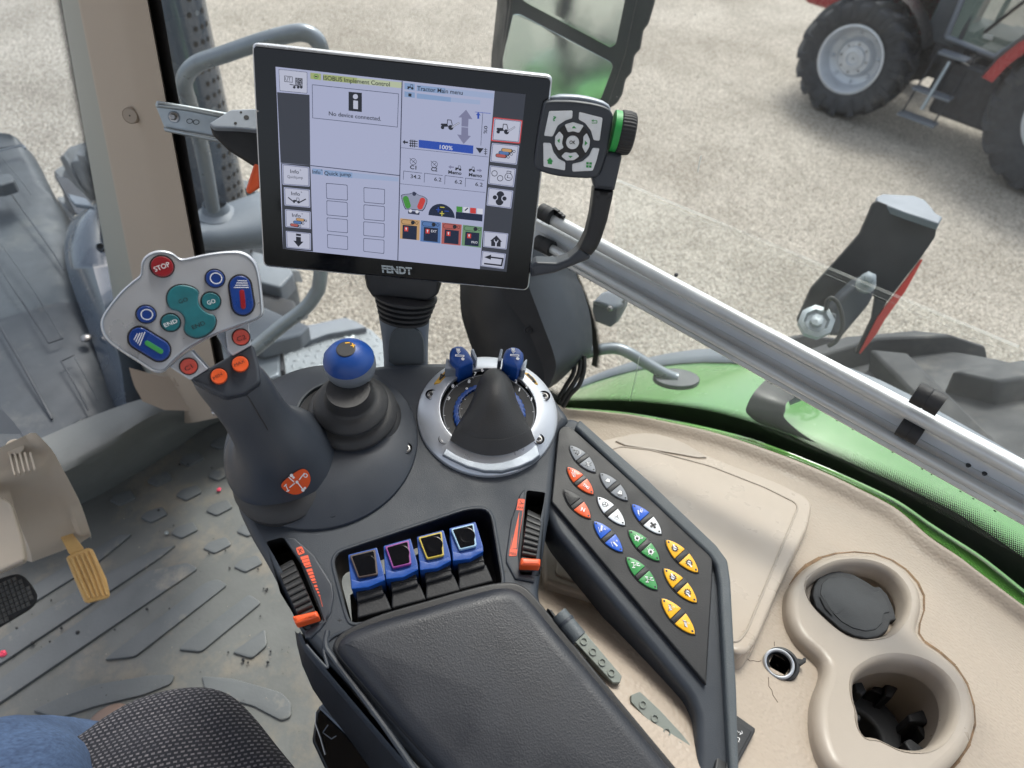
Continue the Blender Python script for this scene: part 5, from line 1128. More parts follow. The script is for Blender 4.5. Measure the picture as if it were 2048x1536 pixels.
tag(g.build('windscreen_ledge', ang=60), 'grey moulded ledge running along the foot of the windscreen above the floor mat', 'ledge')

# beige pedal bulkhead cover at the left edge
pc = thing('pedal_cover', 'beige ribbed plastic cover at the left edge with the tan pedal coming through its slot', 'cover', P(60, 1250, 1.2))
FPc = Fr(P(100, 1000, 1.12), (V((-.05, -.75, .60)))); g = G()
rows = []   # each row: (left outer, left wall foot, left face, right face, flange ridge, flange outer, outer foot)
R_ = [((-260, 915), (-60, 905), (-20, 905), (50, 871), (60, 866), (72, 866), (82, 885)), ((-255, 960), (-50, 955), (-8, 950), (80, 925), (92, 905), (104, 900), (112, 920)), ((-250, 1010), (-20, 985), (18, 978), (100, 955), (112, 938), (124, 935), (132, 955)), ((-245, 1060), (10, 1050), (38, 1045), (128, 1010), (138, 992), (150, 985), (158, 1000)),
      ((-240, 1110), (38, 1108), (60, 1100), (152, 1065), (158, 1058), (176, 1050), (180, 1062)), ((-240, 1130), (46, 1120), (64, 1124), (160, 1088), (166, 1082), (181, 1073), (182, 1080))]
for k, r in enumerate(R_):
    d = 1.0+.045*k; off = (.05, .05, .0, .0, -.018, -.018, .04)
    rows.append([P(x, y, d+o) for (x, y), o in zip(r, off)])
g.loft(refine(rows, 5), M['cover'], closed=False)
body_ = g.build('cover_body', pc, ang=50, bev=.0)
g = G()
Rt = Fr(P(40, 950, 1.014), -(ray(40, 950))+V((0, 0, .3)))
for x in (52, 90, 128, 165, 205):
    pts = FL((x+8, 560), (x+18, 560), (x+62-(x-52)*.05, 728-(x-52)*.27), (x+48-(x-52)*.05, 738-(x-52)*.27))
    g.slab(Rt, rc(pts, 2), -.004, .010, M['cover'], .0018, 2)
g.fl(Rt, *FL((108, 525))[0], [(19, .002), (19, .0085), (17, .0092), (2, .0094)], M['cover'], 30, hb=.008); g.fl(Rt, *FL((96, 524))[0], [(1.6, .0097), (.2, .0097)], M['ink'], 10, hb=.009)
g.build('rib_panel', pc)
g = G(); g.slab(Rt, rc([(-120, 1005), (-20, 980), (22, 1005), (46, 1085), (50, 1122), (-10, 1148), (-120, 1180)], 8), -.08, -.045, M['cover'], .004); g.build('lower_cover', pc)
FPs = Fr(P(115, 1042, 1.172), -ray(115, 1042)); g = G(); g.poly(FPs, [(101, 1043), (124, 1033), (129, 1048), (106, 1058)], .0, M['deep']); g.build('pedal_slot', pc)
ap = thing('accelerator_pedal', 'tan ribbed accelerator pedal on a flat brass arm', 'pedal', P(180, 1150, 1.2))
FA_ = Fr(P(180, 1150, 1.17), V((.25, -.55, .8))+(-ray(180, 1150))*.8); g = G()
g.slab(FA_, rc([(105, 1042), (118, 1036), (126, 1042), (168, 1096), (164, 1104), (146, 1112), (138, 1106)], 2), -.008, -.004, M['tan'], .001); g.build('pedal_arm', ap)
g = G(); g.slab(FA_, rc([(133, 1114), (142, 1108), (176, 1095), (186, 1098), (214, 1158), (221, 1190), (217, 1196), (178, 1206), (170, 1203), (148, 1152)], 4), -.010, 0, M['tan'], .0025, 3); pad_ = g.build('pedal_pad', ap)
g = G()
for k in range(5):
    a = (143+k*9.2, 1116-k*3.6); m1 = (160+k*9.6, 1155-k*3.0); b = (178+k*8.8, 1196-k*1.6)
    g.tube(crom([FA_.w(*a, .0006), FA_.w(*m1, .0008), FA_.w(*b, .0006)], 5), .0018, M['tan'], 8)
g.build('pedal_ribs', ap)
bp_ = thing('brake_pedal', 'black brake pedal with a studded rubber pad at the left edge', 'pedal', P(20, 1200, 1.25))
FB_ = Fr(P(30, 1190, 1.24), V((.2, -.5, .8))+(-ray(30, 1190))*.5); g = G()
bo = [(-110, 1175), (-30, 1166), (20, 1150), (36, 1147), (50, 1153), (66, 1172), (76, 1190), (73, 1206), (60, 1218), (0, 1254), (-60, 1285), (-110, 1300)]
g.slab(FB_, rc(bo, 6), -.018, 0, M['rubber'], .003, 3); g.build('pedal_plate', bp_)
g = G()
for i in range(-8, 9):
    for j in range(-6, 7):
        x = 10+i*9.2+j*3.0; y = 1198-i*4.2+j*9.0
        if inside((x, y), [(-2+(a-0)*.90, 1205+(b-1205)*.86) for a, b in bo]):
            c = FB_.w(x, y, 0); a = FB_.w(x+4.0, y-1.8, 0)-c; b = FB_.w(x+1.4, y+4.0, 0)-c
            g.add([c+a+b, c-a+b, c-a-b, c+a-b, c+FB_.n*.004], [(0, 1, 4), (1, 2, 4), (2, 3, 4), (3, 0, 4)], M['stud'])
g.build('pedal_studs', bp_, ang=10)

# seat cushion
FSt = Fr((0, .25, -.66), (0, .06, 1), HZ); g = G()
so = [(x, y-26) for x, y in [(-260, 1760), (-60, 1600), (60, 1520), (140, 1474), (190, 1436), (250, 1402), (310, 1382), (370, 1374), (415, 1376), (452, 1390), (492, 1428), (540, 1490), (590, 1550), (680, 1680), (760, 1850), (500, 1980), (100, 2000)]]
g.slab(FSt, chk(so, 2), -.12, 0, M['fabric'], .035, 8, dome=.018); tag(g.build('seat_cushion', ang=80), 'black patterned fabric front corner of the driver seat cushion', 'seat')
# driver: only the right leg shows
dr = thing('person', 'person in blue jeans and brown boot seated at the lower left, only one leg showing', 'person', (-.20, .1, -.7))
def ell(c, t, a, b, n=40, wr=0, seed=0):
    t = V(t).normalized(); e = t.cross(V((0, 0, 1))); e = e.normalized() if e.length > .1 else V((1, 0, 0)); f = e.cross(t); o = []
    for k in range(n):
        q = 2*math.pi*k/n; w_ = 1+wr*(math.sin(3*q+seed)+.6*math.sin(7*q+seed*2.3))
        o.append(V(c)+(e*math.cos(q)*a+f*math.sin(q)*b)*w_)
    return o
path = [((x, y+.035, z+.03), a, b) for (x, y, z), a, b in [((-.19, -.30, -.63), .100, .090), ((-.18, -.10, -.635), .095, .086), ((-.17, .06, -.64), .089, .082), ((-.163, .18, -.645), .083, .079), ((-.158, .26, -.655), .079, .076), ((-.155, .315, -.69), .075, .074), ((-.15, .35, -.76), .071, .070), ((-.14, .385, -.86), .068, .068), ((-.135, .42, -.95), .068, .067), ((-.128, .45, -1.03), .071, .069), ((-.125, .445, -1.08), .074, .071)]]
cs = crom([V(p[0]) for p in path], 5); ra = crom([V((p[1], p[2], 0)) for p in path], 5); g = G(); rings = []
for i, (c, r) in enumerate(zip(cs, ra)):
    t = cs[min(i+1, len(cs)-1)]-cs[max(i-1, 0)]; rings.append(ell(c, t, r.x, r.y, 44, .012+.012*(i > 20), i*.33))
g.loft(rings, M['jeans'], cap0=True, cap1=True); leg = g.build('leg', dr, ang=80); leg['label'] = 'leg in blue denim jeans'
g = G(); hem = rings[-1]; g.tube([p+V((0, 0, .004)) for p in hem]+[hem[0]+V((0, 0, .004))], .004, M['jeans'], 8, cap=False)
sl = [P(x, y, d) for x, y, d in ((20, 1408, .80), (60, 1424, .795), (100, 1440, .79), (150, 1456, .785))]
g.build('hem', leg)
g = G(); bt = [((-.125, .44, -1.08), .048, .05), ((-.122, .48, -1.12), .052, .055), ((-.115, .53, -1.16), .050, .045), ((-.108, .58, -1.18), .048, .034), ((-.102, .63, -1.188), .042, .028), ((-.098, .66, -1.195), .026, .018)]
cs = crom([V(p[0]) for p in bt], 4); ra = crom([V((p[1], p[2], 0)) for p in bt], 4)
g.loft([ell(c, cs[min(i+1, len(cs)-1)]-cs[max(i-1, 0)], r.x, r.y, 32) for i, (c, r) in enumerate(zip(cs, ra))], M['boot'], cap0=True, cap1=True); g.build('boot', dr, ang=80)

# ---------------------------------------------------------------- right front pillar
pl_ = thing('cab_pillar', 'beige trimmed cab pillar rising between the windscreen and the side window', 'pillar', hit(340, 790, (1, 0, 0), PX))
def pil(x, y, k): return hit(x, y, (1, 0, 0), PX)*k
lines = [((112, -60), (262, 800), 1.14), ((118, -60), (276, 795), 1.05), ((144, -60), (316, 820), 1.0), ((150, -60), (322, 822), .99), ((222, -60), (372, 826), .99), ((240, -60), (388, 824), .995), ((283, -60), (444, 810), 1.02), ((290, -60), (452, 800), 1.12)]
g = G(); rings = []; n = 12
for k in range(n+1):
    t = -.45+1.50*k/n; r = []
    for (a, b, m) in lines:
        pa, pb = hit(*a, (1, 0, 0), PX), hit(*b, (1, 0, 0), PX); r.append((pa.lerp(pb, t))*m)
    rings.append(r)
# convert straight-in-space lines; t runs down the pillar
g.loft([r[2:] for r in rings], M['pillar'], closed=False); g.loft([r[:3] for r in rings], M['pedge'], closed=False); pt_ = g.build('pillar_trim', pl_, ang=50)
g = G(); ft = [[P(x, y, 1.50) for x, y in r] for r in ([(258, 735), (318, 752), (388, 756), (444, 735)], [(268, 770), (320, 790), (390, 796), (450, 780)], [(282, 796), (325, 810), (395, 812), (470, 796)], [(284, 802), (328, 820), (398, 822), (480, 806)])]
g.loft(refine([[q*.985 for q in r] for r in ft], 4), M['pillar'], closed=False); g.build('pillar_foot', pl_, ang=60)
pa_, pb_ = rings[3][4]-rings[3][3], rings[8][3]-rings[3][3]; pn_ = pa_.cross(pb_).normalized(); pn_ = pn_ if pn_.dot(ray(260, 230)) < 0 else -pn_
dd_ = ray(261, 231); pc2 = dd_*(rings[4][3].dot(pn_)/dd_.dot(pn_)); FP_ = Fr(pc2-pc2.normalized()*.020, pn_*.6-dd_)
def cap(fr, x, y, r, par, m='pillar'):
    g = G(); g.fl(fr, x, y, [(r, -.03), (r, .0006), (r*.96, .0012), (r*.9, .0006), (r*.86, .0016), (.2, .0018)], M[m], 32, hb=0); g.fl(fr, x, y, [(1.6, .002), (.3, .002)], M['ink'], 10, hb=0); g.build('screw_cap', par)
cap(FP_, 261, 231, 16, pl_); FP2 = Fr(P(360, 762, 1.445), -ray(360, 762)+V((-.2, 0, 0))); cap(FP2, 359, 761, 13, pl_)
# black seal strips either side of the pillar
g = G(); rr = []
for k in range(9):
    t = k/8; pa = [hit(*q, (1, 0, 0), PX)*1.06 for q in ((286, -60), (296, -60), (312, -60))]; pb = [hit(*q, (1, 0, 0), PX)*1.06 for q in ((440, 800), (450, 800), (462, 800))]
    rr.append([a.lerp(b, t) for a, b in zip(pa, pb)])
g.loft([r[1:] for r in rr], M['deep'], closed=False); g.loft([r[:2] for r in rr], M['deep'], closed=False)
rr = []
for k in range(9):
    t = k/8; pa = [hit(*q, (1, 0, 0), PX)*1.12 for q in ((119, -60), (113, -60))]; pb = [hit(*q, (1, 0, 0), PX)*1.12 for q in ((280, 800), (270, 800))]
    rr.append([a.lerp(b, t) for a, b in zip(pa, pb)])
g.loft(rr, M['deep'], closed=False); g.build('window_seal', pl_)
def fritstrip(name, par, A, B, m='frit'):
    """dot printed strip between world polylines A (black side) and B"""
    g = G(); n = len(A); vs = []; uv = []; L_ = 0
    for i in range(n):
        if i: L_ += (A[i]-A[i-1]).length
        vs += [A[i], B[i]]; uv += [(L_, 0), (L_, 1)]
    g.add(vs, [(2*i, 2*i+1, 2*i+3, 2*i+2) for i in range(n-1)], M[m]); g.uv = uv; return g.build(name, par, wn=False)

# windscreen pane left of the pillar
ws = thing('windscreen', 'slightly dusty windscreen pane left of the beige pillar', 'window', P(150, 860, 1.35))
def wsp(x, y): return hit(x, y, (.12, 1, -.30), hit(276, 798, (1, 0, 0), PX).dot(V((.12, 1, -.30)))*1.03)
g = G(); q = [wsp(x, y) for x, y in ((120, -70), (278, 802), (60, 888), (-80, 945), (-300, 1020), (-500, 400), (-400, -200))]
g.add(q, [tuple(range(len(q)))], M['glassw']); g.build('pane', ws, wn=False)
g = G(); ln = [wsp(x, y)*.998 for x, y in ((-300, 1022), (-80, 946), (60, 889), (170, 843), (278, 800))]; ln = crom(ln, 4)
g.tube(ln, .007, M['deep'], 8); g.build('lower_seal', ws)
A = [wsp(112+(270-112)*t, -60+860*t)*.997 for t in [k/16 for k in range(17)]]; B = [wsp(94+(246-94)*t, -60+860*t)*.997 for t in [k/16 for k in range(17)]]
fritstrip('frit_dots', ws, A, B)

# ---------------------------------------------------------------- inner fender panel (beige), an arched surface
def fz(x, y): return -.645-.30*(x-.68)-1.15*max(y-.02, 0)**2-.10*max(-y-.12, 0)
def spt(px, py, h=0):
    d = ray(px, py); lo, hi = .2, 2.0
    for _ in range(60):
        m = (lo+hi)/2; p = d*m
        if p.z > fz(p.x, p.y)+h: lo = m
        else: hi = m
    return d*lo
edge_px = [(1100, 812), (1132, 826), (1200, 832), (1260, 838), (1331, 851), (1424, 871), (1517, 900), (1609, 934), (1702, 976), (1785, 1020), (1850, 1076), (1902, 1112), (1948, 1148), (2019, 1203), (2080, 1250), (2200, 1345), (2330, 1450)]
sp_ = thing('fender_console', 'beige leather grained side console over the rear wheel arch below the side window', 'side console', spt(1700, 1200))
near_px = [(1035, 900), (1040, 1000), (1050, 1100), (1065, 1180), (1090, 1280), (1130, 1400), (1180, 1500), (1230, 1600), (1300, 1700), (1400, 1760), (1500, 1790), (1600, 1800), (1720, 1800), (1850, 1800), (2000, 1800), (2150, 1780), (2350, 1750)]
eg = [spt(x, y) for x, y in edge_px]; ne = [spt(x, y) for x, y in near_px]
cup_out = Z6((610, 420), (618, 370), (660, 300), (720, 240), (800, 195), (900, 168), (1010, 160), (1130, 170), (1240, 210), (1330, 270), (1400, 350), (1436, 430), (1436, 520), (1410, 600), (1405, 660), (1440, 710), (1540, 770), (1640, 850), (1720, 960), (1765, 1090), (1775, 1200), (1740, 1320), (1670, 1420), (1600, 1490), (1480, 1600), (1250, 1650), (1050, 1600), (900, 1500), (830, 1400), (785, 1260), (775, 1120), (790, 1010), (835, 900), (838, 830), (800, 780), (740, 730), (680, 670), (630, 580), (610, 500))
def proj(p): z = p.dot(FWD); return (1024+F*p.dot(CR)/z, 768-F*p.dot(CU)/z)
up_hole = Z6((700, 330), (760, 280), (830, 240), (900, 215), (1000, 205), (1100, 212), (1200, 245), (1290, 310), (1350, 400), (1365, 480), (1340, 570), (1290, 640), (1240, 680), (1180, 700), (1080, 712), (980, 690), (900, 640), (820, 570), (750, 500), (705, 420))
lo_hole = Z6((990, 900), (1040, 850), (1120, 805), (1220, 785), (1330, 790), (1430, 815), (1530, 870), (1610, 950), (1655, 1050), (1660, 1150), (1630, 1250), (1570, 1340), (1480, 1395), (1390, 1405), (1290, 1390), (1200, 1345), (1150, 1322), (1080, 1320), (1030, 1260), (1010, 1190), (1012, 1140), (985, 1060), (975, 980))
def grow(p, k, dx=0, dy=0):
    cx = sum(q[0] for q in p)/len(p); cy = sum(q[1] for q in p)/len(p); return [(cx+dx+(x-cx)*k, cy+dy+(y-cy)*k) for x, y in p]
cup_hole, cup_hole2 = grow(up_hole, 1.05, 2, 8), grow(lo_hole, 1.08, 2, 8)
EG = crom(eg, 8); NE = crom(ne, 8); g = G(); nj = 70
cup_in = [(1752+(x-1752)*.88, 1310+(y-1310)*.90) for x, y in cup_out]
vs = []; fs = []; sock = (1561, 1329)
for j in range(nj+1):
    t = j/nj
    for a, b in zip(EG, NE):
        p = a.lerp(b, t); lip = .016*math.exp(-(((t-.035)/.022)**2)) + (-.012 if t < .012 else 0)
        p = V((p.x, p.y, fz(p.x, p.y)+lip)); vs.append(p)
n = len(EG)
for j in range(nj):
    for i in range(n-1):
        f = (j*n+i, j*n+i+1, (j+1)*n+i+1, (j+1)*n+i); c = sum((vs[k] for k in f), V((0, 0, 0)))/4; pc_ = proj(c); hole = inside(pc_, cup_hole) or inside(pc_, cup_hole2)
        if not hole and math.hypot(pc_[0]-sock[0], pc_[1]-sock[1]) > 17: fs.append(f)
g.add(vs, fs, M['beige']); g.build('console_skin', sp_, ang=80)
# front skirt of the console down to the floor
g = G(); r0 = [spt(x, y) for x, y in near_px[:7]]; g.loft([r0, [V((p.x-.02, p.y, FZ)) for p in r0]], M['beige'], closed=False); g.build('console_skirt', sp_)
# storage lid: tangent plane
def tang(px, py, h=0, d=.02):
    p = spt(px, py, h); nx = (fz(p.x+d, p.y)-fz(p.x-d, p.y))/(2*d); ny = (fz(p.x, p.y+d)-fz(p.x, p.y-d))/(2*d); return Fr(p, (-nx, -ny, 1))
TL_ = tang(1430, 1010)
g = G(); lid = rc([(1150, 905), (1195, 882), (1232, 872), (1270, 866), (1320, 872), (1370, 884), (1405, 905), (1460, 928), (1560, 966), (1612, 992), (1626, 1008), (1618, 1050), (1560, 1170), (1518, 1270), (1498, 1300), (1480, 1305), (1440, 1290), (1300, 1230), (1090, 1160), (1085, 1060)], 9)
g.slab(TL_, lid, -.03, .008, M['beigel'], .004, 3); ld = g.build('storage_lid', sp_)
g = G(); ins = [(1155, 925), (1240, 893), (1300, 900), (1420, 932), (1530, 975), (1590, 1005), (1596, 1015), (1540, 1150), (1494, 1262), (1478, 1282), (1466, 1284), (1300, 1218), (1110, 1148)]
ln = [TL_.w(x, y, .0082) for x, y in rc(ins, 10)]; g.tube(ln+[ln[0]], .0011, M['beiges'], 8, cap=False)
g.slab(TL_, chk([(1225, 885), (1250, 868), (1300, 864), (1350, 876), (1395, 900), (1420, 918), (1330, 902)], 1), .006, .0105, M['beiges'], .002, 2); g.build('lid_edge', ld)

# cup holder insert
TC = tang(1760, 1320)
ch = thing('cup_holder', 'beige double cup holder insert with a figure eight outline on the side console', 'cup holder', TC.w(1760, 1320))
g = G(); co = chk(cup_out, 1)
g.slab(TC, co, -.030, .014, M['beiges'], .009, 6, holes=[chk(up_hole, 1), chk(lo_hole, 1)], hd=-.075)
g.build('insert_body', ch, ang=60)
def lipring(g, pts, w, m, h=.014):
    q = ccw([TC.loc(x, y, h) for x, y in pts]); n = len(q); rs = []
    for d, z in ((0, h+.0004), (-.0, h+.0005), (w*.3, h-.0006), (w*.7, h-.003), (w, h-.008), (w*1.05, h-.02)): rs.append([TC.W(a, b, z) for a, b in inset(q, d)])
    g.loft(rs, m, closed=True)
g = G(); lipring(g, chk(up_hole, 1), .0045, M['beiges']); lipring(g, chk(lo_hole, 1), .0055, M['beiges'])
g.poly(TC, [TC.loc(x, y, .014) for x, y in chk(up_hole, 1)], -.032, M['beiges'], px=False); g.poly(TC, [TC.loc(x, y, .014) for x, y in chk(lo_hole, 1)], -.074, M['deep'], px=False); g.build('insert_floor', ch, ang=60)
# inner step ring of upper recess + black lid
g = G(); g.slab(TC, chk(Z6((690, 400), (705, 330), (760, 270), (850, 252), (960, 275), (1110, 350), (1200, 430), (1260, 560), (1265, 640), (1160, 720), (1060, 740), (930, 700), (820, 620), (730, 520)), 1), -.040, -.004, M['beiges'], .006, 4); g.build('ashtray_shelf', ch, ang=60)
ash = [(752, 430), (760, 370), (790, 320), (850, 288), (920, 282), (1000, 300), (1080, 345), (1130, 378), (1165, 376), (1215, 430), (1250, 510), (1268, 580), (1232, 588), (1215, 645), (1160, 685), (1090, 697), (1010, 680), (930, 640), (840, 560), (775, 500)]
g = G(); g.slab(TC, rc(Z6(*ash), 3), -.006, .002, M['rubber'], .0016, 3); rim_ = g.build('ashtray_rim', ch)
ai = [(800, 420), (810, 360), (850, 322), (920, 314), (1010, 335), (1080, 378), (1130, 410), (1160, 402), (1200, 455), (1228, 535), (1190, 540), (1180, 600), (1140, 640), (1080, 650), (1000, 630), (930, 590), (860, 520)]
g = G(); g.slab(TC, rc(Z6(*ai), 3), .000, .0028, M['black'], .0008, 2); g.poly(TC, Z6((796, 440), (802, 430), (880, 545), (872, 556), (830, 510)), .0031, M['deep'])
g.slab(TC, chk(Z6((812, 425), (850, 432), (900, 440), (950, 490), (930, 535), (880, 548)), 1), .0022, .0030, M['black'], .0002, 2)
g.build('ashtray_lid', rim_)
# black rubber grip star in the lower cup
g = G(); cc = (1140, 1190)
g.slab(TC, chk(Z6((940, 990), (1000, 1000), (1100, 1030), (1200, 1090), (1290, 1200), (1310, 1300), (1300, 1400), (1180, 1400), (1180, 1300), (1130, 1210), (1060, 1150), (1000, 1130), (940, 1100)), 1), -.072, -.050, M['rubber'], .004, 3)
g.build('rubber_ring', ch)
for top_, low_ in [(((985, 910), (1030, 905), (1088, 1020), (1060, 1045), (1020, 1020)), ((980, 930), (1010, 1040))), (((1205, 910), (1303, 962), (1245, 1055), (1200, 1045)), ((1110, 1010), (1200, 920))), (((1340, 1158), (1455, 1120), (1497, 1215), (1350, 1205)), ((1440, 1310), (1497, 1215))),
                   (((1315, 1325), (1350, 1305), (1470, 1390), (1440, 1420), (1370, 1410)), ((1330, 1410), (1390, 1430))), (((1010, 1150), (1050, 1165), (1050, 1195), (1015, 1205)), ((1010, 1190), (1030, 1220)))]:
    g = G(); g.slab(TC, rc(Z6(*top_), 3), -.060, -.030, M['rubber'], .002, 3); g.build('rubber_finger', ch)
g = G(); g.slab(TC, Z6((1110, 1010), (1205, 910), (1200, 1048)), -.062, -.036, M['deep'], .001); g.build('finger_web', ch); g = G(); g.slab(TC, Z6((1440, 1310), (1400, 1240), (1340, 1215), (1497, 1217)), -.062, -.036, M['deep'], .001); g.build('finger_web', ch)
g = G(); dl = [TC.w(x, y, -.0005) for x, y in grow(cup_out, .998, -1, 2)]
M['grime'] = pm('brown_grime', (112, 88, 64), .8, var=.5, vs=60)
for k, (p, q) in enumerate(zip(dl, dl[1:]+dl[:1])):
    def gsk(v_): return V((v_.x, v_.y, fz(v_.x, v_.y)+.0004))
    n_ = (q-p).cross(TC.n).normalized()*(.0014+.0007*math.sin(k*.9)); g.add([gsk(p-n_), gsk(p+n_*1.0), gsk(q+n_*1.0), gsk(q-n_)], [(0, 1, 2, 3)], M['grime'])
g.build('grime_line', sp_, wn=False)
# 12 V socket
TS = tang(*sock); TS = Fr(TS.o, TS.n+(-ray(*sock))*1.3)
so_ = thing('power_socket', 'round silver rimmed power socket set into the cracked beige console', 'socket', TS.w(*sock))
g = G(); x, y = sock; g.fl(TS, x+3, y-1, [(35, -.002), (34.5, .004), (33, .0055), (28, .006), (25, .004)], M['rubber'], 40, hb=.004, cap=False)
g.slab(TS, rc(Z6((655, 815), (690, 822), (700, 810), (714, 816), (712, 840), (695, 850), (680, 862), (655, 850)), 1), -.001, .003, M['black'], .0008); g.build('outer_collar', so_)
g = G(); g.fl(TS, x-3, y-2, [(31, .003), (31, .0068), (30, .0085), (27.5, .009), (25, .0085), (24, .006)], M['silver'], 48, hb=.008, cap=False); g.build('silver_ring', so_)
g = G(); g.fl(TS, x-3, y-2, [(24.3, .0070), (23, -.03), (8, -.032), (.5, -.032)], M['deep'], 40, hb=.006, cap=False); g.fl(TS, x-3, y-2, [(9, -.030), (6, -.022), (1, -.022)], M['screw'], 24, hb=-.02); g.build('socket_well', so_)
M['crack'] = pm('crack_brown', (62, 44, 30), .9)  # dark brown of the cracked trim
# cracks in the trim
g = G()
for pts in [[(305, 785), (330, 810), (352, 815), (370, 830), (392, 828), (420, 835), (440, 828)], [(484, 930), (486, 985), (505, 1010), (512, 1040), (542, 1085)], [(520, 712), (520, 740)]]:
    q = Z6(*pts); 
    for a, b in zip(q, q[1:]):
        A_, B_ = spt(*a, .0012), spt(*b, .0012); g.tube([A_-V((0, 0, .0012)), B_-V((0, 0, .0012))], .00028, M['crack'], 6)
g.build('crack', sp_)
# small rocker switch at the lower edge
TW = tang(1490, 1480); sw = thing('rocker_switch', 'dark switch plate with white symbol beside the foot of the button arm', 'switch', TW.w(1490, 1480))
g = G(); g.slab(TW, rc(Z6((210, 1120), (285, 1160), (405, 1245), (400, 1270), (310, 1440), (200, 1600), (150, 1500)), 3), -.004, .006, M['black'], .0015); g.build('switch_frame', sw)
g = G(); g.slab(TW, rc(Z6((240, 1170), (285, 1195), (385, 1262), (300, 1420), (220, 1500)), 3), .005, .0075, M['rubber'], .0012)
g.stroke(TW, Z6((288, 1300), (305, 1308), (298, 1330)), 1, .0078, M['white']); g.stroke(TW, Z6((300, 1268), (312, 1276), (306, 1285), (322, 1275), (316, 1262)), .8, .0078, M['white']); g.stroke(TW, Z6((290, 1262), (298, 1272)), .8, .0078, M['white']); g.build('switch_key', sw, wn=False)

# ---------------------------------------------------------------- window sill, frit and side glass
XG = .735
def gl(x, y): return hit(x, y, (1, 0, 0), XG)
gs = [(1100, 800), (1132, 818), (1142, 818), (1239, 825), (1331, 839), (1424, 858), (1517, 883), (1609, 918), (1702, 957), (1794, 1001), (1856, 1043), (1902, 1073), (1967, 1115), (2048, 1180), (2100, 1222), (2220, 1320), (2350, 1430)]
g = G(); lo_ = [spt(x, y)+V((.006, 0, -.004)) for x, y in edge_px]; hi_ = [gl(x, y) for x, y in gs]
g.loft(refine([[a+V((-.01, 0, -.05)), a, a+V((.002, 0, .004)), b+V((-.004, 0, .0)), b, b+V((.01, 0, -.05))] for a, b in zip(lo_, hi_)], 6), M['greens'], closed=False)
sill = tag(g.build('window_sill', ang=50), 'green painted metal sill curving between the beige console and the black window edge', 'window sill')
win = thing('side_window', 'right side window pane with black dotted lower edge', 'window', gl(1500, 880))
bk0 = [(1100, 800), (1132, 815), (1142, 815), (1239, 822), (1331, 836), (1424, 855), (1517, 880), (1609, 915), (1702, 954), (1794, 998), (1856, 1040), (1902, 1070), (1967, 1112), (2048, 1176), (2100, 1218), (2220, 1316), (2350, 1426)]
bk1 = [(1100, 780), (1132, 797), (1144, 800), (1239, 800), (1331, 807), (1424, 821), (1498, 841), (1563, 862), (1632, 892), (1720, 932), (1785, 960), (1850, 992), (1910, 1022), (1985, 1070), (2060, 1122), (2180, 1210), (2320, 1320)]
bk2 = [(1100, 768), (1132, 785), (1146, 790), (1241, 789), (1335, 795), (1430, 808), (1508, 826), (1575, 846), (1646, 874), (1738, 911), (1803, 938), (1870, 968), (1932, 996), (2010, 1042), (2086, 1092), (2206, 1178), (2346, 1286)]
g = G(); g.loft([crom([gl(x, y)+V((-.002, 0, 0)) for x, y in r], 5) for r in (bk0, bk1)], M['deep'], closed=False)
g.build('black_border', win)
A = crom([gl(x, y)+V((-.003, 0, 0)) for x, y in bk1], 5); B = crom([gl(x, y)+V((-.003, 0, 0)) for x, y in bk2], 5); fritstrip('frit_dots', win, A, B)
# pane: from the rear, along the side, curving forward to the pillar
pp = [V((XG, -.75, 0)), V((XG, -.4, 0)), V((XG, .1, 0)), V((XG, .38, 0)), V((.72, .55, 0)), V((.64, .80, 0)), V((.50, 1.02, 0)), V((.335, 1.13, 0))]
pp = crom(pp, 5); top_z, = (.5,); g = G()
def zlow(p): return fz(.72, p.y)+.0 if p.y < .5 else -1.16
g.loft([[V((p.x, p.y, max(-1.16, fz(.72, p.y)-.03))) for p in pp], [V((p.x-.02, p.y, top_z)) for p in pp]], M['glass'], closed=False); g.build('pane', win, ang=60)
# worn band and fine scratch lines across the pane
g = G()
for (a, b), w_, m_ in [(((1230, 355), (2040, 690)), 5.0, 'streak'), (((1232, 362), (1960, 668)), 1.0, 'glassf'), (((1300, 392), (1990, 690)), 1.0, 'streak'), (((1120, 300), (1500, 470)), 1.6, 'glassf')]:
    pa, pb = gl(*a)+V((-.004, 0, 0)), gl(*b)+V((-.004, 0, 0)); d = (pb-pa).normalized(); nn = V((1, 0, 0)).cross(d)*w_*.0004
    for k in range(12):
        q0, q1 = pa.lerp(pb, k/12), pa.lerp(pb, (k+1)/12); g.add([q0+nn, q0-nn, q1-nn, q1+nn], [(0, 1, 2, 3)], M[m_])
for pts in (((1405, 310), (1400, 330), (1398, 342)), ((1281, 712), (1272, 760), (1262, 800))):
    q = [gl(*z)+V((-.003, 0, 0)) for z in pts]
    for a, b in zip(q, q[1:]): g.tube([a, b], .0006, M['white'], 5)
g.build('scratch', win, wn=False)
# film of dirt on the lower part of the pane
g = G(); q = [gl(x, y)+V((-.0045, 0, 0)) for x, y in ((1232, 360), (2040, 690), (2200, 800), (2300, 1250), (2048, 1110), (1700, 925), (1430, 812), (1240, 795))]
g.add(q, [tuple(range(len(q)))], M['glassf']); g.build('dirt_film', win, wn=False)

# ---------------------------------------------------------------- aluminium rail across the side window
XR = .56
def rl(x, y, dx=0): return hit(x, y, (1, 0, 0), XR+dx)
rail = thing('mounting_rail', 'long grooved aluminium rail running across the side window', 'rail', rl(1500, 700))
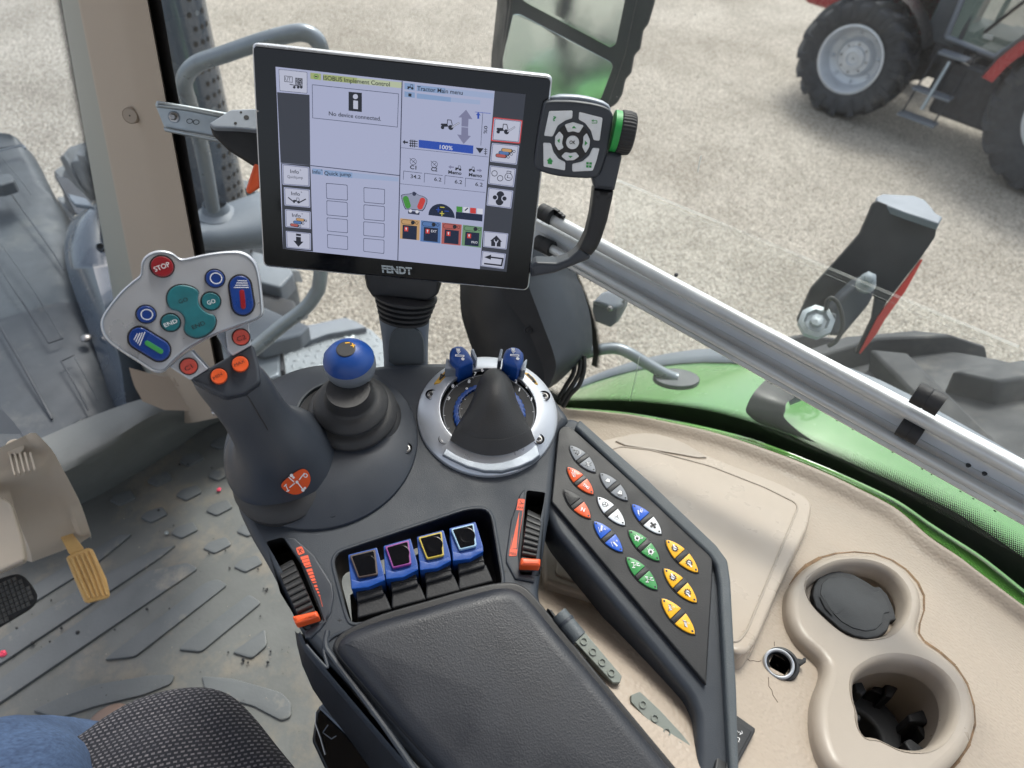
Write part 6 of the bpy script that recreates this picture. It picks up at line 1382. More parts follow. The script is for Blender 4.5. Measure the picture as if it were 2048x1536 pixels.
# edges: top tube centre line, flat web, bottom tube
tA, tB = rl(1050, 413), rl(2110, 972); bA, bB = rl(1050, 482), rl(2110, 1078)
up_ = (tA-bA); secs = []
prof = [(1.0, .004), (.985, -.006), (.93, -.010), (.86, -.010), (.82, -.006), (.80, -.002), (.78, .001), (.52, .001), (.51, -.0006), (.49, -.0006), (.48, .001), (.22, .001), (.20, -.003), (.16, -.007), (.08, -.008), (.02, -.006), (0, .002), (0, .010), (1.0, .012)]
def rsec(A_, B_, t, pr):
    hi, lo = tA.lerp(tB, t), bA.lerp(bB, t)
    return [lo.lerp(hi, s)+V((d, 0, 0)) for s, d in pr]
g = G(); g.loft([rsec(0, 0, k/24, prof) for k in range(25)], M['alu'], closed=True, cap0=True, cap1=True); g.build('rail_profile', rail, ang=30)
g = G(); g.loft([[tA.lerp(tB, k/24)*1+V((-.0015, 0, 0))+(bA.lerp(bB, k/24)-tA.lerp(tB, k/24))*s+V((.0015, 0, 0)) for s in (.21, .49)] for k in range(25)], M['aluin'], closed=False)
g.loft([[tA.lerp(tB, k/24)+(bA.lerp(bB, k/24)-tA.lerp(tB, k/24))*s+V((0, 0, 0)) for s in (.51, .79)] for k in range(25)], M['aluin'], closed=False); g.build('rail_web', rail, ang=30)
g = G(); ta = rl(1090, 430, -.010); tb = rl(2110, 980, -.010)
g.tube([ta, tb], .0072, M['alu'], 20); g.build('upper_tube', rail)
g = G(); g.tube([rl(1090, 490, -.012), rl(2110, 1058, -.012)], .0052, M['alu'], 20); g.build('lower_tube', rail)
def clipw(x0, y0, x1, y1, r, dx):
    g = G(); a, b = rl(x0, y0, dx), rl(x1, y1, dx); g.tube([a, a.lerp(b, .02), a.lerp(b, .45), a.lerp(b, .5), a.lerp(b, .55), b], [r*.9, r, r, r*.93, r, r], M['rubber'], 24)
    g.build('rubber_sleeve', rail)
clipw(1082, 422, 1104, 434, .0095, -.014); clipw(1074, 484, 1104, 498, .0092, -.012); clipw(1830, 784, 1884, 812, .0098, -.015); clipw(1800, 850, 1842, 872, .0095, -.013)
g = G(); 
for x, y, s in ((1117, 428, 1), (1112, 422, .8), (1124, 432, .7)): g.box(rl(x, y, -.01), V((.002, 0, 0)), V((0, .005*s, 0)), V((0, 0, .003*s)), M['black'])
g.build('clip', rail)
g = G(); random.seed(3)                      # chips and worn spots along the top edge
for _ in range(60):
    t = random.random(); s = random.choice([.995, .985, .03, .015, .99]); hi, lo = tA.lerp(tB, t), bA.lerp(bB, t); p = lo.lerp(hi, s)+V((-.0075, 0, 0))
    g.ball(p, random.uniform(.0003, .0008), M['black'], 6, sy=V((0, random.uniform(1, 2.5), 0)))
for x, y in Z7((545, 410), (1705, 1108), (1785, 1102), (1808, 1232), (1878, 1268)): g.ball(rl(x, y, -.0), .0022, M['black'], 8)
o = g.build('chip_mark', rail); o['kind'] = 'stuff'

# ---------------------------------------------------------------- black housing in front of the window
hs = thing('filter_housing', 'rounded black and grey housing standing behind the dial unit against the side window', 'housing', P(1060, 800, .95))
g = G(); DH = .92
secs = []   # rows from top to bottom: left silhouette, crease, grey face, right silhouette
for (a, b, c, d, e) in [((960, 460), (1000, 455), (1045, 455), (1100, 460), (1150, 470)), ((925, 545), (985, 545), (1050, 545), (1110, 535), (1152, 545)), ((920, 585), (1000, 580), (1058, 575), (1120, 570), (1166, 580)), ((923, 630), (1030, 625), (1075, 620), (1135, 615), (1179, 625)),
                        ((936, 675), (1055, 660), (1090, 660), (1145, 655), (1184, 665)), ((955, 725), (1075, 705), (1105, 700), (1150, 695), (1183, 700)), ((975, 770), (1088, 745), (1112, 735), (1148, 722), (1172, 715)), ((1010, 800), (1085, 778), (1100, 768), (1125, 755), (1145, 738)), ((1030, 812), (1080, 790), (1092, 780), (1112, 768), (1130, 752))]:
    secs.append([P(*a, DH+.14), P(*a, DH+.02), P((a[0]+b[0])/2, (a[1]+b[1])/2, DH-.02), P(*b, DH-.03), P(*c, DH-.045), P(*d, DH-.02), P(*e, DH+.03), P(*e, DH+.14)])
rs = refine(secs, 4); g.loft([r[:4] for r in rs], M['black'], closed=False); g.loft([r[3:5] for r in rs], M['rubber'], closed=False); g.loft([r[4:] for r in rs], M['plastic'], closed=False)
g.build('housing_shell', hs, ang=60)
FHs = Fr(P(1056, 660, DH-.035), -ray(1000, 660)); g = G(); g.fl(FHs, 1056, 660, [(8, -.001), (8, .001), (6, .0015), (4, .0), (1, .0)], M['rubber'], 24, hb=0); g.build('screw', hs)
g = G()
A = crom([gl(x, y)*.985 for x, y in ((1140, 540), (1163, 600), (1177, 650), (1186, 700), (1183, 730))], 5); B = crom([gl(x, y)*.985 for x, y in ((1150, 540), (1174, 600), (1189, 650), (1196, 700), (1192, 735))], 5)
g.loft([A, B], M['deep'], closed=False); g.build('glass_edge', hs)
A2 = B; B2 = crom([gl(x, y)*.985 for x, y in ((1156, 540), (1180, 600), (1197, 650), (1205, 700), (1200, 738))], 5); fritstrip('frit_dots', hs, A2, B2)
g = G()
for pts in ([(1162, 720), (1158, 745), (1150, 762), (1135, 785), (1120, 808)], [(1150, 728), (1146, 748), (1134, 768), (1118, 795)], [(1168, 712), (1168, 740), (1158, 770), (1140, 790), (1125, 815)]):
    g.tube(crom([P(x, y, .93) for x, y in pts], 6), .0032, M['cable'], 10)
tag(g.build('cable_bundle'), 'black cables hanging below the rounded housing', 'cable')

# bracket on the pillar with its black holder and orange lever
br1 = thing('zinc_bracket', 'zinc plated channel bracket fixed across the beige pillar', 'bracket', P(370, 240, 1.0))
FBk = Fr(P(380, 240, .83), -ray(380, 240)+V((-.3, 0, .1))); g = G()
g.slab(FBk, rc(Z1((905, 610), (920, 590), (1330, 662), (1600, 705), (1600, 860), (1300, 835), (960, 745)), 2), -.004, .0, M['zinc'], .001)
g.slab(FBk, rc(Z1((908, 592), (920, 588), (1100, 618), (1330, 660), (1600, 702), (1600, 735), (1310, 695), (1100, 652), (905, 628)), 3), -.002, .009, M['zinc'], .003, 4)
g.slab(FBk, rc(Z1((950, 742), (1290, 805), (1600, 860), (1600, 885), (1290, 838), (960, 770)), 3), -.002, .008, M['zinc'], .003, 4)
g.build('channel', br1)
g = G(); x, y = Z1((1018, 685))[0]; g.fl(FBk, x, y, [(11, 0), (11, .001), (7, .0012), (7, .005), (5, .006), (.3, .006)], M['screw'], 6, hb=0); g.fl(FBk, x, y, [(12, .0), (12, .0008), (9, .001)], M['steel'], 28, hb=0); g.build('bolt', br1)
g = G(); x, y = Z1((1130, 712))[0]
for dx in (-7, 6): g.stroke(FBk, [(x+dx+6*math.cos(a*.52), y+4.5*math.sin(a*.52)+dx*.15) for a in range(12)], 1.2, .0006, M['ink'], True)
g.build('embossed_mark', br1)
br2 = thing('camera_holder', 'black wedge shaped holder with dusty top left of the terminal', 'holder', P(470, 270, .95))
g = G(); F2 = Fr(P(470, 260, .79), -ray(470, 260)+V((-.25, 0, .1)))
g.slab(F2, rc(Z1((1222, 735), (1290, 690), (1480, 745), (1600, 760), (1600, 1010), (1480, 975), (1330, 880), (1240, 790)), 4), -.03, .0, M['deep'], .004, 3)
g.build('holder_body', br2)
g = G(); F3 = Fr(P(450, 240, .785), (-.3, -.5, .9)); g.slab(F3, rc(Z1((1222, 722), (1350, 640), (1480, 635), (1600, 640), (1600, 770), (1400, 750), (1250, 745)), 4), -.006, .0, M['silver2'], .0015)
for x, y, r in ((1410, 658, 2.6), (1442, 688, 5.5), (1378, 722, 3.2), (1545, 690, 4)): g.fl(F3, *Z1((x, y))[0], [(r, .0003), (.2, .0003)], M['deep'], 16, hb=0)
g.build('holder_top', br2)
g = G(); F4 = Fr(P(502, 355, .79), -ray(502, 355)); g.slab(F4, rc(Z1((1490, 950), (1520, 960), (1560, 1000), (1520, 1100), (1465, 1136), (1445, 1130), (1440, 1105)), 4), -.004, .004, M['orange'], .003, 3); g.build('lever', br2)
# ================================================================ outside
GZ = -2.72
g = G(); g.add([(-150, -150, GZ), (150, -150, GZ), (150, 150, GZ), (-150, 150, GZ)], [(0, 1, 2, 3)], M['gravel'])
gr = g.build('ground', wn=False); gr['kind'] = 'structure'
# loose stones lying on the yard (nobody could count them)
rnd = random.Random(5); g = G()
for _ in range(5200):
    u = rnd.random(); x = .8+u*u*11; y = rnd.uniform(-2.5, 3.5)+u*4.0
    if rnd.random() < .25: x, y = rnd.uniform(-1, 2.5), rnd.uniform(2.2, 8)
    r = rnd.uniform(.003, .011); s = [rnd.uniform(.7, 1.3) for _ in range(3)]; a = rnd.uniform(0, 6.28)
    vs = [V((math.cos(a+k*math.pi/2.5)*s[0], math.sin(a+k*math.pi/2.5)*s[1], -.2)) for k in range(5)]+[V((math.cos(a+.4+k*math.pi/1.5)*.5*s[0], math.sin(a+.4+k*math.pi/1.5)*.5*s[1], .55*s[2])) for k in range(3)]
    c = V((x, y, GZ+.001)); g.add([c+v_*r for v_ in vs], [(5, 6, 7), (0, 1, 5), (1, 6, 5), (1, 2, 6), (2, 3, 6), (3, 7, 6), (3, 4, 7), (4, 0, 5), (4, 5, 7)], M['stone'] if 'stone' in M else M.setdefault('stone', pm('pale_stone', (172, 164, 152), .85, var=.3, vs=30)))
st = g.build('loose_stones', wn=False, ang=10); st['kind'] = 'stuff'; st['label'] = 'loose pale stones scattered over the gravel yard'; st['category'] = 'gravel'

# engine hood
hd0 = thing('engine_hood', 'grey engine hood with raised ribs seen through the windscreen', 'hood', (-.2, 1.8, -1.2))
HZh = -1.0
def hp(x, y, z=HZh): return hit(x, y, (0, 0, 1), z)
rows = [((-330, 340), (-30, 262), (20, 268), (34, 276), (48, 292), (60, 312)), ((-360, 420), (-60, 292), (30, 290), (52, 300), (72, 318), (84, 340)), ((-400, 560), (-80, 360), (60, 350), (92, 372), (112, 396), (118, 420)),
        ((-440, 720), (-100, 480), (70, 420), (120, 432), (148, 456), (156, 490)), ((-460, 850), (-120, 640), (100, 540), (150, 540), (180, 560), (190, 600)), ((-480, 1000), (-120, 820), (130, 680), (182, 670), (214, 690), (226, 730)), ((-500, 1150), (-100, 980), (160, 840), (220, 820), (262, 830), (276, 860))]
g = G(); secs = []
for k, r in enumerate(rows):
    z = HZh-.02*k; secs.append([hp(*p, z+dz) for p, dz in zip(r, (-.14, 0, 0, -.015, -.06, -.16))]+[hp(*r[-1], z-.16)+V((0, 0, -.5))])
g.loft(refine(secs, 5), M['hood'], closed=False); hb_ = g.build('hood_panel', hd0, ang=60)
FHd = Fr(hp(60, 560), (0, .05, 1), HZ); FHd2 = Fr(hp(60, 300)+V((0, 0, .004)), (0, .02, 1), HZ)
g = G()
def hln(pts, r, m='hood', k=1.0): g.tube(crom([hp(x, y, HZh-.02*k*t) for x, y, t in pts], 6), r*.6, M[m], 8)
hln([(-30, 238+260-190+0, 0), (40, 292, 0), (50, 297, 0)], .004, 'fgrey'); hln([(-40, 303, 0), (42, 290, 0)], .004, 'plastic')
hln([(-20, 340, .6), (10, 372, 1), (60, 440, 2), (104, 502, 3), (128, 540, 3.6)], .003, 'plastic'); hln([(-10, 300, .6), (38, 356, 1.2), (62, 388, 1.6)], .002)
hln([(0, 496, 2), (0, 533, 2.4), (50, 612, 3.2), (98, 686, 4)], .003, 'plastic'); hln([(0, 486, 2), (60, 570, 3), (124, 676, 4)], .002)
hln([(98, 686, 4), (126, 676, 4)], .003, 'plastic'); hln([(122, 722, 4.2), (148, 710, 4.2)], .003); hln([(122, 722, 4.2), (150, 770, 4.8), (176, 820, 5.4)], .003, 'plastic'); hln([(150, 716, 4.2), (196, 800, 5.4)], .002)
hln([(0, 654, 3.4), (50, 740, 4.2), (104, 838, 5.6)], .004, 'plastic')
g.build('panel_groove', hb_)
g = G(); FH3 = Fr(hp(8, 358, HZh+.03), (0, .1, 1), HZ); g.slab(FH3, rc([(-60, 372), (-60, 356), (16, 346), (22, 348), (28, 356), (26, 362), (0, 370)], 3), -.03, .0, M['hood'], .006); g.build('hood_vent', hd0)
g = G(); g.ball(hp(172, 676, HZh-.09), .012, M['screw'], 14, sz=V((0, 0, .6))); g.build('hood_bolt', hd0)
# pale hood flank strip and curved wiper arm base at the lower left
g = G(); c = [P(x, y, 1.30) for x, y in ((-40, 800), (0, 815), (24, 840), (44, 866), (52, 885))]; d = [P(x, y, 1.30) for x, y in ((-40, 862), (0, 868), (20, 868), (40, 868), (50, 880))]
g.loft([c, d], M['fgrey'], closed=False); wp = tag(g.build('wiper_cowl'), 'pale curved plastic cowl piece at the left edge above the pedal cover', 'cowl')

# glossy dark side cover right of the hood
sc_ = thing('side_cover', 'dark glossy side cover with a hole, standing between hood and beige pillar', 'cover', P(220, 800, 1.75))
g = G(); secs = []
for l, m1, m2, r, d in [((196, 394), (215, 384), (235, 372), (262, 350), 2.0), ((150, 430), (185, 408), (225, 392), (275, 372), 1.93), ((131, 470), (172, 440), (226, 430), (290, 430), 1.87), ((130, 520), (180, 505), (240, 500), (310, 500), 1.80), ((146, 580), (196, 570), (256, 570), (330, 570), 1.74), ((172, 650), (220, 650), (275, 650), (350, 640), 1.68), ((196, 720), (240, 722), (290, 730), (370, 730), 1.62), ((212, 780), (250, 790), (300, 800), (390, 800), 1.58), ((222, 850), (260, 860), (310, 860), (400, 860), 1.56)]:
    secs.append([P(*l, d*1.08+.10), P(l[0]+2, l[1]+2, d*1.08+.02), P(*m1, d*1.08-.05), P(*m2, d*1.08-.02), P(*r, d*1.08+.20), P(*r, d*1.08+.4)])
g.loft(refine(secs, 6), M['gloss'], closed=False); g.build('cover_shell', sc_, ang=70)
g = G(); Fx = Fr(P(200, 493, 1.905), -ray(200, 493)+V((-.2, 0, .3))); g.fl(Fx, 200, 493, [(11, -.01), (9, .0), (7, .002), (6.5, -.01)], M['fgrey'], 28, hb=0, cap=False); g.fl(Fx, 200, 493, [(7, -.004), (.3, -.004)], M['deep'], 20, hb=0); g.build('mounting_hole', sc_)

# tyre builder: axle along ax, lugs set in a chevron
def tyre(g, c, R, w, ax, m, n=20, lug=.045, r_in=.55, m2=None, side=1.0):
    c = V(c); ax = V(ax).normalized(); h = w/2
    pr = [(R*r_in, -h*.72), (R*(r_in+.05), -h*.86), (R*(r_in+.18), -h*1.0), (R*.84, -h*.98), ((R-lug)*.96, -h*.93), (R-lug, -h*.75), (R-lug*.8, 0), (R-lug, h*.75), ((R-lug)*.96, h*.93), (R*.84, h*.98), (R*(r_in+.18), h*1.0), (R*(r_in+.05), h*.86), (R*r_in, h*.72)]
    g.lathe(c, ax, pr, m, 72, cap=False)
    e1 = ax.orthogonal().normalized(); e2 = ax.cross(e1)
    def pt(a, z, r): return c+ax*z+(e1*math.cos(a)+e2*math.sin(a))*r
    for s in (-1, 1):
        for k in range(n):
            a0 = 2*math.pi*(k+(.5 if s > 0 else 0))/n; W_ = 2*math.pi/n
            secs = []
            for z, da, hh, wd in ((-.02*s, -.10, 1.0, .22), (h*.35*s, .16, 1.0, .22), (h*.75*s, .50, .98, .25), (h*.99*s, .66, .94, .28), (h*1.03*s, .70, .86, .26), (h*1.0*s, .72, .80, .22)):
                a = a0+da*W_; b = wd*W_; r1 = R*hh; r0 = r1-lug*1.5
                secs.append([pt(a-b*.75, z, r0), pt(a-b*.5, z, r1), pt(a+b*.5, z, r1), pt(a+b*.75, z, r0)])
            g.loft(secs, m2 or m, closed=False, cap0=True, cap1=True)
fw = thing('tractor_wheel', 'dusty lugged front tyre seen between the hood and the beige pillar', 'wheel', (.95, 3.0, GZ))
g = G(); tyre(g, (.98, 2.95, GZ+.62), .66, .46, (1, .12, 0), M['tyred'], 18, .05); g.build('tyre', fw)
g = G(); g.lathe((.98, 2.95, GZ+.62), (1, .12, 0), [(.40, -.18), (.36, -.10), (.12, -.08), (.1, -.16), (.02, -.16)], M['rim'], 48, cap=False); g.build('rim', fw)
# front mudguard stay (pale plate between hood and tyre)
g = G(); Fm = Fr(P(160, 400, 2.05), (0, 0, 1), HZ); g.slab(Fm, rc([(134, 386), (172, 396), (188, 414), (150, 408), (140, 398)], 3), -.01, 0, M['fgrey'], .003)
g.slab(Fr(P(150, 430, 2.15), (0, 0, 1), HZ), [(110, 350), (135, 356), (200, 420), (190, 440), (150, 425)], -.03, 0, M['engine'], .002)
tag(g.build('mudguard_stay'), 'pale flat stay between the grey hood and the front tyre', 'stay')

# exhaust with perforated heat shield right of the pillar
ex = thing('exhaust_shield', 'dark perforated exhaust heat shield rising behind the side window next to the pillar', 'exhaust', P(440, 470, 2.3))
def vcyl(g, pt_top, pt_bot, d, rp, m, n=48):
    b = P(*pt_bot, d); hr = ray(*pt_top); # vertical axis through b
    t = b.xy.length/hr.xy.length; top = V((b.x, b.y, hr.z*t)); r = rp*b.length/F
    g.lathe(V((b.x, b.y, b.z)), (0, 0, 1), [(r, 0), (r, top.z-b.z+.5)], m, n); return b, r, top.z-b.z+.5
g = G(); b0, r0, h0 = vcyl(g, (350, 0), (440, 470), 2.3, 58, M['gloss']); g.build('shield_tube', ex)
g = G(); tocam = math.atan2(-b0.y, -b0.x)
for row in range(-4, 38):
    for a in (-1.25, -1.0, 1.0, .78, .55):
        if a in (-1.25, -1.0) and row % 2: continue
        aa = tocam+a+(.09 if row % 2 else 0); z = b0.z+row*.032; nrm = V((math.cos(aa), math.sin(aa), 0)); p = V((b0.x, b0.y, z))+nrm*(r0+.0008); Fq = Fr(p, nrm, (0, 0, 1))
        rr = .0065; g.add([Fq.W(rr*math.cos(q*math.pi/4), rr*math.sin(q*math.pi/4)) for q in range(8)], [tuple(range(8))], M['deep'] if (row+int(a*10)) % 9 else M['steel'])
ex_h = g.build('perforation', ex, wn=False); ex_h['kind'] = 'stuff'
# muffler body below it
mf = thing('muffler_cover', 'smooth grey rounded cover below the exhaust shield, left of the terminal', 'cover', P(430, 520, 1.95))
g = G(); secs = []
for l, m1, m2, r, d in [((405, 425), (450, 408), (500, 390), (620, 350), 2.08), ((402, 440), (450, 425), (505, 412), (640, 380), 2.0), ((400, 465), (452, 460), (520, 450), (660, 430), 1.95), ((400, 492), (455, 492), (520, 485), (660, 470), 1.96), ((400, 500), (455, 502), (520, 496), (660, 485), 2.05)]:
    secs.append([P(*p, d) for p in (l, m1, m2, r)])
g.loft(refine(secs, 6), M['fgrey'], closed=False); g.build('cover_shell', mf, ang=70)
g = G(); g.lathe(P(432, 420, 2.0)-V((0, 0, .03)), (0, 0, 1), [(.05, 0), (.05, .02), (.035, .03), (.03, .05)], M['fgrey'], 32, cap=False); g.build('pipe_collar', mf)

# step handrail
hr = thing('step_handrail', 'bent grey steel handrail outside the side window around the terminal', 'handrail', P(420, 760, 1.7))
g = G()
g.tube(crom([P(x, y, d) for x, y, d in ((426, 418, 1.93), (414, 350, 1.86), (400, 280, 1.80), (378, 205, 1.72), (368, 168, 1.68), (378, 142, 1.66), (402, 124, 1.64), (450, 108, 1.62), (520, 84, 1.58), (580, 68, 1.56), (610, 66, 1.55), (632, 78, 1.55), (642, 100, 1.555), (650, 160, 1.58), (652, 300, 1.60), (648, 450, 1.63), (640, 560, 1.66), (630, 590, 1.67), (606, 620, 1.68), (560, 655, 1.69), (500, 705, 1.70), (440, 750, 1.71), (400, 790, 1.72))], 5), .0165, M['steel'], 20); g.build('rail_tube', hr)
# hardware beside the step: grey blocks behind the joystick head
hw = thing('entry_bracketry', 'grey weathered step frame and brackets behind the joystick head', 'step frame', P(540, 640, 2.1))
g = G()
for pts, d, th, m in [(((500, 500), (560, 515), (588, 545), (560, 575), (500, 560)), 2.30, .06, 'fgrey'), (((440, 560), (590, 600), (600, 630), (580, 660), (440, 640)), 2.25, .08, 'engine'), (((500, 600), (590, 640), (620, 650), (600, 670), (520, 690), (420, 640)), 2.15, .05, 'fgrey'), (((410, 640), (560, 660), (560, 750), (440, 790), (400, 740)), 2.20, .05, 'steel'), (((530, 650), (560, 650), (570, 740), (540, 745)), 2.15, .03, 'engine')]:
    f = Fr(P(pts[0][0], pts[0][1], d), (0, 0, 1), HZ); g.slab(f, rc(pts, 6), -th, 0, M[m], .008)
g.build('frame_block', hw)
# chequer plate step
cp = thing('chequer_plate_step', 'silver chequer plate step platform outside behind the ball joystick', 'step', hit(650, 710, (0, 0, 1), -1.62))
FCp = Fr((0, 0, -1.62), (0, 0, 1), HZ); g = G()
plate = [(470, 815), (500, 735), (562, 700), (655, 668), (700, 648), (742, 658), (775, 690), (850, 760), (860, 820), (600, 860)]
g.slab(FCp, rc(plate, 5), -.02, 0, M['plate'], .003); g.slab(Fr((0, 0, -1.60), (0, 0, 1), HZ), rc([(560, 662), (690, 634), (712, 642), (735, 655), (655, 668), (564, 700)], 4), -.02, 0, M['fgrey'], .004)
pq = g.build('plate', cp)
g = G(); k = 0; u0, v0 = FCp.loc(640, 740)
for i in range(-22, 24):
    for j in range(-22, 24):
        a, b = u0+i*.030, v0+j*.030; q = proj(FCp.W(a, b)); 
        if not inside(q, plate) or q[0] > 840: continue
        ang = .5+(math.pi/2 if (i+j) % 2 else 0); ca, sa = math.cos(ang), math.sin(ang); L_, W_ = .012, .0042
        ring = [(a+ca*x-sa*y, b+sa*x+ca*y) for x, y in ((-L_, 0), (-L_*.5, -W_), (L_*.5, -W_), (L_, 0), (L_*.5, W_), (-L_*.5, W_))]
        vs = [FCp.W(x, y, .0002) for x, y in ring]+[FCp.W(a-ca*L_*.5, b-sa*L_*.5, .0032), FCp.W(a+ca*L_*.5, b+sa*L_*.5, .0032)]
        g.add(vs, [(0, 1, 6), (1, 2, 7, 6), (2, 3, 7), (3, 4, 7), (4, 5, 6, 7), (5, 0, 6)], M['plate'])
g.build('tread_pattern', pq, ang=80)
g = G()
for x, y in ((699, 673), (643, 738), (542, 762), (602, 672), (668, 668)): g.fl(FCp, x, y, [(11, .001), (10.5, .003), (4.5, .0035), (4, -.002), (.3, -.002)], M['zinc'], 24, hb=0)
g.build('rivet', cp)

# exterior mirror
mi = thing('exterior_mirror', 'large black two pane exterior mirror at the top centre', 'mirror', P(1200, 200, 1.35))
FMi = Fr(P(1130, 90, 1.32), (-.48, -.85, .12), UPW)
g = G(); g.slab(FMi, rc([(1010, -160), (1330, -160), (1318, -20), (1312, 10), (1300, 50), (1290, 62), (1284, 100), (1272, 112), (1266, 148), (1254, 160), (1248, 190), (1236, 210), (1222, 218), (1100, 300), (1000, 200), (1003, 130), (1016, 20)], 6), -.07, -.004, M['mirblk'], .008, 4)
g.slab(FMi, rc([(1012, -150), (1284, -150), (1276, 0), (1252, 110), (1216, 215), (1100, 290), (1002, 190), (1008, 110), (1022, 10)], 5), -.02, .003, M['mirblk'], .004, 3); g.build('mirror_housing', mi)
mg, N, L = nodes('mirror_glass'); b = N['Principled BSDF']; b.inputs['Metallic'].default_value = 1; b.inputs['Roughness'].default_value = .04; b.inputs['Base Color'].default_value = (.66, .74, .72, 1)
tc = N.new('ShaderNodeTexCoord'); nz = N.new('ShaderNodeTexNoise'); nz.inputs['Scale'].default_value = 9; nz.inputs['Detail'].default_value = 7; L.new(tc.outputs['Object'], nz.inputs['Vector'])
mr = N.new('ShaderNodeMapRange'); mr.inputs[1].default_value = .3; mr.inputs[2].default_value = .7; mr.inputs[3].default_value = .02; mr.inputs[4].default_value = .22; L.new(nz.outputs['Fac'], mr.inputs[0]); L.new(mr.outputs[0], b.inputs['Roughness'])
g = G(); g.slab(FMi, rc([(1026, 28), (1040, 28), (1222, 124), (1226, 134), (1202, 198), (1100, 262), (1008, 180), (1006, 120)], 5), .002, .0045, mg, .0006, 2); g.build('lower_mirror_glass', mi)
g = G(); g.slab(FMi, rc([(1048, -150), (1270, -150), (1250, 0), (1232, 88), (1222, 96), (1060, 10), (1044, 0)], 5), .002, .0045, mg, .0006, 2); g.build('upper_mirror_glass', mi)

# rear wheel arch (green fender) seen through the window
gf = thing('rear_fender', 'green painted rear fender of the tractor outside the side window', 'fender', P(1500, 800, 1.1))
def fz2(y): return -.735-1.15*max(y-.02, 0)**2-.25*max(-y-.1, 0)**2
g = G(); secs = []
for k in range(40):
    y = .66-k*.045
    z = fz2(y); secs.append([V((.745, y, z-.10)), V((.750, y, z-.02)), V((.765, y, z)), V((.85, y, z+.006)), V((.97, y, z+.0)), V((1.01, y, z-.012)), V((1.02, y, z-.05)), V((1.02, y, z-.10))])
g.loft(secs, M['green'], closed=False); g.build('fender_skin', gf, ang=60)
g = G(); g.loft([[p+V((dx, 0, dz)) for dx, dz in ((0, 0), (.008, .012), (.045, .010), (.05, -.02), (.0, -.03))] for p in [s[4]+V((.02, 0, -.004)) for s in secs]], M['fgrey'], closed=False); g.build('fender_edging', gf, ang=60)
# the rear part of the tractor body, seen only in the mirrors
g = G(); g.tube(crom([V((.55, -1.4, -1.0)), V((.72, -1.8, -.90)), V((.95, -2.1, -.88)), V((1.3, -2.4, -.94)), V((1.6, -2.6, -1.2))], 8), .075, M['green'], 20); g.tube([V((.66, -1.6, -1.4)), V((.60, -1.55, -.1))], .045, M['rubber'], 12)
for k in range(7): g.ball((.75+.09*k, -2.6, -.72-.05*(k % 3)), .09+.02*(k % 2), M['engine'], 12)
g.box((.50, -1.9, -1.12), V((.09, 0, 0)), V((0, .4, 0)), V((0, 0, .40)), M['green']); g.box((1.15, -2.9, -1.25), V((.6, 0, 0)), V((0, .3, 0)), V((0, 0, .42)), M['engine']); g.build('fender_rear', gf, bev=.02)
rt = thing('tractor_wheel', 'large dark rear tyre with deep lugs beyond the green fender', 'wheel', (1.3, -.3, -1.9))
g = G(); tyre(g, (1.22, -.36, -1.66), .97, .40, (1, 0, 0), M['tyre'], 20, .055); g.build('tyre', rt, bev=.008)
g = G(); g.lathe((1.22, -.36, -1.66), (1, 0, 0), [(.6, .2), (.55, .1), (.2, .05), (.2, .15), (.02, .15)], M['rim'], 48, cap=False); g.build('rim', rt)
# tubular stay with foot plate on the fender
sy = thing('fender_stay', 'dark grey bent tube on a flat foot plate on the green fender', 'stay', P(1360, 755, 1.12))
g = G(); g.tube(crom([P(x, y, d) for x, y, d in ((1120, 722, 1.13), (1180, 704, 1.13), (1215, 697, 1.13), (1238, 698, 1.13), (1262, 708, 1.13), (1295, 728, 1.135), (1330, 748, 1.14), (1352, 757, 1.145))], 6), [.0095]*42+[.0105]*1, M['steel'], 18); g.build('bent_tube', sy)
FY = Fr(P(1355, 756, 1.14), (0, .12, 1), HZ); g = G(); g.slab(FY, FY.circ(1353, 754, 46, 0, 40, .62), -.008, .0, M['plastic'], .002, px=False); g.build('foot_plate', sy)
# small grey box on a stem
bx = thing('sensor_box', 'small dark grey wedge shaped box outside, right of the filter housing', 'box', P(1210, 620, 1.15))
g = G(); Fb = Fr(P(1210, 620, 1.12), -ray(1215, 640)+V((0, 0, .8))); g.slab(Fb, rc(ZH((1050, 300), (1110, 235), (1165, 218), (1270, 250), (1285, 285), (1280, 330), (1190, 355), (1170, 345)), 3), -.02, 0, M['fgrey'], .004, 3); g.build('box_top', bx)
g = G(); Fb2 = Fr(P(1210, 640, 1.135), -ray(1210, 640)+V((-.35, .0, 0))); g.slab(Fb2, rc(ZH((1045, 295), (1180, 345), (1282, 280), (1280, 340), (1215, 460), (1172, 492), (1060, 450), (1040, 370)), 3), -.03, 0, M['plasticl'], .003, 3)
g.build('box_body', bx)
g = G(); x, y = ZH((1170, 355))[0]; g.ball(P(x, y, 1.105), .0048, M['screw'], 12); g.build('bolt', bx)

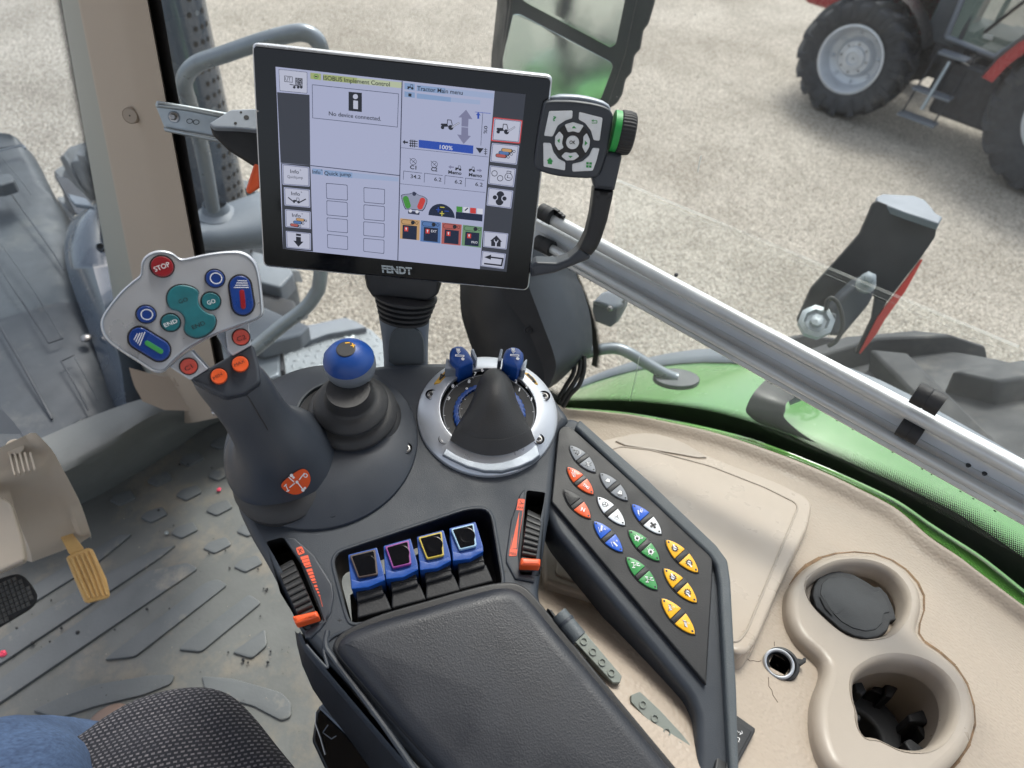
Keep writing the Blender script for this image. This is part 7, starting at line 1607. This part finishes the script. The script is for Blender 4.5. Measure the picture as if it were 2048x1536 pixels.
# marker light bracket behind the rail
mb = thing('marker_bracket', 'tall black marker bracket with a red reflecting edge bolted outside behind the aluminium rail', 'bracket', P(1560, 860, 1.2))
Fk = Fr(P(1720, 560, 1.38), (-.80, -.34, .50), UPW)
g = G(); g.slab(Fk, rc(ZB((905, 65), (1275, 210), (1262, 290), (1180, 410), (1075, 545), (965, 690), (735, 590), (500, 720), (410, 800), (500, 600), (705, 375), (800, 265), (850, 150), (880, 80)), 3), -.012, 0, M['rubber'], .002)
g.slab(Fk, rc(ZB((410, 800), (498, 605), (590, 540), (740, 590), (640, 690), (560, 800), (460, 900)), 3), -.010, -.004, M['rubber'], .002)
g.slab(Fk, rc(ZB((900, 600), (985, 640), (930, 755), (905, 780), (790, 1005), (770, 1000), (870, 790)), 1), -.010, -.002, M['rubber'], .001)
g.build('bracket_plate', mb)
g = G(); Ft = Fr(P(1800, 430, 1.36), (0, .1, 1), HZ); g.slab(Ft, rc(ZB((900, 40), (935, 22), (1130, 32), (1200, 60), (1245, 110), (1265, 140), (1308, 165), (1285, 205), (1090, 140), (905, 72)), 2), -.012, 0, M['fgrey'], .003); g.build('top_cap', mb)
g = G(); g.slab(Fk, rc(ZB((1175, 425), (1185, 430), (1080, 620), (950, 800), (905, 880), (800, 1010), (795, 1000), (905, 785), (975, 690), (1085, 545)), 1), -.006, .001, M['redw'], .0005); g.build('red_edge', mb)
g = G(); Fa = Fr(P(1700, 590, 1.33), (-.7, -.5, .5), UPW)
g.slab(Fa, rc(ZB((790, 560), (860, 530), (905, 560), (895, 640), (860, 710), (700, 900), (620, 900), (600, 820), (640, 720), (690, 650)), 5), -.03, .0, M['plastic'], .010, 4); g.build('light_arm', mb)
g = G(); x, y = ZB((852, 545))[0]; c = P(x, y, 1.30); ax = -ray(x, y)+V((0, 0, .4)); g.lathe(c, ax, [(.013, -.004), (.013, .0), (.008, .001), (.008, .008), (.004, .009), (.0, .009)], M['zinc'], 6); 
g.lathe(P(*ZB((835, 578))[0], 1.31), ax, [(.016, -.002), (.015, .001), (.006, .002)], M['zinc'], 24)
x, y = ZB((530, 810))[0]; g.lathe(P(x, y, 1.22), -ray(x, y)+V((0, 0, .6)), [(.028, -.01), (.028, .004), (.02, .006), (.016, .0), (.010, .0), (.010, .010), (.0, .011)], M['zinc'], 8); g.build('bolt', mb)
g = G(); Fc = Fr(P(1640, 620, 1.24), (-.6, -.5, .7), UPW); g.slab(Fc, rc(ZB((470, 770), (500, 715), (560, 712), (595, 745), (660, 760), (655, 800), (600, 880), (520, 870), (440, 820)), 4), -.02, -.002, M['hood'], .004); g.build('clamp', mb)
g = G(); g.tube(crom([P(x, y, 1.22) for x, y in ZB((590, 740), (600, 680), (630, 665), (665, 700), (690, 780), (688, 860), (650, 930), (600, 960))], 6), .0035, M['cable'], 10); g.build('cable', mb)
lw_ = thing('lower_clamp', 'black bent clamp plate standing on the fender below the aluminium rail', 'clamp', P(1550, 870, 1.05))
g = G(); rings = []
for a, b, d in [(ZB((300, 1040))[0], ZB((500, 1120))[0], 1.13), (ZB((270, 1110))[0], ZB((480, 1180))[0], 1.10), (ZB((215, 1170))[0], ZB((400, 1270))[0], 1.06), (ZB((150, 1240))[0], ZB((348, 1310))[0], 1.035), (ZB((110, 1310))[0], ZB((340, 1360))[0], 1.03), (ZB((98, 1360))[0], ZB((335, 1400))[0], 1.03), (ZB((130, 1400))[0], ZB((420, 1480))[0], 1.035), (ZB((170, 1430))[0], ZB((540, 1560))[0], 1.04)]:
    rings.append([P(*a, d+.02), P(*a, d), P((a[0]+b[0])/2, (a[1]+b[1])/2, d-.006), P(*b, d), P(*b, d+.03)])
g.loft(refine(rings, 5), M['black'], closed=False); g.build('clamp_plate', lw_, ang=50)
g = G(); g.tube(crom([P(x, y, 1.10) for x, y in ZB((360, 1300), (430, 1270), (490, 1220), (530, 1180), (540, 1140))], 5), .006, M['steel'], 12); g.build('clamp_strut', lw_)

# ---------------------------------------------------------------- the red tractor parked across the yard
TX = 7.62; rtk = thing('red_tractor', 'red tractor with big silver rimmed wheels parked on the gravel at the upper right', 'tractor', (8.5, 1.0, GZ))
fc = V((TX, 2.22, GZ+.67)); tr_ax = V((-1, .0, 0))
fwl = G(); tyre(fwl, fc, .69, .46, tr_ax, M['tyre'], 17, .065, .56); wf = fwl.build('front_wheel', rtk)
wf['label'] = 'front wheel with silver rim'
def rimg(par, c, R, w, name='rim'):
    g = G(); g.lathe(c, tr_ax, [(R*1.02, w*.36), (R*1.05, w*.42), (R*.98, w*.43), (R*.90, w*.34), (R*.86, w*.10), (R*.80, w*.04), (R*.62, .0), (R*.56, w*.08), (R*.50, w*.16), (R*.36, w*.16), (R*.34, w*.22), (R*.20, w*.24), (R*.18, w*.20), (.01, w*.20)], M['rim'], 64, cap=False)
    e1 = tr_ax.orthogonal().normalized(); e2 = tr_ax.cross(e1)
    for k in range(8):
        a = k*math.pi/4; g.ball(c+tr_ax*w*.17+(e1*math.cos(a)+e2*math.sin(a))*R*.43, .014, M['screw'], 8)
    for k in range(8):
        a = k*math.pi/4+.2; g.ball(c+tr_ax*w*.05+(e1*math.cos(a)+e2*math.sin(a))*R*.72, .022, M['rim'], 8)
    return g.build(name, par)
rimg(wf, fc, .67*.56, .46)
rc_ = V((TX-.05, -.22, GZ+.86)); g = G(); tyre(g, rc_, .86, .58, tr_ax, M['tyre'], 19, .05, .52); wr = g.build('rear_wheel', rtk); rimg(wr, rc_, .86*.52, .58)
for yy, R, w_, ri in ((2.22, .67, .46, .56), (-.22, .86, .58, .52)):
    g = G(); c = V((TX+1.9, yy, GZ+R)); tyre(g, c, R, w_, tr_ax, M['tyre'], 17, .045, ri); g.build('far_wheel', rtk)
g = G()
g.box((TX+.75, 2.30, GZ+1.30), V((.42, 0, 0)), V((0, .95, 0)), V((0, 0, .34)), M['redp']); g.box((TX+.75, 1.75, GZ+1.62), V((.43, 0, 0)), V((0, .35, 0)), V((0, 0, .25)), M['redp']); g.build('hood', rtk, bev=.06)
g = G(); g.box((TX+.36, 1.95, GZ+1.22), V((.03, 0, 0)), V((0, .30, 0)), V((0, 0, .22)), M['deep']); g.box((TX+.30, 1.50, GZ+1.40), V((.03, 0, 0)), V((0, .18, 0)), V((0, 0, .40)), M['hood']); g.build('side_grille', rtk, bev=.01)
g = G(); g.box((TX+.95, 1.35, GZ+.85), V((.34, 0, 0)), V((0, 1.65, 0)), V((0, 0, .30)), M['engine']); g.box((TX+.95, 2.22, GZ+.62), V((.80, 0, 0)), V((0, .12, 0)), V((0, 0, .12)), M['engine']); g.box((TX+.50, 1.35, GZ+1.0), V((.20, 0, 0)), V((0, .16, 0)), V((0, 0, .20)), M['engine']); g.box((TX+.45, .95, GZ+.72), V((.24, 0, 0)), V((0, .38, 0)), V((0, 0, .22)), M['engine'])
for k in range(14): g.tube(crom([V((TX+.45+random.uniform(-.1, .1), 1.75+random.uniform(-.25, .25), GZ+random.uniform(.9, 1.3))), V((TX+.35, 1.5, GZ+random.uniform(.8, 1.2))), V((TX+.45, 1.1+random.uniform(-.2, .2), GZ+random.uniform(.7, 1.1)))], 5), .018, random.choice([M['engine'], M['deep'], M['plastic']]), 8)
g.build('engine_block', rtk, bev=.02)
# front mudguard
g = G(); secs = []
for k in range(9):
    a = math.radians(25+k*13); secs.append([fc+V((-.20*1, 0, 0))+V((.06, math.cos(a)*-.78, math.sin(a)*.78)), fc+V((.20, math.cos(a)*-.78, math.sin(a)*.78)), fc+V((.20, math.cos(a)*-.75, math.sin(a)*.75))])
g.loft(secs, M['black'], closed=False); g.build('front_mudguard', rtk)
# cab: door with greenish glass, frames
YD = .30
g = G(); dx = TX+.22
q = [V((dx, 1.42, GZ+1.10)), V((dx, .86, GZ+1.06)), V((dx+.02, .58, GZ+1.46)), V((dx+.12, .5, GZ+2.6)), V((dx+.12, 1.48, GZ+2.6)), V((dx, 1.46, GZ+1.6))]
g.tube(q+[q[0]], .030, M['fgrey'], 12, cap=False); door = g.build('door_frame', rtk)
mgl, N, L = nodes('tractor_door_glass'); b = N['Principled BSDF']; b.inputs['Base Color'].default_value = (.16, .22, .19, 1); b.inputs['Roughness'].default_value = .08; b.inputs['Alpha'].default_value = .65
g = G(); g.add([p+V((.005, 0, 0)) for p in q], [tuple(range(6))], mgl); g.build('door_glass', door, wn=False)
g = G(); g.tube([V((dx-.02, 1.08, GZ+1.25)), V((dx-.02, .80, GZ+1.75))], .018, M['deep'], 8); g.box((dx-.01, 1.02, GZ+1.22), V((.01, 0, 0)), V((0, .05, 0)), V((0, 0, .02)), M['zinc']); g.build('door_handle', door)
g = G(); g.box((TX+.95, .45, GZ+2.35), V((.72, 0, 0)), V((0, .9, 0)), V((0, 0, .05)), M['redp']); g.box((TX+.95, .45, GZ+1.05), V((.70, 0, 0)), V((0, .60, 0)), V((0, 0, .05)), M['engine']); g.box((TX+1.0, .35, GZ+1.30), V((.25, 0, 0)), V((0, .22, 0)), V((0, 0, .20)), M['black'])
for y_ in (1.28, -.3): g.tube([V((dx+.02, y_, GZ+1.1)), V((dx+.1, y_, GZ+2.3))], .035, M['engine'], 8)
g.tube([V((dx+1.3, 1.25, GZ+1.1)), V((dx+1.25, 1.25, GZ+2.3))], .035, M['engine'], 8); g.build('cab', rtk, bev=.02)
# rear fender of the red tractor
g = G(); secs = []
for k in range(14):
    a = math.radians(8+k*12); R1 = .98
    secs.append([rc_+V((-.36, math.cos(a)*(R1-.10), math.sin(a)*(R1-.10))), rc_+V((-.36, math.cos(a)*(R1+.02), math.sin(a)*(R1+.02))), rc_+V((-.22, math.cos(a)*(R1+.05), math.sin(a)*(R1+.05))), rc_+V((.32, math.cos(a)*(R1+.05), math.sin(a)*(R1+.05))), rc_+V((.34, math.cos(a)*.80, math.sin(a)*.80))])
g.loft(secs, M['redp'], closed=False); g.build('rear_fender', rtk, ang=50)
g = G(); g.loft([[s[1]+V((-.012, 0, 0)), s[2]+V((-.010, 0, .01)), s[2]+V((.05, 0, .012))] for s in secs], M['black'], closed=False); g.build('fender_trim', rtk)
g = G()
for z, xo, w_ in ((.98, -.02, .16), (.58, -.12, .22), (.30, -.22, .22)):
    g.box((TX+.12+xo, 1.22, GZ+z), V((.09, 0, 0)), V((0, w_, 0)), V((0, 0, .012)), M['fgrey'])
for y_ in (1.04, 1.42): g.tube([V((TX+.22, y_, GZ+1.0)), V((TX-.08, y_, GZ+.28))], .012, M['engine'], 8)
g.tube([V((TX+.02, 1.22, GZ+.93)), V((TX-.14, 1.22, GZ+.42))], .022, M['zinc'], 10); g.build('steps', rtk)
g = G(); g.box((TX+.35, .80, GZ+.62), V((.20, 0, 0)), V((0, .42, 0)), V((0, 0, .30)), M['engine']); g.build('fuel_tank', rtk, bev=.04)

rtk.scale = (.8, .8, .8); rtk.location = (8.2, 1.354, GZ)

# unseen cab roof above the driver, put in to darken the interior
g = G(); g.box((-.18, -.10, .52), V((.72, 0, 0)), V((0, .95, 0)), V((0, 0, .03)), M['pillar']); g.build('shading_roof', pl_)
